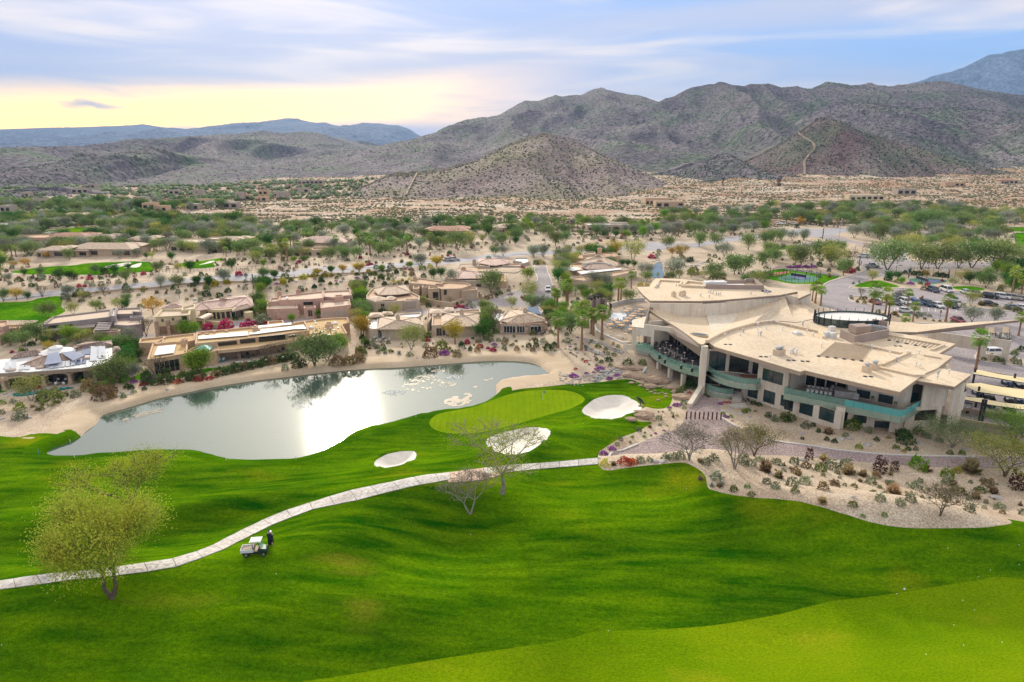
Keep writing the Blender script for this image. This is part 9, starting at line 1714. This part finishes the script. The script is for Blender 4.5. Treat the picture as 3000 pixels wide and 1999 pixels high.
 # courts, lamps, signs
def net(f,x0,y0,x1,y1,label):
 a,b=G(f,x0,y0),G(f,x1,y1);e=empty('court_net',a,label,'net');d=b-a;g=MB();g.box((d.x/2,d.y/2,.5),(d.length,.05,.9),math.atan2(d.y,d.x));g.build('netting',M_dfab,e);g=MB();g.box((d.x/2,d.y/2,.98),(d.length,.07,.07),math.atan2(d.y,d.x));g.build('top_tape',M_white,e)
 for q in(Vector(),d):g=MB();g.tube((q.x,q.y,0),(q.x,q.y,1.1),.05,n=6);g.build('post',M_black,e)
net('B5',210,965,345,985,'net across the green tennis court');net('B5',1360,990,1470,1025,'net across the blue sports court')
for i,s in enumerate(('1370,1012 1430,998 1600,1015 1560,1035','200,978 260,965 390,990 320,1008')):
 P=outline(('B5',s),ground=G,k=1);C=ccw([tuple(p)for p in P]);mb=MB();mb.add([(*p,hz(*p)+.05)for p in C],[tuple(range(4))]);o=mb.build('court_surface',M_courtb);o['kind']='structure'
p=G('B5',1600,1005);e=empty('basketball_hoop',p,'basketball hoop with white backboard behind the sports court','basketball hoop');g=MB();g.tube((0,0,0),(0,0,3.6),.08,n=6);g.build('pole',M_black,e);g=MB();g.box((0,-.8,3.5),(1.8,.06,1.2));g.build('backboard',M_white,e);g=MB();g.tube((0,0,3.4),(0,-.8,3.4),.05,n=5);g.lathe((0,-1.15,3.1),[(.25,0),(.25,.03)],12);g.build('rim',M_orange,e)
for i,(x,y,h_,lb)in enumerate(((1165,1000,125,'left of the boulder trees on the drive'),(1455,1005,145,'behind the left end of the sports court'),(1405,1050,150,'at the front edge of the sports court'),(1715,990,95,'right of the basketball hoop'),(345,1000,70,'at the green tennis court corner'),(245,1000,80,'beside the clay strip'))):
 p=G('B5',x,y);hh=max(3,zabove(p,'B5',x,y-h_)-p.z);e=empty('lamp_post',p,f'black lamp post with a flat arm {lb}','lamp post','lamp posts along the drive');g=MB();g.tube((0,0,0),(0,0,hh),.09,.06,n=6);g.build('pole',M_black,e);g=MB();g.tube((0,0,hh-.05),(1.2,0,hh+.05),.05,n=5);g.build('arm',M_black,e);g=MB();g.box((1.5,0,hh+.05),(1.0,.4,.15));g.build('lamp_head',M_black,e)
fence('B5','75,992 150,1022 300,1036 430,1022 480,985 380,960 255,940 75,985',26,'black mesh fence round the green tennis court',2.6);fence('B5','1285,1003 1320,970 1500,960 1650,975 1650,1008',20,'dark green fence behind the sports court',3.0)
def pavilion(f,x,y,w,d,h,label,roof,name='pavilion',post=M_black):
 p=G(f,x,y);e=empty(name,p,label,'pavilion');g=MB()
 for sx in(-1,1):
  for sy in(0,1):q=MB();q.tube((sx*w*.45,sy*d*.9+.05*d,0),(sx*w*.45,sy*d*.9+.05*d,h),.1,n=6);q.build('post',post,e)
 g.add([(-w/2,0,h),(w/2,0,h),(w/2,d,h),(-w/2,d,h),(-w*.15,d/2,h+d*.2),(w*.15,d/2,h+d*.2)],[(0,1,5,4),(1,2,5),(2,3,4,5),(3,0,4),(3,2,1,0)]);g.build('roof',roof,e);g=MB();g.box((0,d*.5,.4),(w*.6,.5,.1));g.box((-w*.25,d*.5,.2),(.1,.4,.4));g.box((w*.25,d*.5,.2),(.1,.4,.4));g.build('bench',M_dgreen,e)
pavilion('B5',105,975,5.5,3.2,2.9,'small dark-roofed shade pavilion between clay strip and tennis court',M_mech);pavilion('B5',960,790,10,7,3.8,'stone gatehouse with wide dark roof on the entry drive',M_mech,'gatehouse',M_brick)
p=G('B5',648,655);hh=zabove(p,'B5',655,430)-p.z;e=empty('flagpole',p,'tall flagpole with a red, white and blue striped flag at the entrance','flagpole');g=MB();g.tube((0,0,0),(0,0,hh),.1,.06,n=6);g.build('pole',M_metal,e)
fl_=empty('flag',(0,0,0));fl_.parent=e
for k in range(7):g=MB();z=hh-.5-.33*k;g.box((.28 if k<4 else 0,0,z),(.6 if k<4 else 1.1,.05,.31));g.build('stripe',PAINT['red']if k%2==0 else M_white,fl_)
g=MB();g.box((-.28,0,hh-1.0),(.5,.06,1.3));g.build('canton',PAINT['navy'],fl_)
p=G('B5',1325,1345)if False else G('B5',1578,1370);e=empty('parking_sign',p,'small dark sign on a post in front of the tall single palm','sign');g=MB();g.tube((0,0,0),(0,0,2.2),.05,n=5);g.build('post',M_black,e);g=MB();g.box((0,-.05,2.2),(.6,.05,.8));g.build('panel',M_mech,e)
for i,(x,y,h_)in enumerate(((908,470,105),(1685,460,60),(1022,640,55))):p=G('B5',x,y);hh=zabove(p,'B5',x,y-h_)-p.z;g=MB();g.tube((0,0,0),(0,0,hh),.16,.1,n=6);g.box((0,0,hh-.6),(1.6,.1,.12));o=g.build('utility_pole',B_pale);o.location=p;tag(o,['pale utility pole standing alone before the wooded desert edge','short pale utility pole among the right-hand trees','short pole beside the entry garden wall'][i],'utility pole')
for x in(275,652,661,670):
 p=G('C3',x,1003);o=random.choice(SH['br'][1]).copy();COL.objects.link(o);o.location=p;o.scale=(3,3,8);o.name='dead_palm_tree';tag(o,{275:'lone brown dead palm at the far left of the hill foot',652:'brown dead palm of the trio below the knoll, left one',661:'brown dead palm of the trio below the knoll, middle one',670:'brown dead palm of the trio below the knoll, right one'}[x],'tree','dead palms under the knoll')
for k in range(14):
 a,b=G('B5',1100+62*k,1262),G('B5',1095+64*k,1300);d=Vector((b.x-a.x,b.y-a.y));mb=MB();mb.box(((a.x+b.x)/2,(a.y+b.y)/2,hz(a.x,a.y)+.01),(d.length,.14,.03),math.atan2(d.y,d.x));o=mb.build('parking_line',M_line);o['kind']='structure'
def patio_set(f,x,y,label,n=4,m=M_dfab):
 p=G(f,x,y);t=copy_tree(TB_D);t.location=p;tag(t,'round patio table '+label,'table')
 for k in range(n):a=2*pi*k/n+.4;c=copy_tree(CH_D if m is M_dfab else CH_W);c.location=p+Vector((1.1*cos(a),1.1*sin(a),0));c.rotation_euler=(0,0,a+pi/2);tag(c,f'patio chair {label}','chair','patio chairs '+label)
for a in(('A3',600,1020,'under the arches of the arcade house, left of the middle column'),('A3',680,1020,'under the arches of the arcade house, right of the middle column'),('A4',660,1000,'under the porch of the long orange house'),('A5',160,880,'at the left end of the pond villa'),('A5',240,880,'in front of the pond villa windows'),('A5',860,840,'behind the round golden tree'),('A5',1400,800,'before the sliding doors of the stone villa'),('A5',1670,820,'at the right corner of the stone villa'),('A4',1050,945,'by the long orange house, behind the bare tree')):patio_set(*a,m=M_dfab if a[1]%40 else 0)
for x,y in((345,1055),(395,1045)):p=G('A4',x,y);armchair(p,pi,mat('teal_fabric',(.12,.25,.30))if x==345 else TEAL,M_white,'teal sun chair on the patio by the copper pyramid roof, %s'%('left' if x==345 else 'right'),'sun chair');TEAL=bpy.data.materials['teal_fabric']
ribbon('lap_pool_edge','A4','520,1062 640,1055 760,1048 900,1035 1010,1015 1060,990 1110,985 1130,1000',.5,.25,M_white,label='curving white pool edge on the lawn of the long orange house',cat='pool edge')
# every plant and stone gets its own words
def finish_labels():
 jobs=[]
 for(k,zone),L in PLACED.items():
  if len(L)<=40:jobs.append((k,zone,L,''));continue
  L.sort(key=lambda t:t[1].location.y);m=-(-len(L)//40);q=-(-len(L)//m);nm=['nearest','nearer','middle','farther','farthest','backmost']if m>3 else['nearer','middle','farther']if m==3 else['nearer','farther']
  for i in range(m):jobs.append((k,zone,L[i*q:(i+1)*q],' '+nm[min(i,len(nm)-1)]+' row'))
 for k,zone,L,row in jobs:
  L.sort(key=lambda t:t[0]);n=len(L)
  if k in SH:base,cat=SH[k][2],{'rk':'boulder','ag':'agave','mg':'bougainvillea'}.get(k,'shrub')
  elif k=='rt':base,cat='layered tan rock','rock'
  elif k in KN:base,cat=KN[k],KC.get(k,'tree')
  else:base,cat=k,'thing'
  for i,(sx,o)in enumerate(L):
   o['category']=cat
   if n>1:
    o['group']=(base+'s '+zone)[:90]if k!='rt' else 'layered tan rocks '+zone
   if n==1:lb=f'{base} {zone}'
   elif n<=40:
    j=min(i,n-1-i)
    if j<20:
     side='left' if i<=n-1-i else 'right';lb=f'{base} {zone},{row} {NUM[j]} from {side}' if n>2 else f'{base} {zone},{row} the {side} one'
   else:lb=f'{base} {zone}'
   w=lb.split()
   if len(w)>16:lb=lb.replace('pale grey ','grey ').replace(' branching','').replace(' and ',' or ')if k in 'rkb' else lb
   if len(w)>16:lb=lb.replace(' with feathery grey-green crown','').replace(' with airy yellow-green crown','').replace(' with brown skirt','').replace('scattered ','').replace('clipped ','')
   w=lb.split()
   if len(w)>16:lb=lb.replace(' straw-coloured','').replace(' flowering','').replace(' bushy','').replace('low ','')
   for a_,b_ in((' crown',''),('surveyed ',''),(' dense',''),('dense ',''),(' of the ',' by the '),('small plants ',''),(' airy',''),(' yellow-green',''),(' by the turf',''),(' along',' on'),(' stony',''),(' open',''),(' paved','')):
    if len(lb.split())>16:lb=lb.replace(a_,b_)
   if len(lb.split())>16:lb=lb.replace('in the sand bed below the clubhouse windows','below the clubhouse windows').replace('left of the open desert','by the desert').replace('left of the desert','by the desert').replace('in the green belt','in the belt').replace('wooded corner beyond the drive','wooded corner')
   o['label']=lb
finish_labels()
for o in list(bpy.data.objects):
 if o.parent is None and o.location.z<-400:
  for c in list(o.children):bpy.data.objects.remove(c)
  bpy.data.objects.remove(o)
def merge_far(base,newname,keep=292):
 L=[o for o in bpy.data.objects if o.parent is None and o.name.split('.')[0]==base]
 L.sort(key=lambda o:-o.scale[0]/max(1,o.location.y))
 if len(L)<=keep:return
 V=[];F=[];MI=[];mats=[];nv=0
 for o in L[keep:]:
  M_=np.array(Matrix.LocRotScale(o.location,o.rotation_euler,o.scale))
  for c in[o]+list(o.children):
   if c.type!='MESH':continue
   me=c.data;n=len(me.vertices);co=np.empty(n*3);me.vertices.foreach_get('co',co);co=co.reshape(-1,3)@M_[:3,:3].T+M_[:3,3];V.append(co);m=me.materials[0]
   if m not in mats:mats.append(m)
   fs=[tuple(nv+k for k in p.vertices)for p in me.polygons];F+=fs;MI+=[mats.index(m)]*len(fs);nv+=n
  for c in list(o.children):bpy.data.objects.remove(c)
  bpy.data.objects.remove(o)
 me=bpy.data.meshes.new(newname);me.from_pydata(np.concatenate(V).tolist(),[],F);[me.materials.append(m)for m in mats];me.polygons.foreach_set('material_index',MI);q=bpy.data.objects.new(newname,me);COL.objects.link(q);q['kind']='stuff'
merge_far('mesquite_tree','distant_trees');merge_far('grey_green_shrub','distant_shrubs');merge_far('olive_shrub','distant_shrubs');merge_far('dark_green_shrub','distant_shrubs');merge_far('boulder','distant_boulders')
# the air between here and the mountains
def haze():
 lo=float(GZ.min())-30
 m=bpy.data.materials.new('haze_air');m.use_nodes=True;nt=m.node_tree;nt.nodes.clear()
 v=nt.nodes.new('ShaderNodeVolumePrincipled');v.inputs['Color'].default_value=(.38,.62,1.0,1);v.inputs['Density'].default_value=6.5e-5;v.inputs['Anisotropy'].default_value=.1
 o=nt.nodes.new('ShaderNodeOutputMaterial');nt.links.new(v.outputs[0],o.inputs['Volume'])
 mb=MB();mb.box((0,5600,(1150+lo)/2),(28600,12000,1150-lo));h=mb.build('haze',m);h['kind']='stuff'
haze()
